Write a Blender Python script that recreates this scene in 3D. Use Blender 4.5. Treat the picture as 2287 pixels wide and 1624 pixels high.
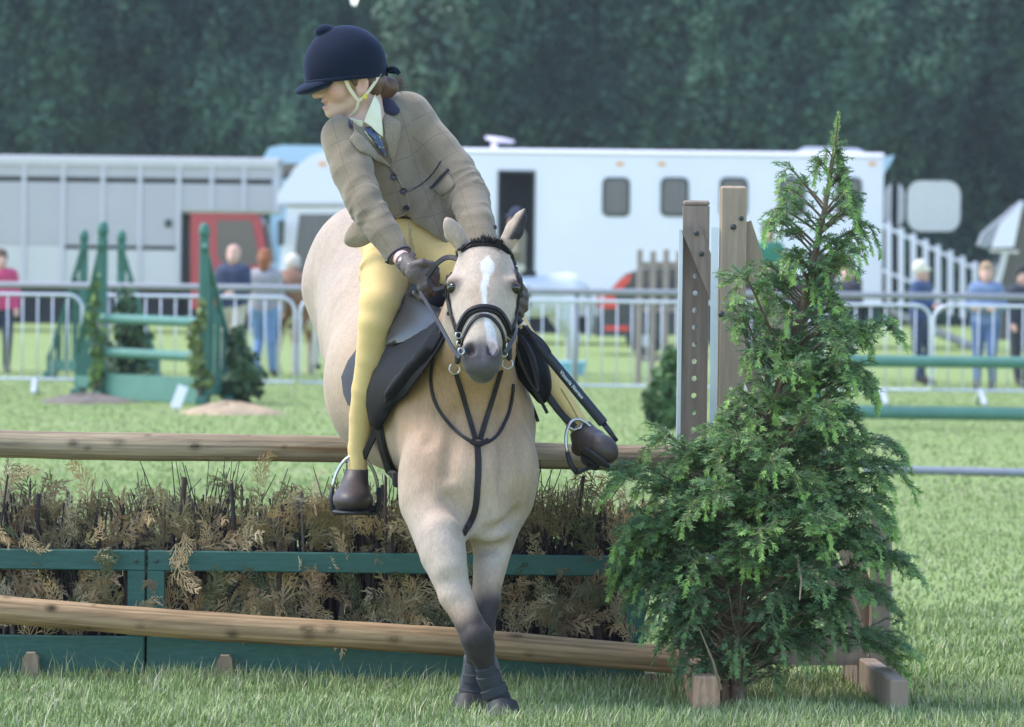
import bpy, bmesh, math, random
import numpy as np
from mathutils import Vector, Matrix
from mathutils.bvhtree import BVHTree

# ------------------------------------------------------------------ camera, sky, sun, exposure
for o in list(bpy.data.objects):
    bpy.data.objects.remove(o)
scene = bpy.context.scene
COL = scene.collection
R = math.radians
FPX, CX, CY = 10080.0, 1143.5, 812.0          # focal length in photo pixels (photo 2287 wide), centre
CAMZ = 1.39
PITCH = math.atan(205 / FPX)
ROLL = R(0.7)
c_f = Vector((0, math.cos(PITCH), -math.sin(PITCH)))
c_u0 = Vector((0, math.sin(PITCH), math.cos(PITCH)))
c_r0 = Vector((1, 0, 0))
c_r = c_r0 * math.cos(ROLL) + c_u0 * math.sin(ROLL)
c_u = c_u0 * math.cos(ROLL) - c_r0 * math.sin(ROLL)
CAM = Vector((0, 0, CAMZ))
cd = bpy.data.cameras.new('camera')
cam = bpy.data.objects.new('camera', cd)
COL.objects.link(cam)
cam.matrix_world = Matrix(((c_r.x, c_u.x, -c_f.x, 0), (c_r.y, c_u.y, -c_f.y, 0), (c_r.z, c_u.z, -c_f.z, CAMZ), (0, 0, 0, 1)))
cd.sensor_width = 36
cd.lens = 36 * FPX / 2287
cd.clip_start = 0.1
cd.clip_end = 2000
cd.dof.use_dof = True
cd.dof.focus_distance = 14.3
cd.dof.aperture_fstop = 6.3
scene.camera = cam

SUN_EL, SUN_AZ = R(57), R(-82)      # azimuth measured from +Y towards +X: sun high on the left
world = bpy.data.worlds.new('World')
scene.world = world
world.use_nodes = True
wn = world.node_tree.nodes
wl = world.node_tree.links
bg = wn.get('Background') or wn.new('ShaderNodeBackground')
sky = wn.new('ShaderNodeTexSky')
sky.sky_type = 'NISHITA'
sky.sun_disc = False
sky.sun_elevation = SUN_EL
sky.sun_rotation = SUN_AZ
sky.air_density = 1.0
sky.dust_density = 0.6
sky.ozone_density = 1.0
wl.new(sky.outputs[0], bg.inputs[0])
bg.inputs[1].default_value = 0.15
sd = bpy.data.lights.new('sun', 'SUN')
sd.energy = 1.3
sd.angle = R(22)
sd.color = (1.0, 0.95, 0.87)
sun = bpy.data.objects.new('sun', sd)
COL.objects.link(sun)
sdir = Vector((math.sin(SUN_AZ) * math.cos(SUN_EL), math.cos(SUN_AZ) * math.cos(SUN_EL), math.sin(SUN_EL)))
sun.rotation_euler = sdir.to_track_quat('Z', 'Y').to_euler()
sun.location = (-20, -10, 30)
scene.view_settings.view_transform = 'Standard'
scene.view_settings.look = 'None'
scene.view_settings.exposure = 1.62
scene.view_settings.gamma = 1
scene.view_settings.use_curve_mapping = False
scene.render.engine = 'CYCLES'
scene.cycles.max_bounces = 5
scene.cycles.diffuse_bounces = 3
scene.cycles.glossy_bounces = 2
scene.cycles.transmission_bounces = 2
scene.cycles.volume_bounces = 0

rnd = random.Random(7)
NR = np.random.default_rng(7)

# ------------------------------------------------------------------ pixel -> place helpers
def ray(u, v):
    return (c_f + c_r * ((u - CX) / FPX) - c_u * ((v - CY) / FPX))
def P(u, v, y):
    d = ray(u, v)
    return CAM + d * (y / d.y)
def GP(u, v, z=0.0):
    d = ray(u, v)
    return CAM + d * ((z - CAMZ) / d.z)
def sc(y):
    return y / FPX          # metres per photo pixel at distance y
def gz(x, y):
    return 0.0

# ------------------------------------------------------------------ objects
def link(o, parent=None, world_coords=True):
    COL.objects.link(o)
    if parent is not None:
        o.parent = parent
        if world_coords:
            m = Matrix.LocRotScale(parent.location, parent.rotation_euler, parent.scale)
            q = parent.parent
            pm = parent.matrix_parent_inverse @ m
            if q is not None:
                pm = (q.matrix_parent_inverse @ Matrix.LocRotScale(q.location, q.rotation_euler, q.scale)) @ pm
            o.matrix_parent_inverse = pm.inverted()
    return o
def tag(o, label=None, cat=None, group=None, kind=None):
    if label: o['label'] = label
    if cat: o['category'] = cat
    if group: o['group'] = group
    if kind: o['kind'] = kind
    return o
def thing(name, label, cat, loc=(0, 0, 0), rz=0.0, group=None):
    o = bpy.data.objects.new(name, None)
    o.empty_display_size = 0.1
    o.location = loc
    o.rotation_euler = (0, 0, rz)
    COL.objects.link(o)
    return tag(o, label, cat, group)
def mesh_from(name, V, F, mat, smooth=False, cols=None, uvw=None):
    me = bpy.data.meshes.new(name)
    if isinstance(F, np.ndarray):
        V = np.asarray(V, dtype=np.float32)
        n, k = F.shape
        me.vertices.add(len(V)); me.vertices.foreach_set('co', V.ravel())
        me.loops.add(n * k); me.loops.foreach_set('vertex_index', F.astype(np.int32).ravel())
        me.polygons.add(n); me.polygons.foreach_set('loop_start', np.arange(0, n * k, k, dtype=np.int32))
        me.update(calc_edges=True)
        me.validate()
    else:
        me.from_pydata([tuple(v) for v in V], [], F)
        me.update()
    if smooth:
        me.polygons.foreach_set('use_smooth', np.ones(len(me.polygons), dtype=bool))
    if cols is not None:
        a = me.attributes.new('col', 'FLOAT_COLOR', 'POINT')
        c = np.ones((len(me.vertices), 4), dtype=np.float32); c[:, :3] = cols
        a.data.foreach_set('color', c.ravel())
    if uvw is not None:
        a = me.attributes.new('rest', 'FLOAT_VECTOR', 'POINT')
        a.data.foreach_set('vector', np.asarray(uvw, dtype=np.float32).ravel())
    if mat is not None: me.materials.append(mat)
    return me
def obj(name, me, parent=None, world_coords=True):
    o = bpy.data.objects.new(name, me)
    return link(o, parent, world_coords)
def copy_tree(o, parent=None):
    c = o.copy()
    COL.objects.link(c)
    if parent is not None: c.parent = parent
    for ch in list(o.children):
        copy_tree(ch, c)
    return c

def bez(ctrl, n=24):
    """Catmull-Rom through control points (tuples of any length)"""
    c = [np.array(p, dtype=float) for p in ctrl]
    c = [2 * c[0] - c[1]] + c + [2 * c[-1] - c[-2]]
    out = []
    m = len(c) - 3
    for i in range(n + 1):
        t = i / n * m
        k = min(int(t), m - 1); f = t - k
        a, b, d, e = c[k], c[k + 1], c[k + 2], c[k + 3]
        out.append(0.5 * ((2 * b) + (d - a) * f + (2 * a - 5 * b + 4 * d - e) * f * f + (3 * b - a - 3 * d + e) * f ** 3))
    return out

class MB:
    def __init__(self):
        self.V = []; self.F = []
    def add(self, V, F):
        o = len(self.V)
        self.V += [tuple(v) for v in V]
        self.F += [tuple(i + o for i in f) for f in F]
        return self
    def box(self, c, s, rot=None, bev=0.0):
        """box at centre c with full sizes s, optional 3x3 rotation, optional chamfer"""
        hx, hy, hz = s[0] / 2, s[1] / 2, s[2] / 2
        c = Vector(c)
        if bev <= 0:
            pts = [Vector((x, y, z)) for x in (-hx, hx) for y in (-hy, hy) for z in (-hz, hz)]
            F = [(0, 1, 3, 2), (4, 6, 7, 5), (0, 4, 5, 1), (2, 3, 7, 6), (0, 2, 6, 4), (1, 5, 7, 3)]
        else:
            b = min(bev, hx * .95, hy * .95, hz * .95)
            idx = {}; pts = []
            for sx in (-1, 1):
                for sy in (-1, 1):
                    for sz in (-1, 1):
                        for a in range(3):
                            q = [sx * (hx - b), sy * (hy - b), sz * (hz - b)]
                            q[a] = (sx * hx, sy * hy, sz * hz)[a]
                            idx[(sx, sy, sz, a)] = len(pts); pts.append(Vector(q))
            F = []
            for a in range(3):
                b1, b2 = (a + 1) % 3, (a + 2) % 3
                for s_ in (-1, 1):
                    q = []
                    for (p1, p2) in ((-1, -1), (1, -1), (1, 1), (-1, 1)):
                        k = [0, 0, 0]; k[a] = s_; k[b1] = p1; k[b2] = p2
                        q.append(idx[(k[0], k[1], k[2], a)])
                    F.append(tuple(q if s_ > 0 else q[::-1]))
            for a in range(3):
                b1, b2 = (a + 1) % 3, (a + 2) % 3
                for s1 in (-1, 1):
                    for s2 in (-1, 1):
                        k0 = [0, 0, 0]; k0[b1] = s1; k0[b2] = s2
                        k1 = k0[:]; k0[a] = -1; k1[a] = 1
                        q = [idx[(*k0, b1)], idx[(*k1, b1)], idx[(*k1, b2)], idx[(*k0, b2)]]
                        F.append(tuple(q if s1 * s2 < 0 else q[::-1]))
            for sx in (-1, 1):
                for sy in (-1, 1):
                    for sz in (-1, 1):
                        q = [idx[(sx, sy, sz, a)] for a in range(3)]
                        F.append(tuple(q if sx * sy * sz > 0 else q[::-1]))
        if rot is not None: pts = [rot @ p for p in pts]
        return self.add([p + c for p in pts], F)
    def bar(self, a, b, w, t, up=(0, 0, 1), bev=0.0):
        """rectangular bar from a to b, width w along side, thickness t along 'up'"""
        a, b = Vector(a), Vector(b)
        d = b - a; L = d.length; d.normalize()
        up = Vector(up)
        s = d.cross(up)
        if s.length < 1e-4: s = d.cross(Vector((0, 1, 0)))
        s.normalize(); n = s.cross(d)
        rot = Matrix((d, s, n)).transposed()
        return self.box((a + b) / 2, (L, w, t), rot, bev)
    def tube(self, pts, r, n=8, closed=False, caps=True):
        pts = [Vector(p) for p in pts]
        m = len(pts)
        rr = r if isinstance(r, (list, tuple)) else [r] * m
        prev = None; rings = []
        for i, p in enumerate(pts):
            if closed: d = pts[(i + 1) % m] - pts[i - 1]
            else: d = pts[min(i + 1, m - 1)] - pts[max(i - 1, 0)]
            if d.length < 1e-9: d = Vector((0, 0, 1))
            d.normalize()
            if prev is None:
                s = d.cross(Vector((0, 0, 1)))
                if s.length < 1e-3: s = d.cross(Vector((0, 1, 0)))
            else:
                s = prev - d * prev.dot(d)
                if s.length < 1e-4: s = d.orthogonal()
            s.normalize(); prev = s
            t = d.cross(s)
            rings.append([p + (s * math.cos(2 * math.pi * k / n) + t * math.sin(2 * math.pi * k / n)) * rr[i] for k in range(n)])
        V = [q for g in rings for q in g]; F = []
        for i in range(m if closed else m - 1):
            j = (i + 1) % m
            for k in range(n):
                F.append((i * n + k, j * n + k, j * n + (k + 1) % n, i * n + (k + 1) % n))
        if caps and not closed:
            F.append(tuple(range(n))); F.append(tuple(range((m - 1) * n, m * n))[::-1])
        return self.add(V, [f[::-1] for f in F])
    def lathe(self, prof, n=16, c=(0, 0, 0), rot=None):
        """prof: list of (r,z)"""
        c = Vector(c); V = []; F = []
        for (r, z) in prof:
            for k in range(n):
                a = 2 * math.pi * k / n
                p = Vector((r * math.cos(a), r * math.sin(a), z))
                if rot is not None: p = rot @ p
                V.append(p + c)
        for i in range(len(prof) - 1):
            for k in range(n):
                F.append((i * n + k, i * n + (k + 1) % n, (i + 1) * n + (k + 1) % n, (i + 1) * n + k))
        F.append(tuple(range(n))[::-1]); F.append(tuple(range((len(prof) - 1) * n, len(prof) * n)))
        return self.add(V, F)
    def prism(self, poly, axis, d0, d1):
        """extrude 2-D polygon along axis 0/1/2 between d0 and d1 (poly in the other two axes, in order)"""
        def mk(p, d):
            if axis == 0: return (d, p[0], p[1])
            if axis == 1: return (p[0], d, p[1])
            return (p[0], p[1], d)
        n = len(poly)
        V = [mk(p, d0) for p in poly] + [mk(p, d1) for p in poly]
        F = [tuple(range(n)), tuple(range(n, 2 * n))[::-1]]
        for k in range(n):
            F.append((k, n + k, n + (k + 1) % n, (k + 1) % n))
        return self.add(V, F)
    def build(self, name, mat, parent=None, smooth=False, world_coords=True, fix=True, auto=None):
        me = mesh_from(name, self.V, self.F, mat, smooth)
        if fix:
            bm = bmesh.new(); bm.from_mesh(me)
            bmesh.ops.recalc_face_normals(bm, faces=bm.faces)
            bm.to_mesh(me); bm.free()
        if smooth and auto:
            me.set_sharp_from_angle(angle=R(auto))
        return obj(name, me, parent, world_coords)

# ------------------------------------------------------------------ signed-distance modelling -> one continuous mesh
class Field:
    def __init__(self, lo, hi, h):
        self.lo = np.array(lo, dtype=np.float64); self.h = h
        self.n = (np.ceil((np.array(hi) - self.lo) / h).astype(int) + 1)
        self.D = np.full(self.n, 0.5, dtype=np.float32)
    def sl(self, lo, hi):
        a = np.clip(np.floor((np.array(lo) - self.lo) / self.h).astype(int), 0, self.n - 1)
        b = np.clip(np.ceil((np.array(hi) - self.lo) / self.h).astype(int) + 1, 1, self.n)
        s = tuple(slice(int(x), int(y)) for x, y in zip(a, b))
        ax = [(self.lo[i] + self.h * np.arange(a[i], b[i])).astype(np.float32) for i in range(3)]
        return s, ax[0][:, None, None], ax[1][None, :, None], ax[2][None, None, :]
    def _mix(self, s, d, k, sub):
        f = self.D[s]
        if sub:
            d = -d
            hh = np.maximum(k - np.abs(f - d), 0) / k if k > 0 else 0
            self.D[s] = np.maximum(f, d) + hh * hh * k * 0.25
        else:
            hh = np.maximum(k - np.abs(f - d), 0) / k if k > 0 else 0
            self.D[s] = np.minimum(f, d) - hh * hh * k * 0.25
    def cone(self, a, b, ra, rb, k=0.03, flat=None, sub=False):
        a = np.array(a, dtype=float); b = np.array(b, dtype=float)
        m = max(ra, rb) * (max(1, flat[1]) if flat else 1) + k + 3 * self.h
        s, X, Y, Z = self.sl(np.minimum(a, b) - m, np.maximum(a, b) + m)
        ab = b - a; L2 = float(ab @ ab) + 1e-12
        px, py, pz = X - a[0], Y - a[1], Z - a[2]
        t = np.clip((px * ab[0] + py * ab[1] + pz * ab[2]) / L2, 0, 1)
        qx, qy, qz = px - t * ab[0], py - t * ab[1], pz - t * ab[2]
        r = ra + (rb - ra) * t
        if flat:
            nn = np.array(flat[0], dtype=float); nn /= np.linalg.norm(nn); f = 1.0 / flat[1] - 1
            dn = (qx * nn[0] + qy * nn[1] + qz * nn[2]) * f
            qx, qy, qz = qx + dn * nn[0], qy + dn * nn[1], qz + dn * nn[2]
        d = np.sqrt(qx * qx + qy * qy + qz * qz) - r
        if flat: d = d * min(1.0, flat[1])
        self._mix(s, d.astype(np.float32), k, sub)
        return self
    def chain(self, pts, k=0.03, flat=None):
        # segments joined without swelling at the joints, then blended into the rest as one limb
        Q = np.array([list(p) for p, r in pts]); rm = max(r for p, r in pts) * (max(1, flat[1]) if flat else 1) + k + 3 * self.h
        s, X, Y, Z = self.sl(Q.min(0) - rm, Q.max(0) + rm)
        tmp = Field.__new__(Field); tmp.lo = np.array([X.flat[0], Y.flat[0], Z.flat[0]], dtype=np.float64); tmp.h = self.h
        tmp.D = np.full((X.size, Y.size, Z.size), 0.5, dtype=np.float32); tmp.n = np.array(tmp.D.shape)
        for (a, ra), (b, rb) in zip(pts[:-1], pts[1:]):
            tmp.cone(a, b, ra, rb, min(k, 0.008), flat)
        self._mix(s, tmp.D, k, False)
        return self
    def ell(self, c, rad, k=0.03, rot=None, sub=False):
        """rot: 3 axis vectors (rows)"""
        c = np.array(c, dtype=float); rad = np.array(rad, dtype=float)
        m = rad.max() + k + 3 * self.h
        s, X, Y, Z = self.sl(c - m, c + m)
        px, py, pz = X - c[0], Y - c[1], Z - c[2]
        if rot is not None:
            A = np.array([list(v) for v in rot], dtype=float)
            q = [px * A[i][0] + py * A[i][1] + pz * A[i][2] for i in range(3)]
        else: q = [px, py, pz]
        k0 = np.sqrt((q[0] / rad[0]) ** 2 + (q[1] / rad[1]) ** 2 + (q[2] / rad[2]) ** 2)
        k1 = np.sqrt((q[0] / rad[0] ** 2) ** 2 + (q[1] / rad[1] ** 2) ** 2 + (q[2] / rad[2] ** 2) ** 2) + 1e-9
        d = np.where(k0 < 1e-4, -rad.min(), k0 * (k0 - 1) / k1)
        self._mix(s, d.astype(np.float32), k, sub)
        return self
    def cut(self, p, n, k=0.01, lo=None, hi=None):
        """remove everything on the side of plane (p,n) where (x-p).n > 0, inside the box lo..hi"""
        n = np.array(n, dtype=float); n /= np.linalg.norm(n)
        s, X, Y, Z = self.sl(self.lo if lo is None else lo, (self.lo + self.n * self.h) if hi is None else hi)
        d = (X - p[0]) * n[0] + (Y - p[1]) * n[1] + (Z - p[2]) * n[2]
        f = self.D[s]
        hh = np.maximum(k - np.abs(f - d), 0) / k
        self.D[s] = np.maximum(f, d) + hh * hh * k * 0.25
        return self
    def warp(self, fn, lo=None, hi=None):
        s, X, Y, Z = self.sl(self.lo if lo is None else lo, (self.lo + self.n * self.h) if hi is None else hi)
        self.D[s] += fn(X, Y, Z).astype(np.float32)
        return self
    def net(self):
        D = self.D; S = D < 0
        c = np.zeros([k - 1 for k in D.shape], dtype=np.int8)
        cor = [(i, j, k) for i in (0, 1) for j in (0, 1) for k in (0, 1)]
        def sub(A, o): return A[o[0]:A.shape[0] - 1 + o[0], o[1]:A.shape[1] - 1 + o[1], o[2]:A.shape[2] - 1 + o[2]]
        for o in cor: c += sub(S, o)
        act = (c > 0) & (c < 8)
        I = np.argwhere(act)
        idx = np.full(act.shape, -1, dtype=np.int32); idx[act] = np.arange(len(I))
        acc = np.zeros((len(I), 3)); cnt = np.zeros(len(I))
        for a in cor:
            for ax in range(3):
                if a[ax] == 1: continue
                b = list(a); b[ax] = 1
                da = D[I[:, 0] + a[0], I[:, 1] + a[1], I[:, 2] + a[2]]
                db = D[I[:, 0] + b[0], I[:, 1] + b[1], I[:, 2] + b[2]]
                m = (da < 0) != (db < 0)
                t = np.where(m, da / np.where(m, da - db, 1), 0)
                p = np.tile(np.array(a, dtype=float), (len(I), 1)); p[:, ax] += t
                acc[m] += p[m]; cnt[m] += 1
        V = self.lo + self.h * (I + acc / cnt[:, None])
        Q = []
        for ax in range(3):
            b1, b2 = (ax + 1) % 3, (ax + 2) % 3
            s0 = [slice(None)] * 3; s1 = [slice(None)] * 3
            s0[ax] = slice(0, -1); s1[ax] = slice(1, None)
            for b in (b1, b2): s0[b] = slice(1, -1); s1[b] = slice(1, -1)
            e = S[tuple(s0)] != S[tuple(s1)]
            pos = np.argwhere(e)
            pos[:, b1] += 1; pos[:, b2] += 1
            ins = S[pos[:, 0], pos[:, 1], pos[:, 2]]
            def cell(o1, o2):
                q = pos.copy(); q[:, b1] -= o1; q[:, b2] -= o2
                return idx[q[:, 0], q[:, 1], q[:, 2]]
            q = np.stack([cell(1, 1), cell(0, 1), cell(0, 0), cell(1, 0)], axis=1)
            q[~ins] = q[~ins][:, ::-1]
            Q.append(q)
        F = np.concatenate(Q)
        F = F[(F >= 0).all(axis=1)]
        return V, F

def vnoise(p, scale, seed=0, octs=3):
    """cheap smooth pseudo-noise on an (n,3) array, about -1..1"""
    g = np.random.default_rng(seed)
    out = np.zeros(len(p)); amp = 1.0; tot = 0
    for o in range(octs):
        for _ in range(4):
            d = g.normal(size=3); d /= np.linalg.norm(d)
            out += amp * np.sin(p @ d * (scale * (0.7 + 0.6 * g.random()) * 2 ** o) + g.random() * 6.28) / 4 ** 0.5
        tot += amp; amp *= 0.55
    return out / tot
def sstep(x, a, b):
    t = np.clip((x - a) / (b - a), 0, 1)
    return t * t * (3 - 2 * t)
def lerp(a, b, t):
    return a + (b - a) * t

# ------------------------------------------------------------------ materials
MATS = {}
def srgb(r, g, b):
    f = lambda c: (c / 12.92 if c <= 0.04045 else ((c + 0.055) / 1.055) ** 2.4)
    return (f(r / 255), f(g / 255), f(b / 255))
def mat(name, col, rough=0.6, var=0.12, vscale=8.0, bump=0.0, bscale=40.0, metal=0.0, spec=0.5, sheen=0.0, col2=None, attr=False, coat=0.0,
        stretch=(1, 1, 1), fine=0.0, fscale=120.0, trans=None, wear=None):
    if name in MATS: return MATS[name]
    m = bpy.data.materials.new(name); m.use_nodes = True
    nt = m.node_tree; N = nt.nodes; L = nt.links
    b = N['Principled BSDF']
    b.inputs['Roughness'].default_value = rough
    b.inputs['Metallic'].default_value = metal
    b.inputs['Specular IOR Level'].default_value = spec
    if sheen: b.inputs['Sheen Weight'].default_value = sheen; b.inputs['Sheen Roughness'].default_value = 0.4
    if coat: b.inputs['Coat Weight'].default_value = coat; b.inputs['Coat Roughness'].default_value = 0.15
    tc = N.new('ShaderNodeTexCoord'); mp = N.new('ShaderNodeMapping'); mp.inputs['Scale'].default_value = stretch
    L.new(tc.outputs['Object'], mp.inputs['Vector'])
    nz = N.new('ShaderNodeTexNoise'); nz.inputs['Scale'].default_value = vscale; nz.inputs['Detail'].default_value = 6; nz.inputs['Roughness'].default_value = 0.6
    L.new(mp.outputs[0], nz.inputs['Vector'])
    if attr:
        at = N.new('ShaderNodeAttribute'); at.attribute_name = 'col'; base = at.outputs['Color']
    else:
        rg = N.new('ShaderNodeRGB'); rg.outputs[0].default_value = (*col, 1); base = rg.outputs[0]
    cur = base
    if col2 is not None:
        mx = N.new('ShaderNodeMix'); mx.data_type = 'RGBA'
        cr = N.new('ShaderNodeMapRange'); cr.inputs[1].default_value = 0.38; cr.inputs[2].default_value = 0.62
        L.new(nz.outputs[0], cr.inputs[0]); L.new(cr.outputs[0], mx.inputs[0])
        L.new(cur, mx.inputs[6]); mx.inputs[7].default_value = (*col2, 1); cur = mx.outputs[2]
    mr = N.new('ShaderNodeMapRange'); mr.inputs[1].default_value = 0.25; mr.inputs[2].default_value = 0.75
    mr.inputs[3].default_value = 1 - var; mr.inputs[4].default_value = 1 + var
    L.new(nz.outputs[0], mr.inputs[0])
    mu = N.new('ShaderNodeVectorMath'); mu.operation = 'MULTIPLY'
    L.new(cur, mu.inputs[0]); L.new(mr.outputs[0], mu.inputs[1]); cur = mu.outputs[0]
    if fine:
        n2 = N.new('ShaderNodeTexNoise'); n2.inputs['Scale'].default_value = fscale; n2.inputs['Detail'].default_value = 3
        L.new(mp.outputs[0], n2.inputs['Vector'])
        m2 = N.new('ShaderNodeMapRange'); m2.inputs[1].default_value = 0.3; m2.inputs[2].default_value = 0.7
        m2.inputs[3].default_value = 1 - fine; m2.inputs[4].default_value = 1 + fine
        L.new(n2.outputs[0], m2.inputs[0])
        mu2 = N.new('ShaderNodeVectorMath'); mu2.operation = 'MULTIPLY'
        L.new(cur, mu2.inputs[0]); L.new(m2.outputs[0], mu2.inputs[1]); cur = mu2.outputs[0]
    if wear is not None:      # chips and scuffs: (colour, threshold, scale)
        n3 = N.new('ShaderNodeTexNoise'); n3.inputs['Scale'].default_value = wear[2]; n3.inputs['Detail'].default_value = 8; n3.inputs['Roughness'].default_value = 0.7
        L.new(mp.outputs[0], n3.inputs['Vector'])
        m3 = N.new('ShaderNodeMapRange'); m3.inputs[1].default_value = wear[1]; m3.inputs[2].default_value = wear[1] + 0.04
        L.new(n3.outputs[0], m3.inputs[0])
        mx3 = N.new('ShaderNodeMix'); mx3.data_type = 'RGBA'
        L.new(m3.outputs[0], mx3.inputs[0]); L.new(cur, mx3.inputs[6]); mx3.inputs[7].default_value = (*wear[0], 1); cur = mx3.outputs[2]
    L.new(cur, b.inputs['Base Color'])
    if bump:
        n4 = N.new('ShaderNodeTexNoise'); n4.inputs['Scale'].default_value = bscale; n4.inputs['Detail'].default_value = 5
        L.new(mp.outputs[0], n4.inputs['Vector'])
        bp = N.new('ShaderNodeBump'); bp.inputs['Strength'].default_value = bump; bp.inputs['Distance'].default_value = 0.01
        L.new(n4.outputs[0], bp.inputs['Height']); L.new(bp.outputs[0], b.inputs['Normal'])
    if trans is not None:
        tl = N.new('ShaderNodeBsdfTranslucent'); ms = N.new('ShaderNodeMixShader'); ms.inputs[0].default_value = trans
        L.new(cur, tl.inputs[0]); L.new(b.outputs[0], ms.inputs[1]); L.new(tl.outputs[0], ms.inputs[2])
        L.new(ms.outputs[0], N['Material Output'].inputs[0])
    MATS[name] = m
    return m
HAZE = 0.00036
# ================================================================== GROUND
def field_material():
    m = bpy.data.materials.new('meadow'); m.use_nodes = True
    nt = m.node_tree; N = nt.nodes; L = nt.links
    b = N['Principled BSDF']; b.inputs['Roughness'].default_value = 0.85; b.inputs['Specular IOR Level'].default_value = 0.2
    geo = N.new('ShaderNodeNewGeometry')
    def noise(scale, det, st=(1, 1, 1)):
        mp = N.new('ShaderNodeMapping'); mp.inputs['Scale'].default_value = st
        L.new(geo.outputs['Position'], mp.inputs['Vector'])
        n = N.new('ShaderNodeTexNoise'); n.inputs['Scale'].default_value = scale; n.inputs['Detail'].default_value = det; n.inputs['Roughness'].default_value = 0.62
        L.new(mp.outputs[0], n.inputs['Vector']); return n.outputs[0]
    def rng(s, a, b_):
        r = N.new('ShaderNodeMapRange'); r.inputs[1].default_value = a; r.inputs[2].default_value = b_
        L.new(s, r.inputs[0]); return r.outputs[0]
    def mix(f, A, B):
        x = N.new('ShaderNodeMix'); x.data_type = 'RGBA'; L.new(f, x.inputs[0])
        for k, c in ((6, A), (7, B)):
            if isinstance(c, tuple): x.inputs[k].default_value = (*c, 1)
            else: L.new(c, x.inputs[k])
        return x.outputs[2]
    big = rng(noise(0.35, 4, (1, 0.45, 1)), 0.35, 0.65)
    mid = rng(noise(2.2, 6, (1, 0.5, 1)), 0.36, 0.66)
    fin = rng(noise(34, 6), 0.3, 0.7)
    c = mix(big, (0.250, 0.325, 0.100), (0.310, 0.360, 0.130))
    c = mix(mid, c, (0.290, 0.375, 0.120))
    dry = rng(noise(1.1, 8, (1, 0.4, 1)), 0.56, 0.74)
    c = mix(dry, c, (0.40, 0.39, 0.20))
    c2 = N.new('ShaderNodeMix'); c2.data_type = 'RGBA'; c2.blend_type = 'MULTIPLY'; c2.inputs[0].default_value = 1
    g = N.new('ShaderNodeMapRange'); g.inputs[3].default_value = 0.72; g.inputs[4].default_value = 1.22; L.new(fin, g.inputs[0])
    L.new(c, c2.inputs[6]); L.new(g.outputs[0], c2.inputs[7])
    L.new(c2.outputs[2], b.inputs['Base Color'])
    bp = N.new('ShaderNodeBump'); bp.inputs['Strength'].default_value = 0.6; bp.inputs['Distance'].default_value = 0.03
    L.new(fin, bp.inputs['Height']); L.new(bp.outputs[0], b.inputs['Normal'])
    return m
M_FIELD = field_material()
gme = mesh_from('grass_field', [(-500, -60, 0), (500, -60, 0), (500, 900, 0), (-500, 900, 0)], [(0, 1, 2, 3)], M_FIELD)
tag(obj('grass_field', gme), kind='structure')

def blades(n, xlo, xhi, ylo, yhi, h, w, seed, dens=None, dry=0.1):
    """n bent three-triangle blades as one vertex/face block"""
    g = np.random.default_rng(seed)
    y = ylo + (yhi - ylo) * g.random(n)
    half = (y / FPX * 1143 + (0.9 if yhi < 20 else 1.6))
    x = (g.random(n) * 2 - 1) * half
    # tufts
    tu = vnoise(np.stack([x, y, 0 * x], 1), 9.0, seed, 2)
    hh = h * (0.45 + 0.75 * g.random(n) ** 1.6) * (1 + 0.35 * tu)
    a = g.random(n) * 6.283
    lean = 0.15 + 0.75 * g.random(n) ** 1.5
    dx, dy = np.cos(a), np.sin(a)
    sx, sy = -dy, dx
    ww = w * (0.6 + 0.8 * g.random(n))
    V = np.zeros((n, 5, 3))
    for k, (t, wf) in enumerate(((0, 1), (0, -1), (0.55, 0.8), (0.55, -0.8), (1, 0))):
        off = lean * hh * t ** 2
        V[:, k, 0] = x + dx * off + sx * ww * wf * 0.5
        V[:, k, 1] = y + dy * off + sy * ww * wf * 0.5
        V[:, k, 2] = hh * t * (1 - 0.28 * lean * t) - 0.004
    b = np.arange(n)[:, None] * 5
    F = np.concatenate([b + np.array([[0, 1, 3]]), b + np.array([[0, 3, 2]]), b + np.array([[2, 3, 4]])])
    c0 = np.array([0.185, 0.255, 0.085]); c1 = np.array([0.35, 0.415, 0.165]); c2 = np.array([0.46, 0.43, 0.28])
    t = np.clip(g.random(n) * 0.8 + 0.25 * tu, 0, 1)[:, None]
    if ylo >= 19: t = .42 + .45 * (t - .42)
    c = c0 + (c1 - c0) * t
    isdry = (g.random(n) < dry)[:, None]
    c = np.where(isdry, c2 * (0.7 + 0.5 * g.random((n, 1))), c)
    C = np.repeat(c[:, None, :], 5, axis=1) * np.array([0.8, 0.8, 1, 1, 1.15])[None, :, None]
    return V.reshape(-1, 3), F, C.reshape(-1, 3)
def join_blocks(bl):
    Vs, Fs, Cs = [], [], []; o = 0
    for V, F, C in bl:
        Vs.append(V); Fs.append(F + o); Cs.append(C); o += len(V)
    return np.concatenate(Vs), np.concatenate(Fs), np.concatenate(Cs)
M_BLADE = mat('grass_blade', (0, 0, 0), rough=0.6, var=0.1, attr=True, spec=0.25)
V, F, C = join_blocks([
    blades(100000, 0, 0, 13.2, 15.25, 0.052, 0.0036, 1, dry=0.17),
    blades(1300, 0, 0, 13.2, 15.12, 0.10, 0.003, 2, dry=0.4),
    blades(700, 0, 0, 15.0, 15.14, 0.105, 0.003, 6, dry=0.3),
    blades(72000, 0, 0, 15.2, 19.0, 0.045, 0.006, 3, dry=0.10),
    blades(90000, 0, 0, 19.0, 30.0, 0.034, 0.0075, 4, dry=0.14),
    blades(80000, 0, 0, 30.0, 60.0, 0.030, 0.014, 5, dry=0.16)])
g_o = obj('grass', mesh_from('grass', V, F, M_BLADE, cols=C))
tag(g_o, 'short mown meadow grass covering the show ground', 'grass', kind='stuff')

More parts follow.
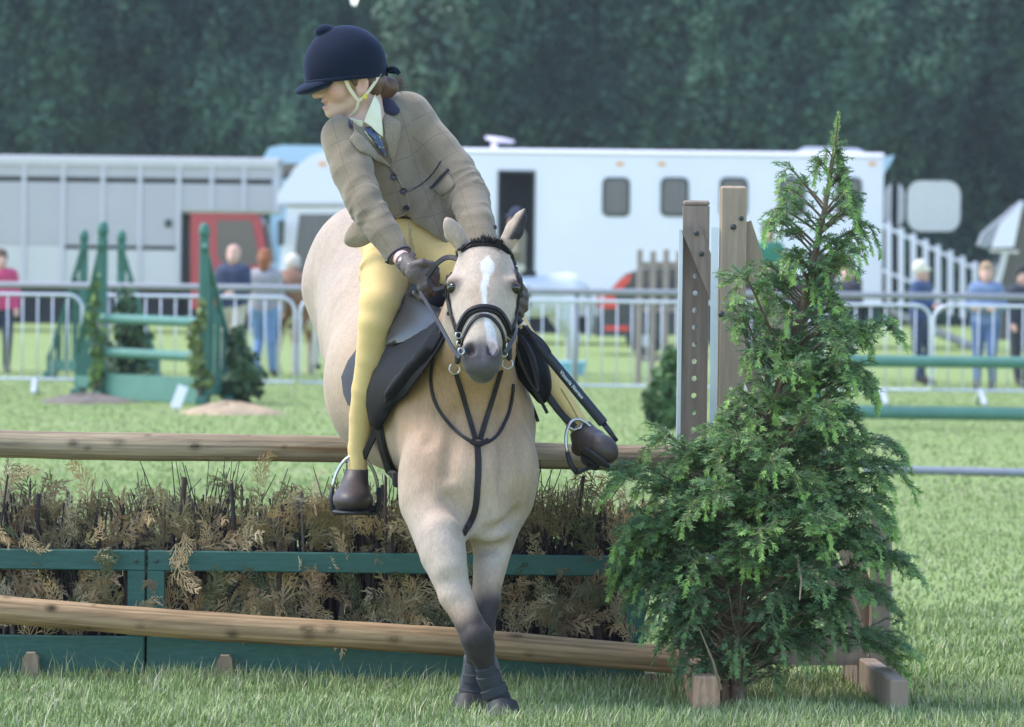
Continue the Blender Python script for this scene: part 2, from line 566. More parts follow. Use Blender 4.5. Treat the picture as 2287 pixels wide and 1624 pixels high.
# ================================================================== CONIFER HEDGE BEHIND
M_HEDGE = mat('hedge_leaf', (0, 0, 0), rough=0.65, var=0.25, vscale=1.2, attr=True, spec=0.25)
M_HEDGECORE = mat('hedge_core', (0.016, 0.034, 0.026), rough=0.9, var=0.3)
def hedge_height(x):
    base = 12.5 + 0.9 * np.sin(x * 1.9) + 0.6 * np.sin(x * 4.3 + 1)
    xs = (780 - CX) / FPX * 130
    return base - 3.0 * np.exp(-((x - xs) / 0.45) ** 2)
def hedge_bulge(x, z):
    p = np.stack([x, z * 0.55, 0 * x], axis=-1).reshape(-1, 3)
    b = vnoise(p, 1.15, 21, 2).reshape(x.shape) * 1.05 + vnoise(p, 4.0, 22, 2).reshape(x.shape) * 0.42
    tree = np.abs(np.sin((x + 0.4) * math.pi / 2.3)) ** 0.7      # one trunk every 2.3 m
    return 0.35 * tree + b * 1.15 + 1.1 * sstep(z, 3.2, 6.5)
nx, nz_ = 420, 70
xs = np.linspace(-45, 45, nx); tt = np.linspace(0, 1, nz_)
Xg, Tg = np.meshgrid(xs, tt, indexing='ij'); Zg = Tg * hedge_height(Xg)
Yg = 130.0 - hedge_bulge(Xg, Zg) + 2.2 * np.clip(Tg - 0.75, 0, 1) + 0.35
front = np.stack([Xg, Yg, Zg], -1).reshape(-1, 3)
back = front.copy(); back[:, 1] = 133.5
ii, jj = np.meshgrid(np.arange(nx - 1), np.arange(nz_ - 1), indexing='ij')
q = (ii * nz_ + jj).ravel()
Fq = np.stack([q, q + nz_, q + nz_ + 1, q + 1], 1)
top = np.arange(nx - 1) * nz_ + nz_ - 1
Ft = np.stack([top, top + nz_, top + nz_ + len(front), top + len(front)], 1)
hedge = thing('conifer_hedge', 'tall dark green conifer hedge closing off the show ground', 'hedge', (0, 131, 0))
tag(hedge, kind='stuff')
hc = obj('core', mesh_from('core', np.concatenate([front, back]), np.concatenate([Fq, Ft, Fq[:, ::-1] + len(front)]), M_HEDGECORE, smooth=True), hedge)
tag(hc, kind='stuff')
def leaf_cards(pts, nrm, size, cols, seed, aspect=0.55):
    g = np.random.default_rng(seed); n = len(pts)
    a = nrm + g.normal(size=(n, 3)) * 0.55; a /= np.linalg.norm(a, axis=1)[:, None]
    t = np.cross(a, g.normal(size=(n, 3))); t /= np.linalg.norm(t, axis=1)[:, None] + 1e-9
    s = np.cross(a, t)
    sz = size * (0.55 + 0.9 * g.random(n))[:, None]
    V = np.stack([pts - t * sz, pts + s * sz * aspect + a * sz * 0.15, pts + t * sz, pts - s * sz * aspect + a * sz * 0.15], 1).reshape(-1, 3)
    b = np.arange(n)[:, None] * 4
    F = b + np.array([[0, 1, 2, 3]])
    return V, F, np.repeat(cols, 4, axis=0)
g = np.random.default_rng(31)
n = 150000
x = np.where(g.random(n) < .72, g.uniform(-19, 19, n), g.uniform(-44, 44, n)); z = g.random(n) ** 0.9 * hedge_height(x)
y = 130.0 - hedge_bulge(x, z) + 2.2 * np.clip(z / hedge_height(x) - 0.75, 0, 1) + g.normal(size=n) * 0.16
cl = .8 * vnoise(np.stack([x, z, y], 1), 3.2, 40, 3) + .9 * vnoise(np.stack([x, z, y], 1), .9, 41, 2)
t = np.clip(0.45 + 0.4 * cl + 0.25 * g.normal(size=n), 0, 1)[:, None]
cols = np.array([0.012, 0.036, 0.024]) * (1 - t) + np.array([0.072, 0.155, 0.088]) * t
V, F, C = leaf_cards(np.stack([x, y, z], 1), np.array([0, -0.8, 0.55]), 0.115, cols, 32)
tag(obj('foliage', mesh_from('foliage', V, F, M_HEDGE, cols=C), hedge), kind='stuff')

def leafy_tree(name, label, cat, base, blobs, n, size, c0, c1, seed, trunk_r=0.2, group=None, trunk_top=None, up=0.4):
    """trunk, limbs and a crown of leaf cards spread in the shell of several blobs; blobs: (x,y,z,rx,ry,rz)"""
    g = np.random.default_rng(seed)
    t = thing(name, label, cat, base, 0, group)
    mb = MB(); base = Vector(base)
    tp = Vector(trunk_top) if trunk_top else Vector((blobs[0][0], blobs[0][1], blobs[0][2] + blobs[0][5] * 0.6))
    mb.tube([base, base.lerp(tp, 0.35) + Vector((trunk_r * .3, 0, 0)), base.lerp(tp, 0.7), tp], [trunk_r, trunk_r * .8, trunk_r * .5, trunk_r * .15], 8)
    for b_ in blobs:
        c = Vector(b_[:3]); s = base.lerp(tp, min(0.85, max(0.2, (c.z - base.z) / max(0.1, tp.z - base.z) - 0.15)))
        mb.tube([s, s.lerp(c, 0.5) + Vector((0, 0, -0.05 * b_[5])), c], [trunk_r * .4, trunk_r * .25, trunk_r * .08], 5)
    mb.build('trunk', mat('bark', (0.09, 0.065, 0.045), rough=0.9, var=0.3, vscale=14), t, smooth=True)
    w = np.array([b_[3] * b_[5] for b_ in blobs]); w /= w.sum()
    k = g.choice(len(blobs), n, p=w)
    B = np.array(blobs)[k]
    d = g.normal(size=(n, 3)); d /= np.linalg.norm(d, axis=1)[:, None]
    rr = (g.random(n) ** 0.45)[:, None] * (1 + 0.18 * vnoise(d * 3 + B[:, :3], 3, seed, 2)[:, None])
    p = B[:, :3] + d * B[:, 3:6] * rr
    cl = vnoise(p, 2.5 / max(size * 6, 0.1), seed + 1, 2)
    tt_ = np.clip(0.5 + 0.4 * cl + 0.25 * g.normal(size=n), 0, 1)[:, None]
    cols = np.array(c0) * (1 - tt_) + np.array(c1) * tt_
    V, F, C = leaf_cards(p, d + np.array([0, 0, up]), size, cols, seed + 2)
    cr = obj('crown', mesh_from('crown', V, F, M_HEDGE, cols=C), t)
    return t
def XZ(u, v, y):
    p = P(u, v, y); return (p.x, p.y, p.z)
bl = [(*XZ(950, 150, 122), 1.25, 1.0, 1.7), (*XZ(900, 60, 122), 0.8, .8, 1.2), (*XZ(990, 40, 122.5), 0.9, .8, 1.5), (*XZ(930, 260, 122), .9, .8, .8)]
leafy_tree('pale_tree', 'pale grey-green tree standing before the dark conifer hedge', 'tree', (P(950, 0, 122).x, 122, 0), bl, 2600, 0.15,
           (0.045, 0.085, 0.05), (0.105, 0.165, 0.095), 51, 0.16)

# ================================================================== LORRIES
M_WHITE = mat('lorry_white', (0.85, 0.80, 0.87), rough=0.35, var=0.04, vscale=0.8)
M_GREYPANEL = mat('lorry_grey', (0.50, 0.455, 0.475), rough=0.5, var=0.06, vscale=1.0, wear=((0.38, 0.35, 0.32), 0.72, 2.0))
M_GREYRIB = mat('lorry_rib', (0.60, 0.555, 0.60), rough=0.45, var=0.05)
M_CREAM = mat('lorry_cream', (0.64, 0.60, 0.595), rough=0.5, var=0.05)
M_DARK = mat('dark_recess', (0.02, 0.021, 0.025), rough=0.8, var=0.2)
M_SLOT = mat('dark_slot', (0.045, 0.045, 0.035), rough=0.8, var=0.3)
M_RED = mat('cab_red', (0.52, 0.035, 0.05), rough=0.3, var=0.06, coat=0.3)
M_GLASS = mat('tinted_glass', (0.045, 0.05, 0.06), rough=0.08, var=0.1, spec=0.8)
M_GLASSGREY = mat('horsebox_pane', (0.085, 0.09, 0.105), rough=0.12, var=0.25, vscale=2.5, stretch=(3, 1, .3), spec=0.6)
M_FRAME = mat('window_rubber', (0.05, 0.06, 0.055), rough=0.6, var=0.1)
M_TYRE = mat('tyre', (0.025, 0.025, 0.027), rough=0.85, var=0.15)
M_RIM = mat('rim_steel', (0.45, 0.45, 0.47), rough=0.4, metal=0.6, var=0.1)
M_ORANGE = mat('marker_orange', (0.85, 0.35, 0.05), rough=0.3, var=0.05)
M_BLUE = mat('lorry_pale_blue', (0.45, 0.62, 0.78), rough=0.3, var=0.05)
M_TAIL = mat('tail_lamp', (0.75, 0.05, 0.04), rough=0.2, var=0.1, coat=0.5)
M_BLACKCAR = mat('car_dark', (0.03, 0.033, 0.04), rough=0.22, var=0.1, coat=0.6)

def rect(u0, v0, u1, v1, y):
    uc, vc = (u0 + u1) / 2, (v0 + v1) / 2
    return P(u0, vc, y).x, P(u1, vc, y).x, P(uc, v1, y).z, P(uc, v0, y).z
def slab(parent, name, m, u0, v0, u1, v1, y, depth, bev=0.0, z0=None, z1=None):
    x0, x1, a, b = rect(u0, v0, u1, v1, y)
    if z0 is not None: a = z0
    if z1 is not None: b = z1
    mb = MB().box(((x0 + x1) / 2, y + depth / 2, (a + b) / 2), (x1 - x0, abs(depth), b - a), bev=bev)
    return mb.build(name, m, parent)
def rounded_rect(x0, x1, z0, z1, r, k=4):
    pts = []
    for (cx, cz, a0) in ((x1 - r, z1 - r, 0), (x0 + r, z1 - r, 90), (x0 + r, z0 + r, 180), (x1 - r, z0 + r, 270)):
        for i in range(k + 1):
            a = R(a0 + 90 * i / k); pts.append((cx + r * math.cos(a), cz + r * math.sin(a)))
    return pts
def rr_slab(parent, name, m, u0, v0, u1, v1, y, depth, r):
    x0, x1, a, b = rect(u0, v0, u1, v1, y)
    return MB().prism(rounded_rect(x0, x1, a, b, r), 1, y, y + depth).build(name, m, parent)
def window(parent, u0, v0, u1, v1, y, r=0.1, pane=None):
    f = rr_slab(parent, 'window', M_FRAME, u0, v0, u1, v1, y - 0.02, 0.05, r)
    rr_slab(f, 'pane', pane or M_GLASSGREY, u0 + 7, v0 + 7, u1 - 7, v1 - 7, y - 0.032, 0.02, r * .7)
    return f
def wheel(parent, x, y, r=0.48, w=0.28):
    rot = Matrix.Rotation(R(90), 3, 'X')
    o = MB().lathe([(r * .55, -w / 2), (r * .92, -w / 2), (r, -w * .3), (r, w * .3), (r * .92, w / 2), (r * .55, w / 2)], 28, (x, y, r), rot).build('wheel', M_TYRE, parent, smooth=True, auto=40)
    MB().lathe([(r * .1, w * .56), (r * .35, w * .5), (r * .5, w * .52), (r * .56, w * .45), (r * .56, -w * .4)], 24, (x, y, r), rot).build('rim', M_RIM, o, smooth=True, auto=40)
    return o

# --- white horsebox
Y = 87.0
hb = thing('horsebox', 'long white horsebox lorry with dark doorway, row of windows and satellite dish', 'lorry', (P(1300, 600, Y).x, Y + 1.25, 0))
x0, x1 = P(792, 500, Y).x, P(1972, 500, Y).x
zt = 3.70; zb = 0.85
xd0, xd1 = P(1115, 500, Y).x, P(1190, 500, Y).x
zd = P(1150, 385, Y).z
def bx(name, m, xa, xb, ya, yb, za, zb_, parent=hb, bev=0.0):
    return MB().box(((xa + xb) / 2, (ya + yb) / 2, (za + zb_) / 2), (xb - xa, yb - ya, zb_ - za), bev=bev).build(name, m, parent)
bx('side_wall', M_WHITE, x0, xd0, Y, Y + .06, zb, zt - .06)
bx('side_wall', M_WHITE, xd1, x1, Y, Y + .06, zb, zt - .06)
bx('side_wall', M_WHITE, xd0, xd1, Y + .001, Y + .059, zd, zt - .06)
bx('far_wall', M_WHITE, x0, x1, Y + 2.44, Y + 2.5, zb, zt - .06)
bx('front_wall', M_WHITE, x0, x0 + .06, Y + .06, Y + 2.44, zb, zt - .06)
bx('rear_wall', M_WHITE, x1 - .06, x1, Y + .06, Y + 2.44, zb, zt - .06)
bx('floor', M_DARK, x0, x1, Y + .06, Y + 2.44, zb - .06, zb - .002)
bx('dark_backing', M_DARK, xd0 - .4, xd1 + .5, Y + .9, Y + .95, zb, zt - .07)  # near-black sheet in place of the shade inside the doorway
rf = MB().box(((x0 + x1) / 2, Y + 1.25, zt), (x1 - x0 + .06, 2.56, .12), bev=.05).build('roof', M_WHITE, hb)
bx('skirt', M_GREYPANEL, x0 + .6, x1 - .5, Y + .1, Y + .14, .55, zb - .07)
dfr = MB()
for xx in (xd0 - .02, xd1 + .02): dfr.box((xx, Y - .005, (zb + zd) / 2), (.04, .05, zd - zb))
dfr.box(((xd0 + xd1) / 2, Y - .005, zd + .02), (xd1 - xd0 + .08, .05, .04))
dfr.build('door_frame', M_FRAME, hb)
for (a, b) in ((1345, 1407), (1475, 1538), (1607, 1670), (1738, 1800), (1866, 1925)):
    window(hb, a, 396, b, 484, Y, 0.12)
# luton over the cab
prof = [P(u, v, Y) for (u, v) in ((618, 452), (622, 430), (660, 372), (694, 347), (720, 338), (793, 336), (793, 453))]
lut = MB().prism([(p.x, p.z) for p in prof], 1, Y + .02, Y + 2.48).build('luton', M_WHITE, hb)
bx('luton_trim', M_GREYRIB, P(620, 452, Y).x, P(790, 452, Y).x, Y + .01, Y + 2.4, P(700, 459, Y).z, P(700, 453.2, Y).z)
prof = [P(u, v, Y) for (u, v) in ((640, 462), (775, 462), (780, 700), (618, 700), (622, 610))]
cabm = MB().prism([(p.x, p.z) for p in prof], 1, Y + .1, Y + 2.4).build('cab', M_WHITE, hb)
prof = [P(u, v, Y) for (u, v) in ((668, 478), (762, 478), (762, 595), (655, 595))]
MB().prism([(p.x, p.z) for p in prof], 1, Y + .07, Y + .098).build('cab_window', M_GLASSGREY, hb)
prof = [P(u, v, Y) for (u, v) in ((637, 470), (641, 470), (626, 600), (622, 600))]
MB().prism([(p.x, p.z) for p in prof], 1, Y + .3, Y + 2.2).build('windscreen', M_GLASS, hb)
mb = MB(); p = P(628, 520, Y); mb.box((p.x, Y - .12, p.z), (.12, .3, .5), bev=.03); mb.tube([(p.x, Y, p.z + .2), (p.x, Y + .12, p.z + .2)], .02, 6)
mb.build('mirror', M_FRAME, hb)
for u in (720, 1385, 1478, 1910, 1948 - 3 * 0):
    if u == 1910: continue
    p = P(u, 366, Y); MB().box((p.x, Y - .015, p.z), (.14, .03, .06), bev=.01).build('marker_lamp', M_ORANGE, hb)
# dish, roof hatch, rear lip
p = P(1115, 330, Y)
dish = MB()
dish.tube([(p.x - .1, Y + .8, zt + .05), (p.x - .1, Y + .8, zt + .2)], .06, 8)
dish.lathe([(.05, -.02), (.26, .01), (.30, .04), (.29, .045), (.05, .015)], 20, (p.x, Y + .8, zt + .22), Matrix.Rotation(R(-5), 3, 'X') @ Matrix.Rotation(R(8), 3, 'Y'))
dish.build('satellite_dish', M_WHITE, rf, smooth=True, auto=40)
pa = [P(u, v, Y + .5) for (u, v) in ((1765, 351), (1800, 328), (1915, 332), (1955, 354))]
MB().prism([(q_.x, q_.z) for q_ in pa], 1, Y + .4, Y + 1.6).build('roof_hatch', mat('hatch_grey', (0.55, 0.55, 0.62), rough=0.4), rf)
pa = [P(u, v, Y) for (u, v) in ((1972, 352), (1998, 346), (1994, 356), (1973, 392))]
MB().prism([(q_.x, q_.z) for q_ in pa], 1, Y + .05, Y + 2.4).build('rear_spoiler', M_BLUE, rf)
# rear side gates, ramp with slatted rails
rr_slab(hb, 'side_gate', M_CREAM, 1976, 405, 2020, 512, Y + .4, .06, .25)
rr_slab(hb, 'side_gate', M_CREAM, 2027, 404, 2145, 517, Y - .1, .06, .25)
bx('ramp_box', M_DARK, x1 + .01, P(2020, 600, Y).x, Y + .5, Y + 2.3, P(2000, 690, Y).z, P(2000, 515, Y).z)
MB().bar(P(1976, 690, Y + 1.3), P(2230, 800, Y + 1.3), 1.9, .12).build('ramp', M_GREYPANEL, hb)
rail = MB(); rail.bar(P(1972, 504, Y), P(2182, 602, Y), .06, .12, up=(0, -1, 0)); rail.build('ramp_rail', M_WHITE, hb)
rail = MB(); rail.bar(P(1972, 604, Y), P(2182, 690, Y), .06, .09, up=(0, -1, 0)); rail.build('ramp_rail', M_WHITE, hb)
for k in range(8):
    u = 1985 + k * 27.5; t_ = (u - 1972) / 210
    a = P(u, 497 + 96 * t_ - 6, Y - .05); b = P(u, 672 + 45 * t_, Y - .05)
    MB().bar(a, b, .105, .04, up=(0, -1, 0), bev=.012).build('ramp_slat', M_WHITE, hb)
for u in (850, 1560, 1690): wheel(hb, P(u, 700, Y).x, Y + .25)
for u in (850, 1560, 1690): wheel(hb, P(u, 700, Y).x, Y + 2.25)
bx('underbody', M_DARK, x0 + .3, x1 - .3, Y + .5, Y + 2.0, .2, zb - .07)

# --- grey livestock lorry with red cab
Y = 96.0
lv = thing('livestock_lorry', 'grey panelled livestock lorry with a red cab under its overhang', 'lorry', (P(200, 600, Y).x, Y + 1.25, 0))
zt = P(300, 349, Y).z
ribs = [-212, -124, -36, 53, 140, 229, 312, 399, 472, 544, 617]
zbot = 0.95
zov = P(500, 470, Y).z
for a, b in zip(ribs[:-1], ribs[1:]):
    x0, x1 = P(a, 500, Y).x, P(b, 500, Y).x
    low = zov if a >= 398 else zbot
    z1 = P(300, 397, Y).z; z2 = P(300, 408.5, Y).z
    top = P(300, 372, Y).z
    zz = 0.028
    bx('side_panel', M_GREYPANEL, x0 + .05, x1 - .05, Y, Y + .05, z1, top, lv)
    if a < 398:
        s1 = P(300, 549, Y).z; s2 = P(300, 558, Y).z
        bx('side_panel', M_GREYPANEL, x0 + .05, x1 - .05, Y, Y + .05, s1, z2, lv)
        bx('side_panel', M_CREAM, x0 + .05, x1 - .05, Y + .001, Y + .051, low, s2 if a > 130 else s1 - .01, lv)
    else:
        bx('side_panel', M_GREYPANEL, x0 + .05, x1 - .05, Y, Y + .05, low, z2, lv)
for a in ribs:
    x0 = P(a, 500, Y).x
    bx('rib', M_GREYRIB, x0 - .045, x0 + .045, Y - .03, Y + .055, zov if a > 400 else zbot, P(300, 371, Y).z, lv)
xa, xb = P(ribs[0], 500, Y).x, P(ribs[-1], 500, Y).x
xc = P(399, 500, Y).x
bx('inner_wall', M_SLOT, xa + .1, xb - .1, Y + .12, Y + .16, zov + .02, zt - .1, lv)
bx('inner_wall', M_SLOT, xa + .1, xc - .1, Y + .12, Y + .16, zbot + .05, zov - .01, lv)
bx('far_wall', M_GREYPANEL, xa, xc, Y + 2.42, Y + 2.5, zbot, zt - .05, lv)
bx('front_wall', M_GREYPANEL, xb - .05, xb, Y + .06, Y + 2.4, zov, zt - .08, lv)
bx('bulkhead', M_GREYPANEL, xc - .02, xc + .04, Y + .06, Y + 2.4, zbot, zov - .002, lv)
bx('overhang_floor', M_CREAM, xc, xb, Y + .06, Y + 2.4, zov - .05, zov - .003, lv)
bx('top_band', M_CREAM, xa - .02, xb + .02, Y - .05, Y + .08, P(300, 371, Y).z + .002, P(300, 354, Y).z, lv)
MB().prism([(Y - .06, zt - .12), (Y + .3, zt), (Y + 2.2, zt), (Y + 2.55, zt - .12)], 0, xa - .03, xb + .03).build('roof', mat('roof_grey', (0.42, 0.40, 0.42), rough=.6, var=.1), lv)
bx('vent_hatch', M_DARK, P(452, 490, Y).x, P(466, 490, Y).x, Y - .01, Y + .02, P(450, 498, Y).z - 1, P(450, 498, Y).z - .8, lv)
rr_slab(lv, 'lamp_plate', M_FRAME, 368, 490, 384, 508, Y - .02, .04, .03)
# red cab
prof = [P(u, v, Y) for (u, v) in ((424, 474), (570, 474), (584, 500), (597, 585), (600, 690), (424, 690))]
cab = MB().prism([(p.x, p.z) for p in prof], 1, Y + .15, Y + 2.35).build('cab', M_RED, lv)
prof = [P(u, v, Y) for (u, v) in ((484, 492), (560, 492), (582, 590), (500, 596), (484, 570))]
wf = MB().prism([(p.x, p.z) for p in prof], 1, Y + .12, Y + .148).build('door_window', M_GLASS, cab)
bx('exhaust_stack', M_FRAME, P(404, 500, Y).x, P(417, 500, Y).x, Y + .4, Y + .6, .9, P(400, 478, Y).z, lv)
prof = [P(u, v, Y) for (u, v) in ((591, 500), (598, 500), (612, 585), (605, 585))]
MB().prism([(p.x, p.z) for p in prof], 1, Y + .3, Y + 2.2).build('windscreen', M_GLASS, cab)
bx('wheel_arch', M_DARK, P(424, 700, Y).x, P(600, 700, Y).x, Y + .45, Y + 2.0, .2, P(500, 691, Y).z, lv)
bx('underbody', M_DARK, xa, xc, Y + .35, Y + 2, .16, zbot - .01, lv)
for u in (-150, -40, 520): wheel(lv, P(u, 700, Y).x, Y + .3); wheel(lv, P(u, 700, Y).x, Y + 2.2)

# --- pale blue lorry behind
Y = 104.0
bl_ = thing('pale_blue_lorry', 'pale blue rounded cab roof of a lorry parked behind the white horsebox', 'lorry', (P(650, 600, Y).x, Y + 1.2, 0))
prof = [P(u, v, Y) for (u, v) in ((588, 352), (600, 330), (630, 324), (760, 326), (760, 365), (592, 365))]
MB().prism([(p.x, p.z) for p in prof], 1, Y, Y + 2.4).build('roof_fairing', M_BLUE, bl_)
prof = [P(u, v, Y) for (u, v) in ((598, 366), (700, 366), (700, 400), (606, 400))]
MB().prism([(p.x, p.z) for p in prof], 1, Y + .05, Y + 2.3).build('window_band', M_GLASS, bl_)
prof = [P(u, v, Y) for (u, v) in ((604, 401), (900, 401), (900, 700), (604, 700))]
MB().prism([(p.x, p.z) for p in prof], 1, Y + .02, Y + 2.35).build('cab_body', M_BLUE, bl_)
for u in (650, 850): wheel(bl_, P(u, 700, Y).x, Y + .3)

# --- dark car with red tail lamp
Y = 76.0
car = thing('parked_car', 'dark hatchback with a bright red tail lamp behind the barrier', 'car', (P(1500, 700, Y).x, Y + .85, 0))
s = sc(Y)
xl = P(1338, 700, Y).x
pr = [(0, .35), (.02, .75), (.10, .98), (.45, 1.38), (.75, 1.47), (1.9, 1.50), (2.5, 1.42), (3.2, .98), (4.0, .88), (4.15, .65), (4.15, .35)]
body = MB().prism([(xl + a, b) for a, b in pr], 1, Y + .06, Y + 1.7).build('body', M_BLACKCAR, car)
wn_ = [(.52, 1.0), (.72, 1.37), (1.9, 1.41), (2.42, 1.34), (2.95, 1.0)]
MB().prism([(xl + a, b) for a, b in wn_], 1, Y + .04, Y + .058).build('side_window', M_GLASS, car)
MB().prism([(xl + a, b) for a, b in ((.03, .78), (.06, .96), (.36, 1.30), (.55, 1.40), (.50, 1.24), (.26, 1.0), (.30, .80))], 1, Y + .0, Y + .2).build('tail_lamp', M_TAIL, car)
bx('tail_lamp', M_TAIL, xl - .02, xl + .05, Y + 1.3, Y + 1.6, .8, 1.0, car)
MB().prism([(xl + a, b) for a, b in ((-.06, .32), (-.06, .58), (.5, .58), (.5, .32))], 1, Y + .03, Y + 1.72).build('bumper', mat('bumper', (.06, .06, .065), rough=.5), car)
bx('reflector', M_TAIL, xl + .1, xl + .5, Y + .005, Y + .06, .42, .5, car)
for a in (.8, 3.3): wheel(car, xl + a, Y + .18, .31, .2); wheel(car, xl + a, Y + 1.55, .31, .2)

# --- van with raised white tailgate at the right edge
Y = 82.0
van = thing('open_van', 'dark van at the right edge with a raised white tailgate', 'van', (P(2330, 700, Y).x, Y + .9, 0))
a = [P(u, v, Y) for (u, v) in ((2282, 448), (2292, 455), (2205, 555), (2184, 548), (2195, 520))]
MB().prism([(p.x, p.z) for p in a], 1, Y - .1, Y + .3).build('tailgate_edge', mat('gate_grey', (.3, .3, .33), rough=.5), van)
a = [P(u, v, Y) for (u, v) in ((2283, 450), (2262, 552), (2212, 554), (2232, 500))]
MB().prism([(p.x, p.z) for p in a], 1, Y - .16, Y - .104).build('tailgate', M_WHITE, van)
MB().bar(P(2210, 560, Y), P(2275, 563, Y), .08, .06).build('strut', M_CREAM, van)
MB().bar(P(2245, 565, Y), P(2226, 640, Y), .12, .1).build('strut', M_CREAM, van)
a = [P(u, v, Y) for (u, v) in ((2278, 456), (2560, 450), (2600, 560), (2610, 760), (2236, 760), (2240, 600))]
MB().prism([(p.x, p.z) for p in a], 1, Y + .32, Y + 2.1).build('body', M_BLACKCAR, van)
for u in (2310, 2540): wheel(van, P(u, 700, Y).x, Y + .3, .36, .24)

# ================================================================== CROWD BARRIERS AND RAIL
M_GALV = mat('galvanised', (0.62, 0.63, 0.68), rough=0.45, metal=0.35, var=0.08, vscale=3)
YB = 49.0
def make_barrier():
    t = thing('crowd_barrier', 'x', 'barrier', (0, 0, 0), 0, 'crowd barriers along the arena edge')
    w, zt_, zb_, r = 2.27, 1.08, .16, .16
    pts = [(-w / 2, zb_), (-w / 2, zt_ - r)]
    for i in range(1, 6): a = R(180 - 18 * i); pts.append((-w / 2 + r + r * math.cos(a), zt_ - r + r * math.sin(a)))
    for i in range(0, 5): a = R(90 - 18 * i); pts.append((w / 2 - r + r * math.cos(a), zt_ - r + r * math.sin(a)))
    pts += [(w / 2, zt_ - r), (w / 2, zb_)]
    MB().tube([(x, 0, z) for x, z in pts], .019, 8, closed=True).build('frame', M_GALV, t, smooth=True, world_coords=False)
    bar = MB().tube([(0, 0, zb_), (0, 0, zt_)], .0085, 6).build('bar', M_GALV, t, smooth=True, world_coords=False)
    n = 13
    for i in range(n):
        x = -w / 2 + w * (i + 1) / (n + 1)
        b = bar if i == 0 else bpy.data.objects.new('bar', bar.data)
        if i: COL.objects.link(b); b.parent = t
        b.location = (x, 0, 0)
    for sx in (-.62, .62):
        f = MB(); f.bar((sx, 0, .16), (sx + .02, -.30, .015), .05, .035); f.bar((sx, 0, .16), (sx, .3, .015), .05, .035)
        f.build('foot', M_GALV, t, world_coords=False)
    for z in (.4, .85):
        MB().tube([(w / 2 + .02, 0, z), (w / 2 + .05, 0, z + .01), (w / 2 + .05, 0, z - .05)], .008, 5).build('hook', M_GALV, t, world_coords=False)
    return t
bar_labels = ['silver crowd barrier at the left edge before the person in pink',
              'silver crowd barrier behind the green jump on the left',
              'silver crowd barrier mostly hidden behind the pony and rider',
              'silver crowd barrier between the pony and the wooden posts',
              'silver crowd barrier right behind the wooden posts and the fir tree',
              'silver crowd barrier at the right edge above the green poles']
proto = make_barrier()
for i, (uc, dy) in enumerate(((-50, 0), (424, .05), (903, 0), (1378, .1), (1842, -.1), (2318, 0))):
    b = proto if i == 0 else copy_tree(proto)
    b.location = (P(uc, 760, YB).x, YB + dy, 0); b.rotation_euler = (0, 0, R((0.4, -0.8, 0, .6, -.5, .5)[i]))
    b['label'] = bar_labels[i]
YR = 53.0
rl = thing('arena_rail', 'long dark grey horizontal rail running just behind the barriers', 'rail', (0, YR, 0))
M_RAIL = mat('rail_grey', (0.27, 0.27, 0.30), rough=0.6, var=0.1)
MB().tube([(-20, YR, 1.165), (0, YR, 1.165), (20, YR, 1.165)], .038, 8).build('rail', M_RAIL, rl, smooth=True)
for k in range(14):
    MB().tube([(-18.5 + k * 2.75, YR + .06, 0), (-18.5 + k * 2.75, YR + .06, 1.16)], .028, 6).build('post', M_RAIL, rl, smooth=True)

# ================================================================== GREEN JUMPS IN THE DISTANCE
M_JGREEN = mat('jump_green', (0.040, 0.145, 0.110), rough=0.55, var=0.15, vscale=5, wear=((0.12, .3, .24), 0.68, 9))
M_JLIGHT = mat('jump_green_pale', (0.080, 0.205, 0.160), rough=0.5, var=0.12, vscale=5)
M_CUP = mat('jump_cup', (.75, .74, .72), rough=.5)
def green_wing(t, top, foot, base_z=0.0, small=0.45, slats=4):
    """slatted wing: tall upright at 'top' (x,y,z), sloping rail down to 'foot' (x,y)"""
    a = Vector((top[0], top[1], 0)); b = Vector((foot[0], foot[1], 0)); h = top[2]
    up = MB().box((a.x, a.y, h / 2), (.10, .10, h), bev=.012).build('post', M_JGREEN, t)
    MB().lathe([(.05, 0), (.062, .05), (.05, .12), (.02, .15)], 10, (a.x, a.y, h)).build('post_cap', M_JGREEN, up, smooth=True)
    MB().box((b.x, b.y, small / 2), (.09, .09, small), bev=.012).build('post', M_JGREEN, t)
    MB().bar((a.x, a.y - .05, h - .06), (b.x, b.y - .05, small - .05), .05, .13, up=(0, -1, 0)).build('sloping_rail', M_JGREEN, t)
    MB().bar(a + Vector((0, -.055, .16)), b + Vector((0, -.055, .16)), .05, .12, up=(0, 0, 1)).build('bottom_rail', M_JGREEN, t)
    for k in range(slats):
        f = (k + 1) / (slats + 1); p = a.lerp(b, f); hh = lerp(h, small, f) - .1
        MB().box((p.x, p.y, hh / 2 + .04), (.068, .03, hh - .08), bev=.006).build('slat', M_JGREEN, t)
    for p in (a, b):
        MB().box((p.x, p.y, .045), (.1, .9, .08), bev=.01).build('foot', M_JGREEN, t)
def jump(label, wings, poles, plank=None, name='show_jump'):
    t = thing(name, label, 'jump', (wings[0][0][0], wings[0][0][1], 0), 0)
    for w in wings: green_wing(t, *w)
    for (a, b, r) in poles:
        po = MB().tube([a, b], r, 14).build('pole', M_JLIGHT, t, smooth=True, auto=50)
        for e in (a, b):
            MB().box((e[0], e[1] - .05, e[2] - r - .02), (.07, .09, .05), bev=.01).build('cup', M_CUP, t)
    if plank:
        a, b, h = plank
        MB().bar((a[0], a[1], h / 2 + .01), (b[0], b[1], h / 2 + .01), .04, h, up=(0, 0, 1)).build('plank', M_JLIGHT, t)
    return t
wl_ = P(228, 700, 47.7); wr_ = P(455, 700, 46.0)
wl_b = P(168, 700, 48.0); wr_b = P(512, 700, 46.4)
def at(u, v, y): p = P(u, v, y); return (p.x, p.y, p.z)
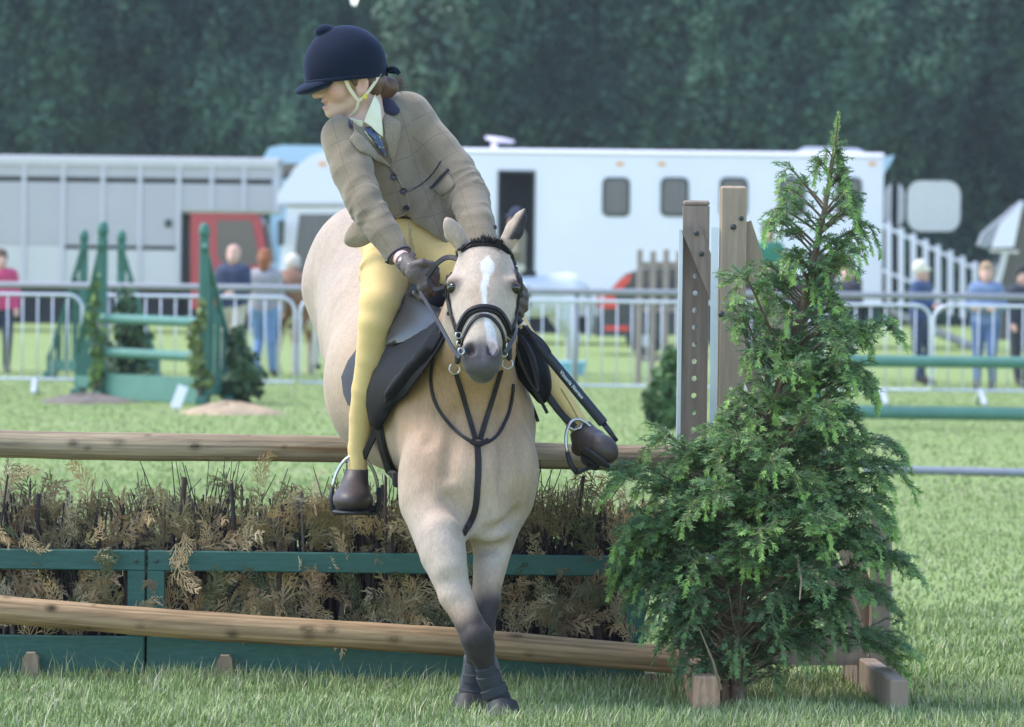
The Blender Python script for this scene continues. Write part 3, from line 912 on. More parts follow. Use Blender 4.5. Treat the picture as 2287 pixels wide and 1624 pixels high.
jump('green show jump with two slatted wings, two poles and a plank', [
    ((wl_.x, 47.7, 1.72), (wl_b.x, 48.5), 0, .55, 3), ((wr_.x, 46.0, 1.70), (wr_b.x, 46.9), 0, .55, 3)],
     [(at(224, 711, 47.5), at(446, 720, 45.9), .052), (at(224, 786, 47.5), at(440, 797, 45.9), .052)], (at(226, 850, 47.5), at(446, 850, 45.9), .26))
jb1, jb2 = P(187, 600, 56), P(271, 600, 56)
jump('green show jump further back, seen through the nearer jump and barrier', [
    ((jb1.x, 56, 1.70), (P(108, 700, 56).x, 56.3), 0, .3, 3), ((jb2.x, 56, 1.70), (P(345, 700, 56).x, 56.3), 0, .3, 3)], [])
jr = P(1905, 700, 41.5)
jump('green poles of a show jump on the right behind the fir tree', [
    ((jr.x - .35, 41.2, 1.5), (jr.x - .9, 41.6), 0, .5, 3), ((P(2470, 700, 41).x, 41, 1.5), (P(2600, 700, 41).x, 41.4), 0, .5, 3)],
     [(at(1895, 806, 41.2), at(2470, 812, 41), .055), (at(1885, 920, 41.2), at(2470, 928, 41), .062)])
gp_ = thing('ground_pole', 'grey pole lying on the grass at the far right', 'pole', tuple(GP(2150, 1050)))
a, b = GP(1930, 1048, .03), GP(2420, 1059, .03)
MB().tube([a, b], .03, 12).build('shaft', mat('pole_grey', (.20, .22, .27), rough=.6), gp_, smooth=True, auto=50)
for e, f in ((a, a.lerp(b, .12)), (a.lerp(b, .88), b)):
    MB().tube([e.lerp(f, -.01), f], .0325, 12).build('band', M_RAIL, gp_, smooth=True, auto=50)
pg = GP(395, 912)
num = thing('white_marker', 'small white leaning marker board in front of the green plank', 'marker', tuple(pg))
MB().bar(pg + Vector((-.02, 0, .0)), pg + Vector((.06, 0.03, .22)), .10, .02, up=(0, -1, 0)).build('board', M_WHITE, num)
MB().tube([pg + Vector((-.06, .04, -.02)), pg + Vector((.0, .04, .15))], .012, 6).build('stake', M_CUP, num)
def mound(name, label, u, v, w, d, h, m):
    p = GP(u, v); V = []; F = []
    n, k = 22, 6
    for j in range(k + 1):
        f = j / k
        for i in range(n):
            a = 2 * math.pi * i / n
            r = f * (1 + .15 * math.sin(3 * a + 1) + .1 * math.sin(7 * a))
            V.append((p.x + w * r * math.cos(a), p.y + d * r * math.sin(a), h * (1 - f ** 1.5) * (1 + .2 * math.sin(5 * a + 3 * f)) - (.03 if j == k else 0)))
    for j in range(k):
        for i in range(n):
            F.append((j * n + i, (j + 1) * n + i, (j + 1) * n + (i + 1) % n, j * n + (i + 1) % n))
    o = obj(name, mesh_from(name, V, F, m, smooth=True)); return tag(o, label, 'mound')
M_EARTH = mat('earth', (0.17, 0.135, 0.11), rough=.95, var=.3, vscale=6, bump=.5)
M_SAND = mat('sand', (0.42, 0.30, 0.19), rough=.95, var=.2, vscale=6, bump=.4)
mound('earth_patch', 'flat brown earth patch under the left green wing', 190, 900, .55, .5, .09, M_EARTH)
mound('sand_patch', 'low tan sand heap under the right green wing', 510, 925, .52, .4, .11, M_SAND)
# dressing shrubs
def shrub(label, u, vb, vt, w, seed, y, c0=(0.03, .06, .03), c1=(.09, .15, .06), name='conifer_shrub', nleaf=900):
    b = P(u, vb, y); t_ = P(u, vt, y); h = t_.z
    bl = [(b.x + .05 * math.sin(k * 2.1 + seed), y + .05 * math.cos(k * 1.3), h * (0.2 + .2 * k), w * (1.0 - .2 * k), w * (1 - .2 * k), h * .2) for k in range(4)]
    return leafy_tree(name, label, 'shrub', (b.x, y, 0), bl, nleaf, .055, c0, c1, seed, .03, 'clipped conifer dressing beside the jumps', up=.2)
shrub('dark conifer shrub standing behind the green poles on the left', 288, 850, 640, .3, 61, 48.6)
shrub('dark conifer shrub leaning at the right green wing', 538, 905, 730, .26, 62, 46.6)
shrub('bright green leafy branch tied to the left green wing', 212, 890, 600, .085, 63, 47.35, (.07, .12, .03), (.17, .26, .07), 'leafy_branch', 170)
shrub('yellow-green leafy branch tied inside the right green wing', 440, 905, 660, .10, 64, 45.7, (.09, .12, .03), (.22, .26, .08), 'leafy_branch', 170)
shrub('small green conifer just left of the grey wooden post', 1484, 965, 775, .2, 65, 40.0, (.05, .10, .035), (.12, .21, .07))
# wooden picket panel behind the barrier
Y = 56.0
pk = thing('picket_panel', 'weathered wooden picket panel behind the barrier left of the posts', 'fence', (P(1470, 800, Y).x, Y, 0))
M_PICK = mat('picket_wood', (.33, .26, .22), rough=.8, var=.2, vscale=6)
for k, u in enumerate((1429, 1459, 1488, 1517, 1546)):
    a = P(u, 560 + (k % 2) * 4, Y); MB().box((a.x, Y, (a.z - .05) / 2 + .02), (.075, .03, a.z + .05), bev=.01).build('picket', M_PICK, pk)
for v in (592, 690, 800):
    a, b = P(1422, v, Y + .04), P(1556, v, Y + .04); MB().bar(a, b, .04, .08).build('cross_rail', M_PICK, pk)
# blue tub
pb = GP(1277, 838)
tub = thing('blue_tub', 'pale blue plastic tub on the grass behind the barrier', 'tub', tuple(pb))
MB().lathe([(.0, .01), (.15, 0), (.19, .17), (.2, .18), (.185, .175), (.145, .02)], 20, tuple(pb)).build('bowl', mat('tub_blue', (.22, .50, .72), rough=.4), tub, smooth=True, auto=50)
MB().tube([pb + Vector((.2 * math.cos(R(a)), .2 * math.sin(R(a)), .18)) for a in range(0, 360, 20)], .012, 6, closed=True).build('rim', mat('tub_rim', (.3, .58, .78), rough=.4), tub, smooth=True)

# ================================================================== SPECTATORS AND FAR RIDERS
M_SKIN = mat('skin', (0.62, 0.36, 0.28), rough=.55, var=.06)
def cloth(name, c): return mat('cloth_' + name, c, rough=.85, var=.12, vscale=12, sheen=.15)
def limb_mesh(parts, h, name, m, parent, k=.03, pad=.12):
    pts = [np.array(p) for ch in parts for p, r in ch]
    F_ = Field(np.min(pts, 0) - pad - .1, np.max(pts, 0) + pad + .1, h)
    for ch in parts: F_.chain(ch, k)
    V, F = F_.net()
    return obj(name, mesh_from(name, V, F, m, smooth=True), parent, world_coords=False)
def person(label, u, vtop, y, coat, trous, hair, facing=0.0, arms='down', hat=None, walk=.1, group=None, seated=False, base_z=0.0):
    top = P(u, vtop, y); hgt = top.z - base_z if not seated else 1.68
    t = thing('person', label, 'person', (top.x, y, base_z), facing, group)
    s = hgt / 1.72
    def q(x, yy, z): return (x * s, yy * s, z * s)
    hip = .92
    legs = []
    for sx in (-1, 1):
        if seated:
            legs.append([(q(sx * .1, 0, hip), .095), (q(sx * .27, -.3, hip - .18), .075), (q(sx * .29, -.12, hip - .62), .05)])
        else:
            f = walk * sx
            legs.append([(q(sx * .09, 0, hip), .098), (q(sx * .1, -.05 - f * .5, .5), .066), (q(sx * .1, f * .9, .1), .048)])
    if arms == 'down':
        A = [[(q(sx * .17, .0, 1.40), .065), (q(sx * .24, .02, 1.12), .05), (q(sx * .22, -.12, .9), .036)] for sx in (-1, 1)]
    elif arms == 'fold':
        A = [[(q(sx * .17, .0, 1.40), .065), (q(sx * .25, -.02, 1.14), .052), (q(-sx * .05, -.24, 1.12), .036)] for sx in (-1, 1)]
    else:
        A = [[(q(sx * .17, .0, 1.40), .065), (q(sx * .23, -.04, 1.14), .05), (q(sx * .12, -.32, 1.1), .036)] for sx in (-1, 1)]
    hands = [[a[-1], (tuple(np.array(a[-1][0]) + (np.array(a[-1][0]) - np.array(a[-2][0])) * .3), .032)] for a in A]
    head = [[(q(0, -.015, 1.57), .082), (q(0, .01, 1.64), .088)], [(q(0, -.06, 1.52), .045), (q(0, -.04, 1.55), .06)], [(q(0, .01, 1.40), .055), (q(0, 0, 1.5), .052)],
            [(q(0, -.1, 1.565), .014), (q(0, -.115, 1.55), .013)]]
    core = [[(q(0, 0, .95), .1), (q(0, 0, 1.38), .1)]]
    feet = [(l[-1][0], (q(l[-1][0][0] / s, l[-1][0][1] / s - .16, max(.035, l[-1][0][2] / s - .07)))) for l in legs]
    body = limb_mesh(head + hands + core + [[(p_, r_ * .7) for p_, r_ in a] for a in A] + [[(p_, r_ * .7) for p_, r_ in l] for l in legs], .014, 'body', M_SKIN, t, .02)
    limb_mesh([[(q(-.12, 0, 1.36), .095), (q(.12, 0, 1.36), .095)], [(q(-.07, 0, 1.36), .12), (q(-.07, 0, .95), .12)], [(q(.07, 0, 1.36), .12), (q(.07, 0, .95), .12)]] + A, .016, 'jacket', cloth(*coat), t, .05)
    limb_mesh([[(q(-.07, 0, hip + .02), .112), (q(.07, 0, hip + .02), .112)]] + legs, .016, 'trousers', cloth(*trous), t, .04)
    for a, b in feet: limb_mesh([[(a, .048), (b, .04)]], .013, 'shoe', cloth('shoe', (.05, .04, .035)), t, .02)
    if hair: limb_mesh([[(q(0, .02, 1.635), .096), (q(0, .01, 1.675), .088)]] + ([[(q(0, .07, 1.5), .06), (q(0, .07, 1.6), .07)]] if hair[2] else []), .013, 'hair', cloth(hair[0], hair[1]), t, .03)
    if hat:
        limb_mesh([[(q(0, .015, 1.66), .104), (q(0, .015, 1.68), .1)], [(q(-.05, -.11, 1.645), .022), (q(.05, -.11, 1.645), .022)]], .013, 'hat', cloth(*hat), t, .03)
    return t
person('person in a bright pink coat at the left edge behind the barrier', 2, 562, 58, ('pink', (.55, .06, .15)), ('navy', (.03, .035, .06)), ('brownhair', (.14, .08, .05), True), R(10))
person('bald person in a navy jacket and pale trousers by the red cab', 522, 548, 57, ('navyj', (.03, .04, .09)), ('beige', (.50, .43, .33)), None, R(-20), 'hold', walk=.16)
person('person with red-brown hair in grey top and blue jeans, back turned', 592, 562, 58, ('greytop', (.33, .30, .32)), ('jeans', (.16, .26, .46)), ('redhair', (.30, .10, .04), True), R(170))
person('person in a dark jacket right behind the fir tree trunk tip', 1893, 592, 60, ('darkj', (.025, .025, .04)), ('darktr', (.04, .04, .05)), ('brownhair', (.14, .08, .05), True), R(-40), 'fold')
person('person in a cream cap and navy vest before the slatted ramp', 2058, 590, 58, ('navyvest', (.04, .07, .16)), ('navytr', (.03, .045, .09)), None, R(60), 'fold', hat=('creamcap', (.70, .64, .52)))
person('person in a denim blue shirt and jeans at the right behind the barrier', 2203, 592, 56, ('denim', (.15, .21, .35)), ('jeansd', (.08, .13, .27)), ('sandyhair', (.40, .26, .16), False), R(-10), 'fold')
person('person in dark clothes cut off by the right picture edge', 2284, 600, 57, ('darkb', (.03, .035, .05)), ('darktr', (.04, .04, .05)), ('darkhair', (.02, .02, .02), True), R(25))

def far_horse(label, x, y, rz, coat, legs_c, mane, s=1.0, name='horse'):
    t = thing(name, label, 'horse', (x, y, 0), rz)
    F_ = Field((-1.1, -.4, -.02), (1.35, .4, 1.95), .02)
    ch = [[((-.62, 0, 1.12), .27), ((-.2, 0, 1.05), .285), ((.25, 0, 1.05), .28), ((.5, 0, 1.1), .24)],
          [((.5, 0, 1.15), .2), ((.78, 0, 1.42), .14), ((.95, 0, 1.62), .105)],
          [((.95, 0, 1.64), .1), ((1.08, 0, 1.5), .085), ((1.24, 0, 1.3), .06)]]
    for sy in (-1, 1):
        ch.append([((.45, sy * .14, .95), .13), ((.44, sy * .14, .62), .075), ((.45, sy * .13, .42), .055), ((.45, sy * .13, .14), .04), ((.48, sy * .13, .04), .055)])
        ch.append([((-.62, sy * .14, 1.0), .2), ((-.55, sy * .15, .78), .12), ((-.72, sy * .14, .5), .06), ((-.7, sy * .13, .16), .042), ((-.66, sy * .13, .04), .055)])
        ch.append([((.93, sy * .06, 1.7), .03), ((.95, sy * .08, 1.82), .012)])
    for c in ch: F_.chain([(tuple(np.array(p) * s), r * s) for p, r in c], .08)
    V, F = F_.net()
    c = np.tile(np.array(coat), (len(V), 1)); k = sstep(-V[:, 2], -.5, -.35)[:, None]
    c = c * (1 - k) + np.array(legs_c) * k
    obj('body', mesh_from('body', V, F, mat('far_coat', (0, 0, 0), rough=.6, attr=True, var=.08), smooth=True, cols=c), t, world_coords=False)
    limb_mesh([[((-.88, 0, 1.2), .05), ((-.98, 0, .95), .07), ((-.95, 0, .5), .03)]], .02, 'tail', cloth(*mane), t)
    limb_mesh([[((.55, 0, 1.38), .03), ((.8, 0, 1.62), .035), ((.95, 0, 1.74), .03)]], .02, 'mane', cloth(*mane), t)
    limb_mesh([[((-.1, 0, 1.36), .07), ((.15, 0, 1.36), .07)], [((.05, -.27, 1.15), .05), ((.05, -.29, .9), .03)], [((.05, .27, 1.15), .05), ((.05, .29, .9), .03)]], .02, 'saddle', cloth('tack', (.02, .017, .015)), t, .05)
    return t
hx = P(668, 700, 60).x
far_horse('brown horse with white socks half hidden behind the pony rump', hx + .1, 60, R(70), (.22, .10, .05), (.5, .42, .38), ('mane_dk', (.03, .02, .015)))
person('rider in a pale hat and navy jacket on the brown horse', 655, 566, 60.05, ('navyj', (.03, .04, .09)), ('cream', (.6, .54, .42)), None, R(165), 'hold', hat=('palehat', (.66, .58, .50)), seated=True, base_z=P(655, 566, 60.05).z - 1.74)
wx = P(1195, 700, 62).x
far_horse('white horse standing before the horsebox, partly behind the pony head', wx - .15, 62, R(200), (.66, .66, .68), (.6, .57, .52), ('mane_lt', (.5, .5, .5)))
person('far rider in a brown tweed jacket and navy helmet on the white horse', 1152, 462, 62.05, ('tweedfar', (.22, .18, .13)), ('cream', (.6, .54, .42)), None, R(-70), 'hold', hat=('navyhat', (.02, .025, .06)), seated=True, base_z=P(1152, 462, 62.05).z - 1.74)
far_horse('dark bay horse hidden behind the wooden posts and the fir tree', P(1716, 700, 62).x + .1, 62, R(20), (.05, .03, .02), (.03, .02, .02), ('mane_dk', (.03, .02, .015)))
person('far rider with dark hair in a green top seen between post and tree', 1716, 497, 62.05, ('greentop', (.05, .22, .14)), ('darktr', (.04, .04, .05)), ('darkhair', (.02, .02, .02), False), R(20), 'hold', seated=True, base_z=P(1716, 497, 62.05).z - 1.70)

# ================================================================== HAZE
hz = MB().box((0, 68, 6.4), (60, 138, 15.6)).build('haze', None)  # added volume that lifts the dark tones and pales distant things
hm = bpy.data.materials.new('thin_haze'); hm.use_nodes = True
hn = hm.node_tree.nodes; hn.remove(hn['Principled BSDF'])
hv = hn.new('ShaderNodeVolumePrincipled'); hv.inputs['Color'].default_value = (.86, .91, 1, 1); hv.inputs['Density'].default_value = HAZE; hv.inputs['Anisotropy'].default_value = 0.0
hm.node_tree.links.new(hv.outputs[0], hn['Material Output'].inputs['Volume'])
hz.data.materials.append(hm); tag(hz, 'thin pale haze volume added to wash and lift the distant tones', 'haze', kind='stuff')
# ================================================================== FOREGROUND BRUSH FENCE
M_FGREEN = mat('fence_green', (0.024, 0.102, 0.082), rough=0.55, var=0.16, vscale=4, stretch=(.25, 1, 1), bump=0.25, bscale=60, fine=.12, fscale=90, wear=((0.19, 0.20, 0.16), 0.655, 9.0))
M_PEG = mat('peg_wood', (0.31, 0.225, 0.16), rough=0.85, var=0.25, vscale=12, stretch=(1, 1, .2), bump=.4)
M_BOLT = mat('bolt', (0.06, 0.07, 0.07), rough=0.5, metal=0.5)
M_STICK = [mat('stick_brown', (0.085, 0.055, 0.045), rough=.85, var=.35, vscale=30, bump=.4),
           mat('stick_grey', (0.15, 0.115, 0.10), rough=.85, var=.3, vscale=30, bump=.4),
           mat('stick_dark', (0.04, 0.028, 0.028), rough=.85, var=.3, vscale=30)]
M_CUTEND = mat('cut_end', (0.40, 0.30, 0.20), rough=.8)
M_FROND = [mat('frond_olive', (0.27, 0.215, 0.11), rough=.7, var=.3, vscale=20, trans=.2),
           mat('frond_tan', (0.50, 0.35, 0.18), rough=.75, var=.25, vscale=20, trans=.2),
           mat('frond_green', (0.125, 0.14, 0.065), rough=.7, var=.3, vscale=20, trans=.2),
           mat('frond_brown', (0.31, 0.21, 0.12), rough=.75, var=.3, vscale=20, trans=.2),
           mat('frond_pale', (0.46, 0.37, 0.225), rough=.75, var=.25, vscale=20, trans=.2)]
YF = 15.18
def frond_mesh(seed, m):
    """dried cypress spray: arching stem with flat drooping side sprigs, about 0.16 long, tip up +Z then curling"""
    g = random.Random(seed); V = []; F = []
    L_ = .15 + .05 * g.random(); curl = g.uniform(.7, 2.1) * g.choice((-1, 1)); out = g.uniform(.2, .9)
    n = 11; pts = []; a = 0; p = Vector((0, 0, 0))
    for i in range(n + 1):
        pts.append(p.copy()); a = curl * (i / n) ** 1.4
        p = p + Vector((math.sin(a), -out * (i / n) * .8, math.cos(a))).normalized() * (L_ / n)
    def sprig(b, d, nrm, l, w, dr):
        # narrow tapering ribbon in two bends, drooping towards its tip
        q = [b, b + d * l * .4, b + d * l * .75 + Vector((0, 0, -dr * l * .25)), b + d * l + Vector((0, 0, -dr * l * .7))]
        s_ = d.cross(nrm).normalized(); k = len(V)
        for j, ww in enumerate((.5, 1, .85)): V.extend([q[j] - s_ * w * ww, q[j] + s_ * w * ww])
        V.append(q[3]); F.extend([(k, k + 1, k + 3, k + 2), (k + 2, k + 3, k + 5, k + 4), (k + 4, k + 5, k + 6)])
        return q
    for i in range(n):
        d = (pts[i + 1] - pts[i]).normalized(); nrm = Vector((g.uniform(-.5, .5), -1, g.uniform(-.4, .6))).normalized()
        sd = d.cross(nrm).normalized(); f = i / n
        k = len(V); w = .0022 * (1 - f * .6)
        V.extend([pts[i] - sd * w, pts[i] + sd * w, pts[i + 1] + sd * w, pts[i + 1] - sd * w]); F.append((k, k + 1, k + 2, k + 3))
        for sgn in (-1, 1):
            ll = (.062 * (1 - .7 * f) + .010) * g.uniform(.65, 1.25)
            dd = (d * g.uniform(1.0, 1.7) + sd * sgn * g.uniform(.6, 1.1) + nrm * g.uniform(-.3, .3)).normalized(); dr = g.uniform(.2, .9)
            q = sprig(pts[i], dd, nrm, ll, .0022, dr)
            for h_ in (1, 2):
                sprig(q[h_], (dd + d * .7 + sd * sgn * -.2).normalized(), nrm, ll * .42, .0017, dr)
                if h_ == 1: sprig(q[h_], (dd - d * .2 + sd * sgn * .6).normalized(), nrm, ll * .4, .0017, dr)
    return mesh_from('frond', V, F, m)
FRONDS = [[frond_mesh(100 + i * 7 + j, M_FROND[i]) for j in range(4)] for i in range(5)]
def stick_mesh(seed, m):
    g = random.Random(seed); pts = [Vector((0, 0, 0))]; n = 5
    for i in range(n): pts.append(pts[-1] + Vector((g.uniform(-.012, .012), g.uniform(-.01, .01), 1.0 / n)))
    mb = MB(); mb.tube(pts, [.5, .48, .5, .45, .42, .4], 6)
    me = mesh_from('stick', mb.V, mb.F, m, True); me.materials.append(M_CUTEND); me.polygons[-1].material_index = 1 if seed % 3 else 0
    return me
# sticks are unit tall with 0.5 radius: the object's scale sets length and thickness
STICKS = [stick_mesh(300 + k, M_STICK[k % 3]) for k in range(9)]
def put(me, name, parent, loc, rot, scl):
    o = bpy.data.objects.new(name, me); COL.objects.link(o); o.parent = parent
    o.matrix_parent_inverse = Matrix.Translation(-Vector(parent.location))
    o.location = loc; o.rotation_euler = rot; o.scale = scl
    return o
def zf(v, u, y=YF): return P(u, v, y).z
def brush_fence(label, u0, u1, stiles, seed, nst, nfr, twigs):
    t = thing('brush_fence', label, 'fence', (P((u0 + u1) / 2, 1500, YF).x, YF + .15, 0))
    uc = (u0 + u1) / 2
    x0, x1 = P(u0, 1300, YF).x, P(u1, 1300, YF).x
    zt1, zt0, zb1 = .437, .368, .142
    for yy, nm in ((YF, 'top_board'), (YF + .30, 'top_board')):
        b = MB().box(((x0 + x1) / 2, yy + .0125, (zt0 + zt1) / 2), (x1 - x0, .025, zt1 - zt0), bev=.004).build(nm, M_FGREEN, t)
        b2 = MB().box(((x0 + x1) / 2, yy + .0125, zb1 / 2 + .004), (x1 - x0, .025, zb1), bev=.004).build('bottom_board', M_FGREEN, t)
        for us in stiles:
            xs_ = P(us, 1300, YF).x
            MB().box((xs_, yy + .014, (zt0 + zb1) / 2 + .003), (.06, .022, zt0 - zb1 - .001), bev=.003).build('stile', M_FGREEN, t)
            if yy == YF:
                MB().lathe([(.007, 0), (.007, .006), (.003, .008)], 8, (xs_ + .0, yy - .0, (zt0 + zt1) / 2), Matrix.Rotation(R(90), 3, 'X')).build('bolt', M_BOLT, b)
    g = random.Random(seed)
    # upright sticks
    for i in range(nst):
        f = (i + .5) / nst + g.uniform(-.4, .4) / nst
        x = x0 + .012 + (x1 - x0 - .024) * f
        y = YF + g.uniform(.05, .27)
        hgt = g.choice((g.uniform(.36, .5), g.uniform(.42, .58), g.uniform(.52, .68)))
        r = g.choice((.008, .010, .013, .018, .024))
        put(g.choice(STICKS), 'stick', t, (x, y, .03), (R(g.gauss(0, 3)), R(g.gauss(0, 7)), g.uniform(0, 6)), (r, r, hgt))
    # dried sprays: between the boards, then above the top board
    for i in range(nfr):
        low = i < nfr * .42
        x = g.uniform(x0 + .03, x1 - .03)
        c = g.choices(range(5), (3.6, 2.6, 1.4, 2.6, 3.4))[0]
        if low:
            loc = (x, YF + g.uniform(.008, .10), g.uniform(.13, .28)); rot = (R(g.uniform(-12, 25)), R(g.gauss(0, 32)), R(g.gauss(0, 22)))
        else:
            loc = (x, YF + g.uniform(.03, .27), g.uniform(.40, .545)); rot = (R(g.uniform(-10, 35)), R(g.gauss(0, 30)), R(g.gauss(0, 30)))
        s = g.uniform(.5, 1.4)
        put(g.choice(FRONDS[c]), 'frond', t, loc, rot, (s, s, s))
    # the mass of smaller sprays behind, too many to pick apart
    for c in range(5):
        Vs, Fs, o_ = [], [], 0
        for i in range(int((x1 - x0) * (34, 24, 14, 28, 26)[c])):
            me = g.choice(FRONDS[c]); low = i % 5 < 2
            loc = Vector((g.uniform(x0 + .03, x1 - .03), YF + g.uniform(.04, .16) if low else YF + g.uniform(.04, .27), g.uniform(.12, .30) if low else g.uniform(.38, .53)))
            s = g.uniform(.6, 1.2); M_ = Matrix.Translation(loc) @ Matrix.Rotation(R(g.gauss(0, 25)), 4, 'Z') @ Matrix.Rotation(R(g.gauss(0, 38)), 4, 'Y') @ Matrix.Rotation(R(g.uniform(-10, 40)), 4, 'X') @ Matrix.Scale(s, 4)
            Vs += [M_ @ v.co for v in me.vertices]; Fs += [tuple(o_ + k_ for k_ in p_.vertices) for p_ in me.polygons]; o_ = len(Vs)
        tag(obj('dry_foliage', mesh_from('dry_foliage', Vs, Fs, M_FROND[c]), t), kind='stuff')
    # thin twigs in bundles, too many to count
    mb = MB()
    for (ub, n, spread, hi) in twigs:
        xb = P(ub, 1200, YF).x
        for k in range(n):
            a = g.gauss(0, spread); bx_ = xb + g.gauss(0, .05); yb = YF + g.uniform(.06, .25); h_ = hi * g.uniform(.65, 1.1)
            p0 = Vector((bx_, yb, .2)); p2 = p0 + Vector((math.sin(a) * (h_ - .2), g.gauss(0, .03), h_ - .2)); p1 = p0.lerp(p2, .55) + Vector((g.gauss(0, .012), g.gauss(0, .01), 0))
            mb.tube([p0, p1, p2], [.0032, .0026, .0013], 4, caps=False)
            if g.random() < .6:
                q = p1.lerp(p2, g.random() * .6); mb.tube([q, q + Vector((g.gauss(0, .045), g.gauss(0, .02), g.uniform(.03, .09)))], [.002, .001], 4, caps=False)
    # dark stems filling the inside
    for k in range(int((x1 - x0) * 330)):
        x = g.uniform(x0 + .01, x1 - .01); y = YF + g.uniform(.1, .28)
        mb.tube([(x, y, .03), (x + g.gauss(0, .02), y, .25), (x + g.gauss(0, .04), y, g.uniform(.42, .62))], [.006, .005, .003], 4, caps=False)
    tw = mb.build('twigs', M_STICK[2], t, fix=False); tag(tw, kind='stuff')
    return t, x0, x1
fl, lx0, lx1 = brush_fence('left green framed brush fence cut off by the picture edge', -260, 324, (-235, 304), 11, 46, 92,
            [(30, 10, .25, .62), (120, 10, .2, .58), (215, 10, .2, .62)])
fr_, rx0, rx1 = brush_fence('long green framed brush fence stuffed with sticks and dried cypress, behind the pony', 329, 1441, (348, 1421), 12, 92, 205,
            [(405, 46, .32, .68), (480, 30, .22, .70), (640, 14, .2, .66), (835, 50, .20, .70), (900, 24, .25, .68), (1185, 60, .28, .70), (1260, 26, .3, .64), (1370, 46, .35, .62), (1340, 20, .4, .62)])
# long hanging sprays over the boards
for (u, v, y, rz_, s, c, par) in ((392, 1215, YF - .012, 178, 1.0, 1, fr_), (410, 1190, YF - .014, 160, .8, 1, fr_), (52, 1190, YF - .012, 150, .7, 1, fl), (245, 1490, YF - .012, 195, .8, 0, fl),
                              (230, 1335, YF - .012, 20, .9, 2, fl), (20, 1080, YF + .05, 35, .8, 1, fl), (590, 1090, YF + .1, -20, .9, 1, fr_), (1390, 1190, YF + .02, 35, 1.4, 1, fr_), (1410, 1215, YF - .015, 20, 1.3, 1, fr_), (1370, 1225, YF - .012, 15, 1.1, 3, fr_)):
    p = P(u, v, y); put(FRONDS[c][(u + v) % 4], 'frond', par, tuple(p), (R(8), R(rz_), 0), (s, s, s))
# short pegs holding the boards
for u, v0, v1, lab in ((67, 1460, 1522, 'short wooden peg before the left green board near the picture edge'), (501, 1466, 1526, 'short wooden peg before the long green board left of the pony'), (1452, 1506, 1546, 'short wooden peg at the right end of the long green board')):
    x = P(u, v1, YF - .06).x; h_ = P(u, v0, YF - .06).z
    mb = MB(); mb.prism([(x - .03, -.02), (x + .03, -.02), (x + .025, h_ - .012), (x + .016, h_), (x - .016, h_), (x - .026, h_ - .016)], 1, YF - .062, YF - .008)
    tp = thing('wooden_peg', lab, 'peg', (x, YF - .035, 0), 0, 'pegs along the brush fence')
    mb.build('stake', M_PEG, tp)
    MB().box((x, YF - .035, h_ + .0015), (.030, .044, .003), bev=.001).build('sawn_top', M_CUTEND, tp)

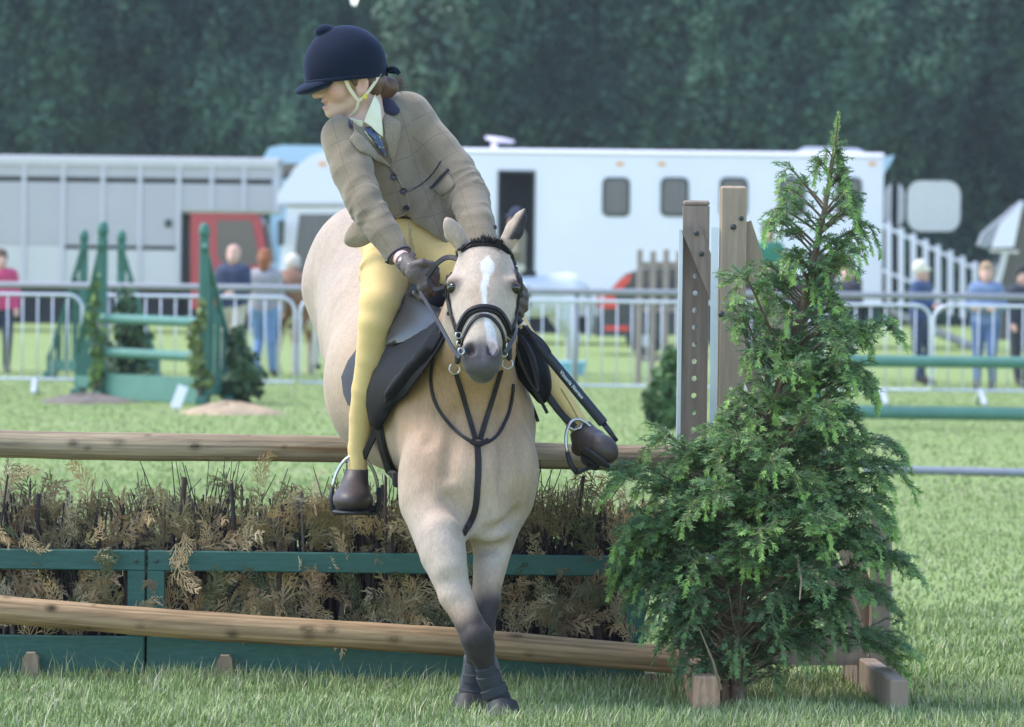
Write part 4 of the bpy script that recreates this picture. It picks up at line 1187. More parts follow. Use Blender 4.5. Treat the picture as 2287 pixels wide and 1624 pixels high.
# ---- logs with knots
M_LOG = mat('log_wood', (0, 0, 0), rough=.9, var=.18, vscale=9, stretch=(.12, 1, 1), attr=True, bump=.4, bscale=70, fine=.16, fscale=60, spec=.15)
def log(label, a, b, r0, r1, seed, ca, cb, knots, name='wooden_rail', dark=()):
    t = thing(name, label, 'rail', tuple(a.lerp(b, .5)))
    g = np.random.default_rng(seed); n, k = 640, 56
    ax = (b - a); L_ = ax.length; d = ax.normalized(); s = Vector((0, -1, 0)); s = (s - d * s.dot(d)).normalized(); up = s.cross(d)
    if up.z < 0: up = -up
    f = np.linspace(0, 1, n + 1)[:, None]; th = (np.arange(k) / k * 2 * np.pi)[None, :]
    rr = lerp(r0, r1, f) * (1 + .02 * np.sin(f * 17 + seed) + .012 * np.sin(f * 61 + 2 * th) + .01 * np.sin(3 * th + f * 9))
    sag = .004 * np.sin(f * 9 + seed)
    # knots: (fraction, angle from camera side towards top in degrees, size)
    col = np.array(ca)[None, None, :] * np.ones((n + 1, k, 1))
    gr = vnoise(np.stack([np.broadcast_to(f * 3, (n + 1, k)), np.cos(th) * 1.2 + 0 * f, np.sin(th) * 1.2 + 0 * f], -1).reshape(-1, 3), 6, seed, 4).reshape(n + 1, k, 1)
    gr2 = vnoise(np.stack([np.broadcast_to(f * 1.2, (n + 1, k)), np.cos(th) * 4 + 0 * f, np.sin(th) * 4 + 0 * f], -1).reshape(-1, 3), 7, seed + 5, 3).reshape(n + 1, k, 1)
    gr3 = vnoise(np.stack([np.broadcast_to(f * 2.5, (n + 1, k)), np.cos(th) * 9 + 0 * f, np.sin(th) * 9 + 0 * f], -1).reshape(-1, 3), 6, seed + 9, 3).reshape(n + 1, k, 1)
    m_ = np.clip(.5 + .5 * gr + .45 * gr2 + .35 * gr3, 0, 1)
    col = col * (1 - m_) + np.array(cb) * m_
    for (kf, ang, sz, sh) in knots:
        dx = (f - kf) * L_; dt = (np.mod(th - R(ang) + np.pi, 2 * np.pi) - np.pi) * r0
        dd = np.sqrt((dx / 1.35) ** 2 + dt ** 2) / sz
        w = np.clip(1.25 - dd, 0, 1)[:, :, None]; w = np.minimum(1, w * 3)
        ring = np.exp(-((dd - 1.5) / .35) ** 2)[:, :, None] * .35
        col = col * (1 - w * (1 - sh) * .8 * (.75 + .25 * np.clip(gr2, -1, 1))) * (1 - ring * .6)
        rr = rr + .0022 * np.exp(-dd ** 2)
    for (kf, ang, lx, lt, cc) in dark:
        dx = (f - kf) * L_; dt = (np.mod(th - R(ang) + np.pi, 2 * np.pi) - np.pi) * r0
        w = np.clip(1.3 - np.sqrt((dx / lx) ** 2 + (dt / lt) ** 2) + .35 * gr2[:, :, 0], 0, 1)[:, :, None]
        col = col * (1 - w * .7) + np.array(cc) * w * .7
    A, S, U = np.array(a), np.array(s), np.array(up)
    pos = A + f[:, :, None] * np.array(ax) + (np.cos(th) * rr)[:, :, None] * S + (np.sin(th) * rr)[:, :, None] * U + sag[:, :, None] * U
    V = pos.reshape(-1, 3); i, j = np.meshgrid(np.arange(n), np.arange(k), indexing='ij')
    F = np.stack([i * k + j, i * k + (j + 1) % k, (i + 1) * k + (j + 1) % k, (i + 1) * k + j], -1).reshape(-1, 4)
    obj('log', mesh_from('log', V, F, M_LOG, True, cols=col.reshape(-1, 3)), t)
    for e, sg, r_ in ((a, -1, r0), (b, 1, r1)):
        rot = d.to_track_quat('Z', 'Y').to_matrix()
        MB().lathe([(r_ * .3, -.002), (r_ * .995, -.002), (r_ * .94, .004), (r_ * .3, .005)] if sg > 0 else [(r_ * .3, -.005), (r_ * .94, -.004), (r_ * .995, .002), (r_ * .3, .002)], 32, tuple(e), rot).build('log_end', M_CUTEND, t, smooth=True, auto=30)
    return t
kn = lambda seed, n, lo=.006, hi=.013: [(random.Random(seed + i).uniform(.02, .98), random.Random(seed * 3 + i).uniform(-60, 75), random.Random(seed * 7 + i).uniform(lo, hi), random.Random(i + seed * 11).uniform(.25, .6)) for i in range(n)]
YU = 15.30
la, lb = P(-150, 986, YU), P(1558, 1024, YU)
log('upper round wooden rail across the fence behind the pony', la, lb, .048, .044, 3, (0.36, 0.28, 0.185), (0.20, 0.15, 0.105),
    kn(40, 9, .004, .008) + [((437 + 150) / 1708, 8, .011, .05), ((266 + 150) / 1708, 22, .012, .35), ((165 + 150) / 1708, 15, .010, .2), ((198 + 150) / 1708, -5, .007, .3)],
    dark=[((745 + 150) / 1708, 0, .22, .013, (.20, .085, .03)), ((1365 + 150) / 1708, 12, .01, .006, (.12, .05, .03))])
YL = 14.98
la2, lb2 = P(-150, 1352, YL), P(1512, 1472, YL)
log('lower slanting wooden rail resting against the green boards', la2, lb2, .0475, .046, 8, (0.42, 0.285, 0.16), (0.245, 0.155, 0.085),
    kn(77, 14, .005, .011) + [((690 + 150) / 1662, 20, .012, .3), ((738 + 150) / 1662, 25, .012, .3), ((880 + 150) / 1662, 2, .012, .35), ((525 + 150) / 1662, -25, .009, .3)],
    dark=[(.2, -60, .12, .02, (.09, .05, .03)), (.42, -62, .18, .02, (.10, .055, .03)), (.7, -65, .15, .015, (.10, .055, .03))])

# ================================================================== WING POSTS
M_POST = mat('post_weathered', (0.33, 0.25, 0.19), rough=.85, var=.28, vscale=7, stretch=(1, 1, .09), col2=(.23, .175, .14), bump=.5, bscale=45, fine=.16, fscale=60)
M_POST2 = mat('post_paler', (0.44, 0.325, 0.225), rough=.85, var=.22, vscale=7, stretch=(1, 1, .09), col2=(.34, .25, .175), bump=.5, bscale=45, fine=.14, fscale=60)
M_ZINC = mat('zinc_strip', (0.62, 0.66, 0.72), rough=.38, metal=.55, var=.1, vscale=9)
M_FOOT = mat('foot_wood', (0.42, 0.26, 0.165), rough=.9, var=.35, vscale=14, stretch=(1, .2, .3), bump=.6, fine=.2, fscale=70, spec=.15)
def holed_post(x0, x1, z0, z1, y0, y1, holes, r):
    mb = MB(); xc = (x0 + x1) / 2
    zs = sorted(holes); hh = min(.5 * (zs[1] - zs[0]), (x1 - x0) / 2) * .98
    prev = z0
    def rectf(za, zb):
        mb.box((xc, (y0 + y1) / 2, (za + zb) / 2), (x1 - x0, y1 - y0, zb - za))
    for z in zs:
        if z - hh > prev + 1e-4: rectf(prev, z - hh)
        angs = sorted(set([round(2 * math.pi * k / 16, 6) for k in range(16)] + [round(math.atan2(sz * hh, sx * (x1 - x0) / 2) % (2 * math.pi), 6) for sx in (-1, 1) for sz in (-1, 1)]))
        n = len(angs); V = []; F = []
        for yy in (y0, y1):
            for a in angs:
                V.append((xc + r * math.cos(a), yy, z + r * math.sin(a)))
            for a in angs:
                c_, s_ = math.cos(a), math.sin(a)
                k = min((x1 - x0) / 2 / max(abs(c_), 1e-9), hh / max(abs(s_), 1e-9)); V.append((xc + k * c_, yy, z + k * s_))
        for k in range(n):
            j = (k + 1) % n
            F += [(k, j, n + j, n + k), (2 * n + k, 3 * n + k, 3 * n + j, 2 * n + j), (k, 2 * n + k, 2 * n + j, j), (n + k, n + j, 3 * n + j, 3 * n + k)]
        mb.add(V, F); prev = z + hh
    rectf(prev, z1)
    return mb
def bolt(parent, p, r=.009):
    MB().lathe([(r, 0), (r, .003), (r * .7, .007), (r * .3, .008)], 10, tuple(p), Matrix.Rotation(R(90), 3, 'X')).build('bolt', M_BOLT, parent, smooth=True, auto=40)
YA, YP = 15.44, 15.05
wa = thing('jump_wing', 'rear grey weathered wing post with a column of peg holes', 'wing', (P(1552, 1500, YA).x, YA, 0), 0, 'wooden wings at the fence end')
xa0, xa1 = P(1523, 700, YA).x, P(1582, 700, YA).x
za = P(1550, 447, YA).z
holes = [P(1549, 617 + 38.1 * k, YA).z for k in range(26) if P(1549, 617 + 38.1 * k, YA).z > .1]
pa_ = holed_post(xa0, xa1, 0, za - .02, YA, YA + .045, holes, .0095).build('post', M_POST, wa)
MB().box(((xa0 + xa1) / 2, YA + .0225, za - .0105), (xa1 - xa0, .045, .019), bev=.006).build('post_top', M_POST, wa)
MB().box((xa0 - .0075, YA - .004, (za - .1) / 2), (.013, .05, za - .1)).build('zinc_strip', M_ZINC, wa)
br = MB().bar(P(1541, 508, YA - .03), P(1962, 1520, YA - .03), .028, .062, up=(1, 0, .42)).build('brace', M_POST, wa)
bolt(br, P(1556, 521, YA - .048)); bolt(br, P(1567, 567, YA - .048))
xr = P(1962, 1500, YA).x
MB().box((xr, YA + .02, .29), (.062, .045, .58), bev=.006).build('end_post', M_POST, wa)
MB().bar((xa1, YA + .02, .1), (xr - .04, YA + .02, .1), .04, .09).build('bottom_rail', M_POST, wa)

wb = thing('jump_wing', 'front paler wooden wing post rising just left of the fir tree', 'wing', (P(1635, 1500, YP).x, YP, 0), 0, 'wooden wings at the fence end')
xb0, xb1 = P(1605, 700, YP).x, P(1665, 700, YP).x
zb_ = P(1635, 415, YP).z
mbp = MB().box(((xb0 + xb1) / 2, YP + .025, zb_ / 2), (xb1 - xb0, .05, zb_), bev=.008).build('post', M_POST2, wb)
st = MB(); lo_, hi_ = P(1591, 1200, YP), P(1597, 508, YP)
st.bar(Vector((lo_.x, YP + .01, 0)), Vector((hi_.x, YP + .01, hi_.z)), .012, .024, up=(1, 0, 0)); st.build('zinc_strip', M_ZINC, wb)
br = MB().bar(P(1655, 500, YP + .07), P(2005, 1560, YP + .07), .035, .07, up=(1, 0, .35)).build('brace', M_POST2, wb)
bolt(mbp, P(1656, 488, YP), .008); bolt(mbp, P(1638, 507, YP), .01); bolt(mbp, P(1611, 702, YP), .011)
xe = P(1965, 1500, YP).x
ep = MB().box((xe, YP + .02, .29), (.07, .05, .58), bev=.006).build('end_post', M_POST, wb)
bolt(ep, P(1962, 1205, YP - .005)); bolt(ep, P(1990, 1262, YP - .005))
MB().bar((xb1, YP + .02, .14), (xe - .04, YP + .02, .14), .04, .10).build('bottom_rail', M_POST, wb)
# feet running front to back, one under each end
xf = P(1577, 1590, 14.25).x
MB().box((xf, 14.85, .055), (.085, 1.25, .13), bev=.006).build('foot', M_FOOT, wb)
xf2 = P(2008, 1590, 14.25).x
MB().bar(Vector((xf2, 14.25, .05)), Vector((xf2 - .06, 15.5, .05)), .058, .13, bev=.006).build('foot', M_PEG, wb)
MB().box((P(1625, 1560, 14.5).x, 14.5, .03), (.05, .12, .10), bev=.005).build('block', M_FOOT, wb)
# ================================================================== YOUNG FIR IN FRONT OF THE WING
def fir():
    YT = 14.5
    base = P(1652, 1588, 14.42); base.z = -.02
    t = thing('fir_tree', 'young green fir tree with drooping tips standing against the wing posts', 'tree', tuple(base))
    g = np.random.default_rng(5)
    # trunk line in photo coordinates
    ctr = [(1650, 1590, 14.42), (1648, 1400, 14.45), (1668, 1200, 14.48), (1705, 1000, 14.5), (1745, 850, 14.5), (1790, 700, 14.5), (1822, 560, 14.5), (1845, 450, 14.5), (1862, 340, 14.5), (1874, 250, 14.5)]
    tl = [P(*c) for c in bez(ctr, 60)]
    tl[0].z = -.02
    rad = [lerp(.030, .003, (i / 60) ** .8) for i in range(61)]
    M_TRUNK = mat('fir_bark', (0.17, 0.115, 0.08), rough=.9, var=.3, vscale=30, bump=.6)
    MB().tube(tl, rad, 9).build('trunk', M_TRUNK, t, smooth=True)
    # left/right reach of the crown, by height in the photo
    prof = [(250, 2, 2), (300, 14, 10), (345, 30, 22), (385, 75, 40), (420, 115, 60), (470, 135, 80), (510, 120, 112), (560, 85, 95), (600, 130, 60), (650, 125, 75), (700, 130, 120), (750, 120, 230), (800, 100, 215),
            (860, 95, 205), (900, 90, 220), (950, 140, 180), (1000, 205, 225), (1050, 275, 280), (1090, 310, 300), (1150, 290, 290), (1200, 290, 310), (1260, 270, 375), (1310, 245, 340), (1380, 205, 290), (1440, 150, 230), (1490, 90, 150), (1530, 60, 90)]
    pv = np.array(prof, dtype=float)
    NV = []; NF = []; NC = []; cnt = [0]
    tw = MB()
    mid = np.array([0.118, 0.222, 0.095]); new = np.array([0.34, 0.53, 0.135]); blue = np.array([0.16, 0.25, 0.17])
    def needles(p0, p1, young, dens, ln):
        """flat two-sided needles along a shoot"""
        p0 = np.array(p0); p1 = np.array(p1); L_ = np.linalg.norm(p1 - p0)
        n = max(4, int(L_ * dens)); f = (np.arange(n) + g.random(n) * .6) / n
        d = (p1 - p0) / (L_ + 1e-9)
        up = np.array([g.normal() * .35, -.25 + g.normal() * .3, 1.0]); s = np.cross(d, up); s /= np.linalg.norm(s) + 1e-9; uu = np.cross(s, d)
        sg = np.where(np.arange(n) % 2, 1.0, -1.0)
        c = p0 + f[:, None] * (p1 - p0)
        ang = .55 + .5 * g.random(n)
        dirs = d * np.cos(ang)[:, None] + s * (sg * np.sin(ang))[:, None] * .95 + uu * (g.normal(size=n) * .32 + .18)[:, None]
        dirs /= np.linalg.norm(dirs, axis=1)[:, None]
        l = ln * (.7 + .5 * g.random(n)) * (1.08 - .5 * np.abs(f - .4))
        w = np.cross(dirs, uu + .4 * g.normal(size=(n, 3))); w /= np.linalg.norm(w, axis=1)[:, None] + 1e-9
        ww = .0017
        V = np.stack([c - w * ww, c + w * ww, c + dirs * l[:, None] + w * ww * .55, c + dirs * l[:, None] - w * ww * .55], 1).reshape(-1, 3)
        b = np.arange(n)[:, None] * 4 + cnt[0]
        NV.append(V); NF.append(b + np.array([[0, 1, 2, 3]]))
        cc = mid * (1 - young) + new * young
        cc = cc * (1 - .45 * (1 - young) * g.random()) + blue * .25 * (1 - young) * g.random()
        NC.append(np.tile(cc * (.85 + .3 * g.random()), (n * 4, 1))); cnt[0] += n * 4
    def shoot(a, b, young, ln, dens=430):
        needles(a, b, young, dens, ln)
    def branch(start, tip, droop, young_w, depth_r, scale=1.0):
        start = Vector(start); tip = Vector(tip); L_ = (tip - start).length
        mid_ = start.lerp(tip, .5) + Vector((0, 0, L_ * .10)); near = start.lerp(tip, .82) + Vector((0, 0, L_ * .09))
        end = tip + Vector((0, 0, -droop))
        pts = [Vector(q) for q in bez([start, mid_, near, end], 12)]
        tw.tube(pts, [lerp(.0062, .0014, i / 12) * min(1, .45 + L_ * 1.6) for i in range(13)], 5, caps=False)
        n = max(4, int(L_ / .033))
        for i in range(n):
            f = .12 + .88 * (i + g.random() * .7) / n
            q = f * 12; k = min(11, int(q)); p = pts[k].lerp(pts[k + 1], q - k); d = (pts[k + 1] - pts[k]).normalized()
            side = d.cross(Vector((0, 0, 1)))
            if side.length < .05: side = Vector((1, 0, 0))
            side.normalize()
            sl = (.035 + .30 * L_ * (1 - f) ** .8 * (.35 + .65 * min(1, f * 4))) * (.7 + .6 * g.random()); sl = min(sl, .15)
            for sg in (-1, 1):
                if g.random() < .12: continue
                dd = (d * (.75 + .3 * g.random()) + side * sg * (.8 + .3 * g.random()) + Vector((0, 0, g.normal() * .28 + .05))).normalized()
                e = p + dd * sl * .6; e2 = e + (dd + Vector((0, 0, -.35 - .4 * g.random()))).normalized() * sl * .4
                yt = young_w * (.25 + .75 * sstep(f, .45, .95)) * (.3 + .9 * g.random())
                shoot(p, e, yt * .3, .0185 * scale, 380); shoot(e, e2, min(1, yt * 1.15), .0155 * scale, 520)
                tw.tube([p, e, e2], [.0016, .0012, .0007], 3, caps=False)
                if sl > .075:
                    s2 = dd.cross(Vector((g.normal() * .3, -.3, 1))).normalized()
                    for s3 in (-1, 1):
                        for h_ in (.35, .68):
                            if g.random() < .2: continue
                            a_ = p.lerp(e2, h_); b_ = a_ + (dd + s2 * s3 * .85 + Vector((0, 0, -.25))).normalized() * sl * .38 * (1.2 - h_)
                            shoot(a_, b_, min(1, yt * 1.1), .0145 * scale, 480)
        for a_, b_ in zip(pts[6:-1], pts[7:]): shoot(a_, b_, min(1, young_w * .9), .017 * scale, 560)
        # drooping young tip
        p = pts[-1]; d = (pts[-1] - pts[-2]).normalized()
        for j in range(3):
            d = (d + Vector((0, 0, -.55))).normalized(); e = p + d * .018; shoot(p, e, min(1, young_w * 1.25), .014 * scale, 700); p = e
    def tpos(v):
        for a_, b_ in zip(ctr_uv[:-1], ctr_uv[1:]):
            if (a_[1] - v) * (b_[1] - v) <= 0:
                f = (v - a_[1]) / (b_[1] - a_[1] + 1e-9); return a_[0] + (b_[0] - a_[0]) * f, a_[2] + (b_[2] - a_[2]) * f
        return ctr_uv[-1][0], ctr_uv[-1][2]
    ctr_uv = bez(ctr, 80)
    # random whorls filling the profile
    vs = list(np.linspace(330, 560, 30)) + list(np.linspace(560, 900, 72)) + list(np.linspace(900, 1500, 180))
    for v in vs:
        v = v + g.normal() * 6
        lr = np.array([np.interp(v, pv[:, 0], pv[:, 1]), np.interp(v, pv[:, 0], pv[:, 2])])
        phi = g.random() * 2 * math.pi
        c_, s_ = math.cos(phi), math.sin(phi)
        reach = (lr[1] if c_ > 0 else lr[0]) * abs(c_) + .75 * lr.mean() * abs(s_)
        reach = reach * sc(YT) * (.50 + .45 * g.random() ** .7)
        rise = (.72 if v < 700 else (.55 if v < 1000 else .38)) * reach + .01
        vt = v + (rise / sc(YT)) * .75
        u0, y0 = tpos(min(vt, 1560)); st_ = P(u0, min(vt, 1560), y0)
        tu, ty = tpos(v)
        c0 = P(tu, v, ty)
        tip = c0 + Vector((c_ * reach, -s_ * reach * .8, 0))
        yw = .95 if v < 1150 else (.75 if v < 1300 else .35)
        yw *= (.5 + .7 * g.random())
        branch(st_, tip, .02 + .08 * reach, yw, 0, .9 if v > 1300 else 1.0)
    # signature branches: (start u,v) (tip u,v) depth offset, droop
    for (v0, u1, v1, dy, dr, yw) in ((470, 1745, 372, -.05, .035, .6), (520, 1712, 470, -.1, .05, .6), (640, 1960, 492, 0, .07, .5), (700, 1908, 560, -.1, .05, .6), (820, 1640, 600, -.15, .08, .8), (900, 1645, 690, -.1, .05, .7),
                                (930, 2015, 715, -.1, .06, .8), (1000, 1950, 850, -.1, .06, .5), (1080, 1930, 930, -.05, .05, .5), (1170, 1450, 965, -.12, .06, .7), (1200, 1360, 1040, -.1, .07, .9), (1220, 1350, 1065, -.2, .06, .8),
                                (1180, 2040, 1040, -.1, .08, .9), (1150, 2025, 985, 0, .06, .8), (1330, 1395, 1185, -.1, .06, .5), (1380, 1400, 1260, -.15, .05, .3), (1400, 2060, 1250, -.1, .06, .6), (1420, 2010, 1330, 0, .06, .4),
                                (1440, 2050, 1455, .1, .02, .9), (1440, 2020, 1480, .15, .03, .95), (1350, 1700, 1180, -.42, .05, .9), (1300, 1850, 1150, -.4, .06, .8), (1200, 1730, 1010, -.38, .06, .8), (1100, 1860, 900, -.35, .07, .9), (1000, 1770, 800, -.3, .05, .9), (1250, 1600, 1080, -.35, .05, .5), (1150, 1640, 960, -.3, .04, .6)):
        u0, y0 = tpos(v0)
        branch(P(u0, v0, y0), P(u1, v1, YT + dy), dr, yw, 0)
    # leader
    for a_, b_ in zip(tl[36:-1], tl[37:]):
        shoot(a_, b_, .75, .013, 650)
    for k in range(14):
        i = 46 + k; p = tl[min(i, 60)]; a_ = g.random() * 6.28; ll = .05 * (1 - k / 15) + .012
        e = p + Vector((math.cos(a_) * ll * .5, math.sin(a_) * ll * .5, ll)); shoot(p, e, .8, .012, 600)
    tb = tw.build('branches', M_TRUNK, t, fix=False); tag(tb, kind='stuff')
    # dead inner twigs near the ground
    dm = MB()
    for k in range(70):
        u0, y0 = tpos(1360 + 190 * g.random()); p = P(u0, 1360 + 190 * g.random(), 14.45); a_ = g.random() * 6.28; l = .1 + .22 * g.random()
        e = p + Vector((math.cos(a_) * l, math.sin(a_) * l * .8, l * (.3 + .5 * g.random()))); m_ = p.lerp(e, .5) + Vector((0, 0, -.02))
        dm.tube([p, m_, e], [.0035, .0022, .0009], 4, caps=False)
        for j in range(3):
            q = p.lerp(e, .4 + .5 * g.random()); dm.tube([q, q + Vector((g.normal() * .04, g.normal() * .04, g.normal() * .03))], [.0013, .0006], 3, caps=False)
    for (a_, b_) in (((1780, 1240), (1786, 1340)), ((1610, 1540), (1560, 1400))):
        pa, pb = P(*a_, 14.2), P(*b_, 14.05); dm.tube([pa, pa.lerp(pb, .5) + Vector((.01, 0, -.01)), pb], [.005, .004, .0016], 5, caps=False)
    tag(dm.build('dead_twigs', mat('dead_twig', (.30, .22, .145), rough=.9, var=.3, vscale=30), t, fix=False), kind='stuff')
    V = np.concatenate(NV); F = np.concatenate(NF); C = np.concatenate(NC)
    print('fir needles', len(F))
    M_NEEDLE = mat('fir_needle', (0, 0, 0), rough=.5, var=.15, vscale=12, attr=True, spec=.35, trans=.25)
    tag(obj('needles', mesh_from('needles', V, F, M_NEEDLE, cols=C), t), kind='stuff')
fir()
# ================================================================== PONY
pony = thing('pony', 'cream buckskin pony with dark legs and a white blaze landing over the fence', 'pony', (P(1080, 1600, 14.05).x, 14.05, 0))
def A3(p): return np.array(p, dtype=float)
# head frame: lateral (viewer right), along the face towards the muzzle, face normal
H_O = P(1082, 546, 14.00); H_M = P(1073, 838, 13.74)
h_a = (H_M - H_O).normalized(); h_x = (Vector((1, -.02, .02)) - h_a * Vector((1, -.02, .02)).dot(h_a)).normalized(); h_n = h_x.cross(h_a).normalized()
if h_n.y > 0: h_n = -h_n
def HP(x, a, n): return H_O + h_x * x + h_a * a + h_n * n
HR = (h_x, h_a, h_n)
def surf(F_, u, v):
    """first surface point of the field along the photo ray (sphere-march on the grid)"""
    for y in np.arange(13.5, 15.5, .004):
        p = P(u, v, y); i = np.round((A3(p) - F_.lo) / F_.h).astype(int)
        if (i >= 0).all() and (i < F_.n).all() and F_.D[tuple(i)] < 0: return p, Vector((0, -1, .1)).normalized()
    return P(u, v, 14.2), Vector((0, -1, 0))
def build_pony_body():
    F_ = Field((-.95, 13.45, -.02), (.32, 16.45, 1.75), .0068)
    c = F_.cone; e = F_.ell
    S = P(1036, 950, 14.5); M = P(925, 858, 14.95); Rm = P(846, 606, 15.6); Wt = P(985, 800, 14.55)
    c(S, M, .232, .285, .05); c(M, P(890, 735, 15.3), .285, .262, .05); c(P(890, 735, 15.3), Rm, .262, .235, .05)
    c(Rm, P(845, 640, 15.78), .232, .19, .06)
    c(P(1000, 830, 14.5), M, .19, .25, .08)
    # chest and pectorals
    e(P(984, 1062, 14.34), (.126, .19, .185), .05); e(P(1113, 1048, 14.36), (.122, .19, .19), .05)
    c(P(1070, 1090, 14.22), P(1087, 1162, 14.20), .10, .082, .035)
    c(P(1040, 950, 14.36), P(1050, 1060, 14.25), .16, .13, .08)
    # shoulder points
    e(P(945, 1075, 14.27), (.065, .09, .11), .06); e(P(1150, 1060, 14.28), (.06, .09, .11), .06)
    # neck
    c(P(1030, 905, 14.42), P(1062, 760, 14.20), .185, .118, .07)
    c(P(1062, 760, 14.20), P(1078, 640, 14.08), .122, .095, .05)
    c(P(1062, 720, 14.2), P(1082, 585, 14.08), .085, .07, .05)
    c(P(1000, 770, 14.52), P(1070, 690, 14.22), .10, .07, .07)
    # near fore (viewer's left, crossing in front)
    F_.chain([(P(968, 1130, 14.22), .10), (P(990, 1240, 14.08), .071), (P(1016, 1330, 14.0), .047)], .05)
    F_.chain([(P(1018, 1330, 14.0), .050), (P(1048, 1392, 13.96), .043), (P(1064, 1425, 13.94), .050), (P(1072, 1450, 13.945), .047), (P(1080, 1474, 13.95), .033), (P(1088, 1500, 13.96), .0255), (P(1098, 1530, 13.97), .0255), (P(1114, 1562, 13.97), .037), (P(1119, 1585, 13.95), .031), (P(1122, 1600, 13.94), .036)], .02)
    c(P(985, 1190, 14.05), P(1003, 1265, 14.0), .05, .04, .05)
    e(P(1066, 1426, 13.905), (.036, .022, .034), .012); e(P(1088, 1432, 13.94), (.014, .03, .026), .015); e(P(1046, 1424, 13.94), (.014, .03, .024), .015)
    c(P(1093, 1486, 13.945), P(1106, 1535, 13.95), .007, .006, .012, None, sub=True)
    # off fore (viewer's right)
    F_.chain([(P(1114, 1130, 14.32), .088), (P(1095, 1260, 14.22), .053), (P(1083, 1345, 14.17), .042)], .05)
    F_.chain([(P(1084, 1345, 14.17), .045), (P(1072, 1405, 14.13), .044), (P(1066, 1445, 14.13), .040), (P(1060, 1490, 14.14), .027), (P(1057, 1530, 14.14), .027), (P(1052, 1566, 14.14), .036), (P(1049, 1585, 14.12), .030), (P(1047, 1595, 14.11), .034)], .02)
    # hind legs folded up behind
    for dx, dv in ((-.10, 0), (.11, 10)):
        def hp(u, v, y): q = P(u, v + dv, y); q.x += dx; return q
        F_.chain([(hp(850, 650, 15.6), .17), (hp(872, 800, 15.5), .12), (hp(866, 800, 15.82), .065), (hp(862, 770, 16.0), .05), (hp(872, 850, 16.16), .034), (hp(878, 890, 16.2), .04), (hp(880, 925, 16.15), .042)], .05)
    # head
    e(HP(0, .045, -.095), (.088, .09, .09), .03, HR)
    e(HP(0, .125, -.08), (.098, .12, .078), .03, HR)
    c(HP(0, .10, -.06), HP(0, .37, -.048), .055, .036, .03)
    c(HP(0, .17, -.08), HP(0, .38, -.068), .082, .050, .03)
    for s in (-1, 1):
        e(HP(s * .05, .205, -.125), (.044, .10, .085), .03, HR)
        e(HP(s * .086, .118, -.052), (.030, .036, .034), .02, HR)
        c(HP(s * .08, .10, -.06), HP(s * .06, .05, -.07), .024, .02, .03)
        c(HP(s * .072, .175, -.075), HP(s * .052, .28, -.07), .020, .012, .02)
        e(HP(s * .038, .372, -.040), (.0255, .034, .027), .018, HR)
    e(HP(0, .385, -.066), (.057, .05, .050), .02, HR)
    e(HP(0, .415, -.062), (.048, .026, .040), .016, HR)
    e(HP(0, .405, -.104), (.040, .032, .034), .014, HR)
    for s in (-1, 1):
        e(HP(s * .035, .374, -.006), (.0165, .0265, .030), .006, ((h_x * .94 + h_a * s * .34).normalized(), (h_a * .94 - h_x * s * .34).normalized(), h_n), sub=True)
        e(HP(s * .110, .136, -.036), (.020, .016, .022), .010, HR, sub=True)
        # hollow above the eye, groove beside the nasal bone
        e(HP(s * .085, .068, -.022), (.02, .03, .016), .03, HR, sub=True)
    e(HP(0, .432, -.088), (.044, .004, .022), .006, (h_x, (h_a * .9 + h_n * .4).normalized(), (h_n * .9 - h_a * .4).normalized()), sub=True)
    c(HP(0, .37, -.004), HP(0, .43, -.012), .007, .006, .02, sub=True)
    # groove between the pectorals, creases above the forearms
    c(P(1074, 1075, 14.0), P(1056, 1190, 14.04), .016, .024, .05, None, sub=True)
    c(P(1030, 1196, 14.0), P(965, 1150, 14.0), .012, .008, .04, None, sub=True)
    for (a_, b_, r_) in (((1012, 930), (1000, 1060), .012), ((1125, 930), (1128, 1070), .012), ((990, 840), (955, 985), .012), ((1150, 900), (1172, 1030), .010), ((1095, 1190), (1150, 1150), .010), ((1005, 1120), (1045, 1165), .010), ((1060, 1222), (1128, 1222), .012)):
        pa, na = surf(F_, *a_); pb_, nb__ = surf(F_, *b_)
        c(pa + na * r_ * .5, pb_ + nb__ * r_ * .6, r_, r_ * .3, .05, None, sub=True)
    # ears
    for (b0, m0, t0, fl) in ((P(1036, 552, 14.06), P(1014, 520, 14.05), P(995, 486, 14.04), (.35, -1, .1)), (P(1126, 552, 14.06), P(1149, 514, 14.05), P(1174, 464, 14.04), (-.55, -1, .1))):
        F_.chain([(b0, .027), (m0, .030), (m0.lerp(t0, .55), .020), (t0, .003)], .012, (fl, .55))
    c(P(1146, 535, 14.008), P(1168, 484, 14.012), .017, .007, .006, None, sub=True)
    c(P(1008, 540, 14.0), P(1000, 505, 14.0), .010, .006, .01, None, sub=True)
    V, F = F_.net()
    return V, F
PV, PF = build_pony_body()
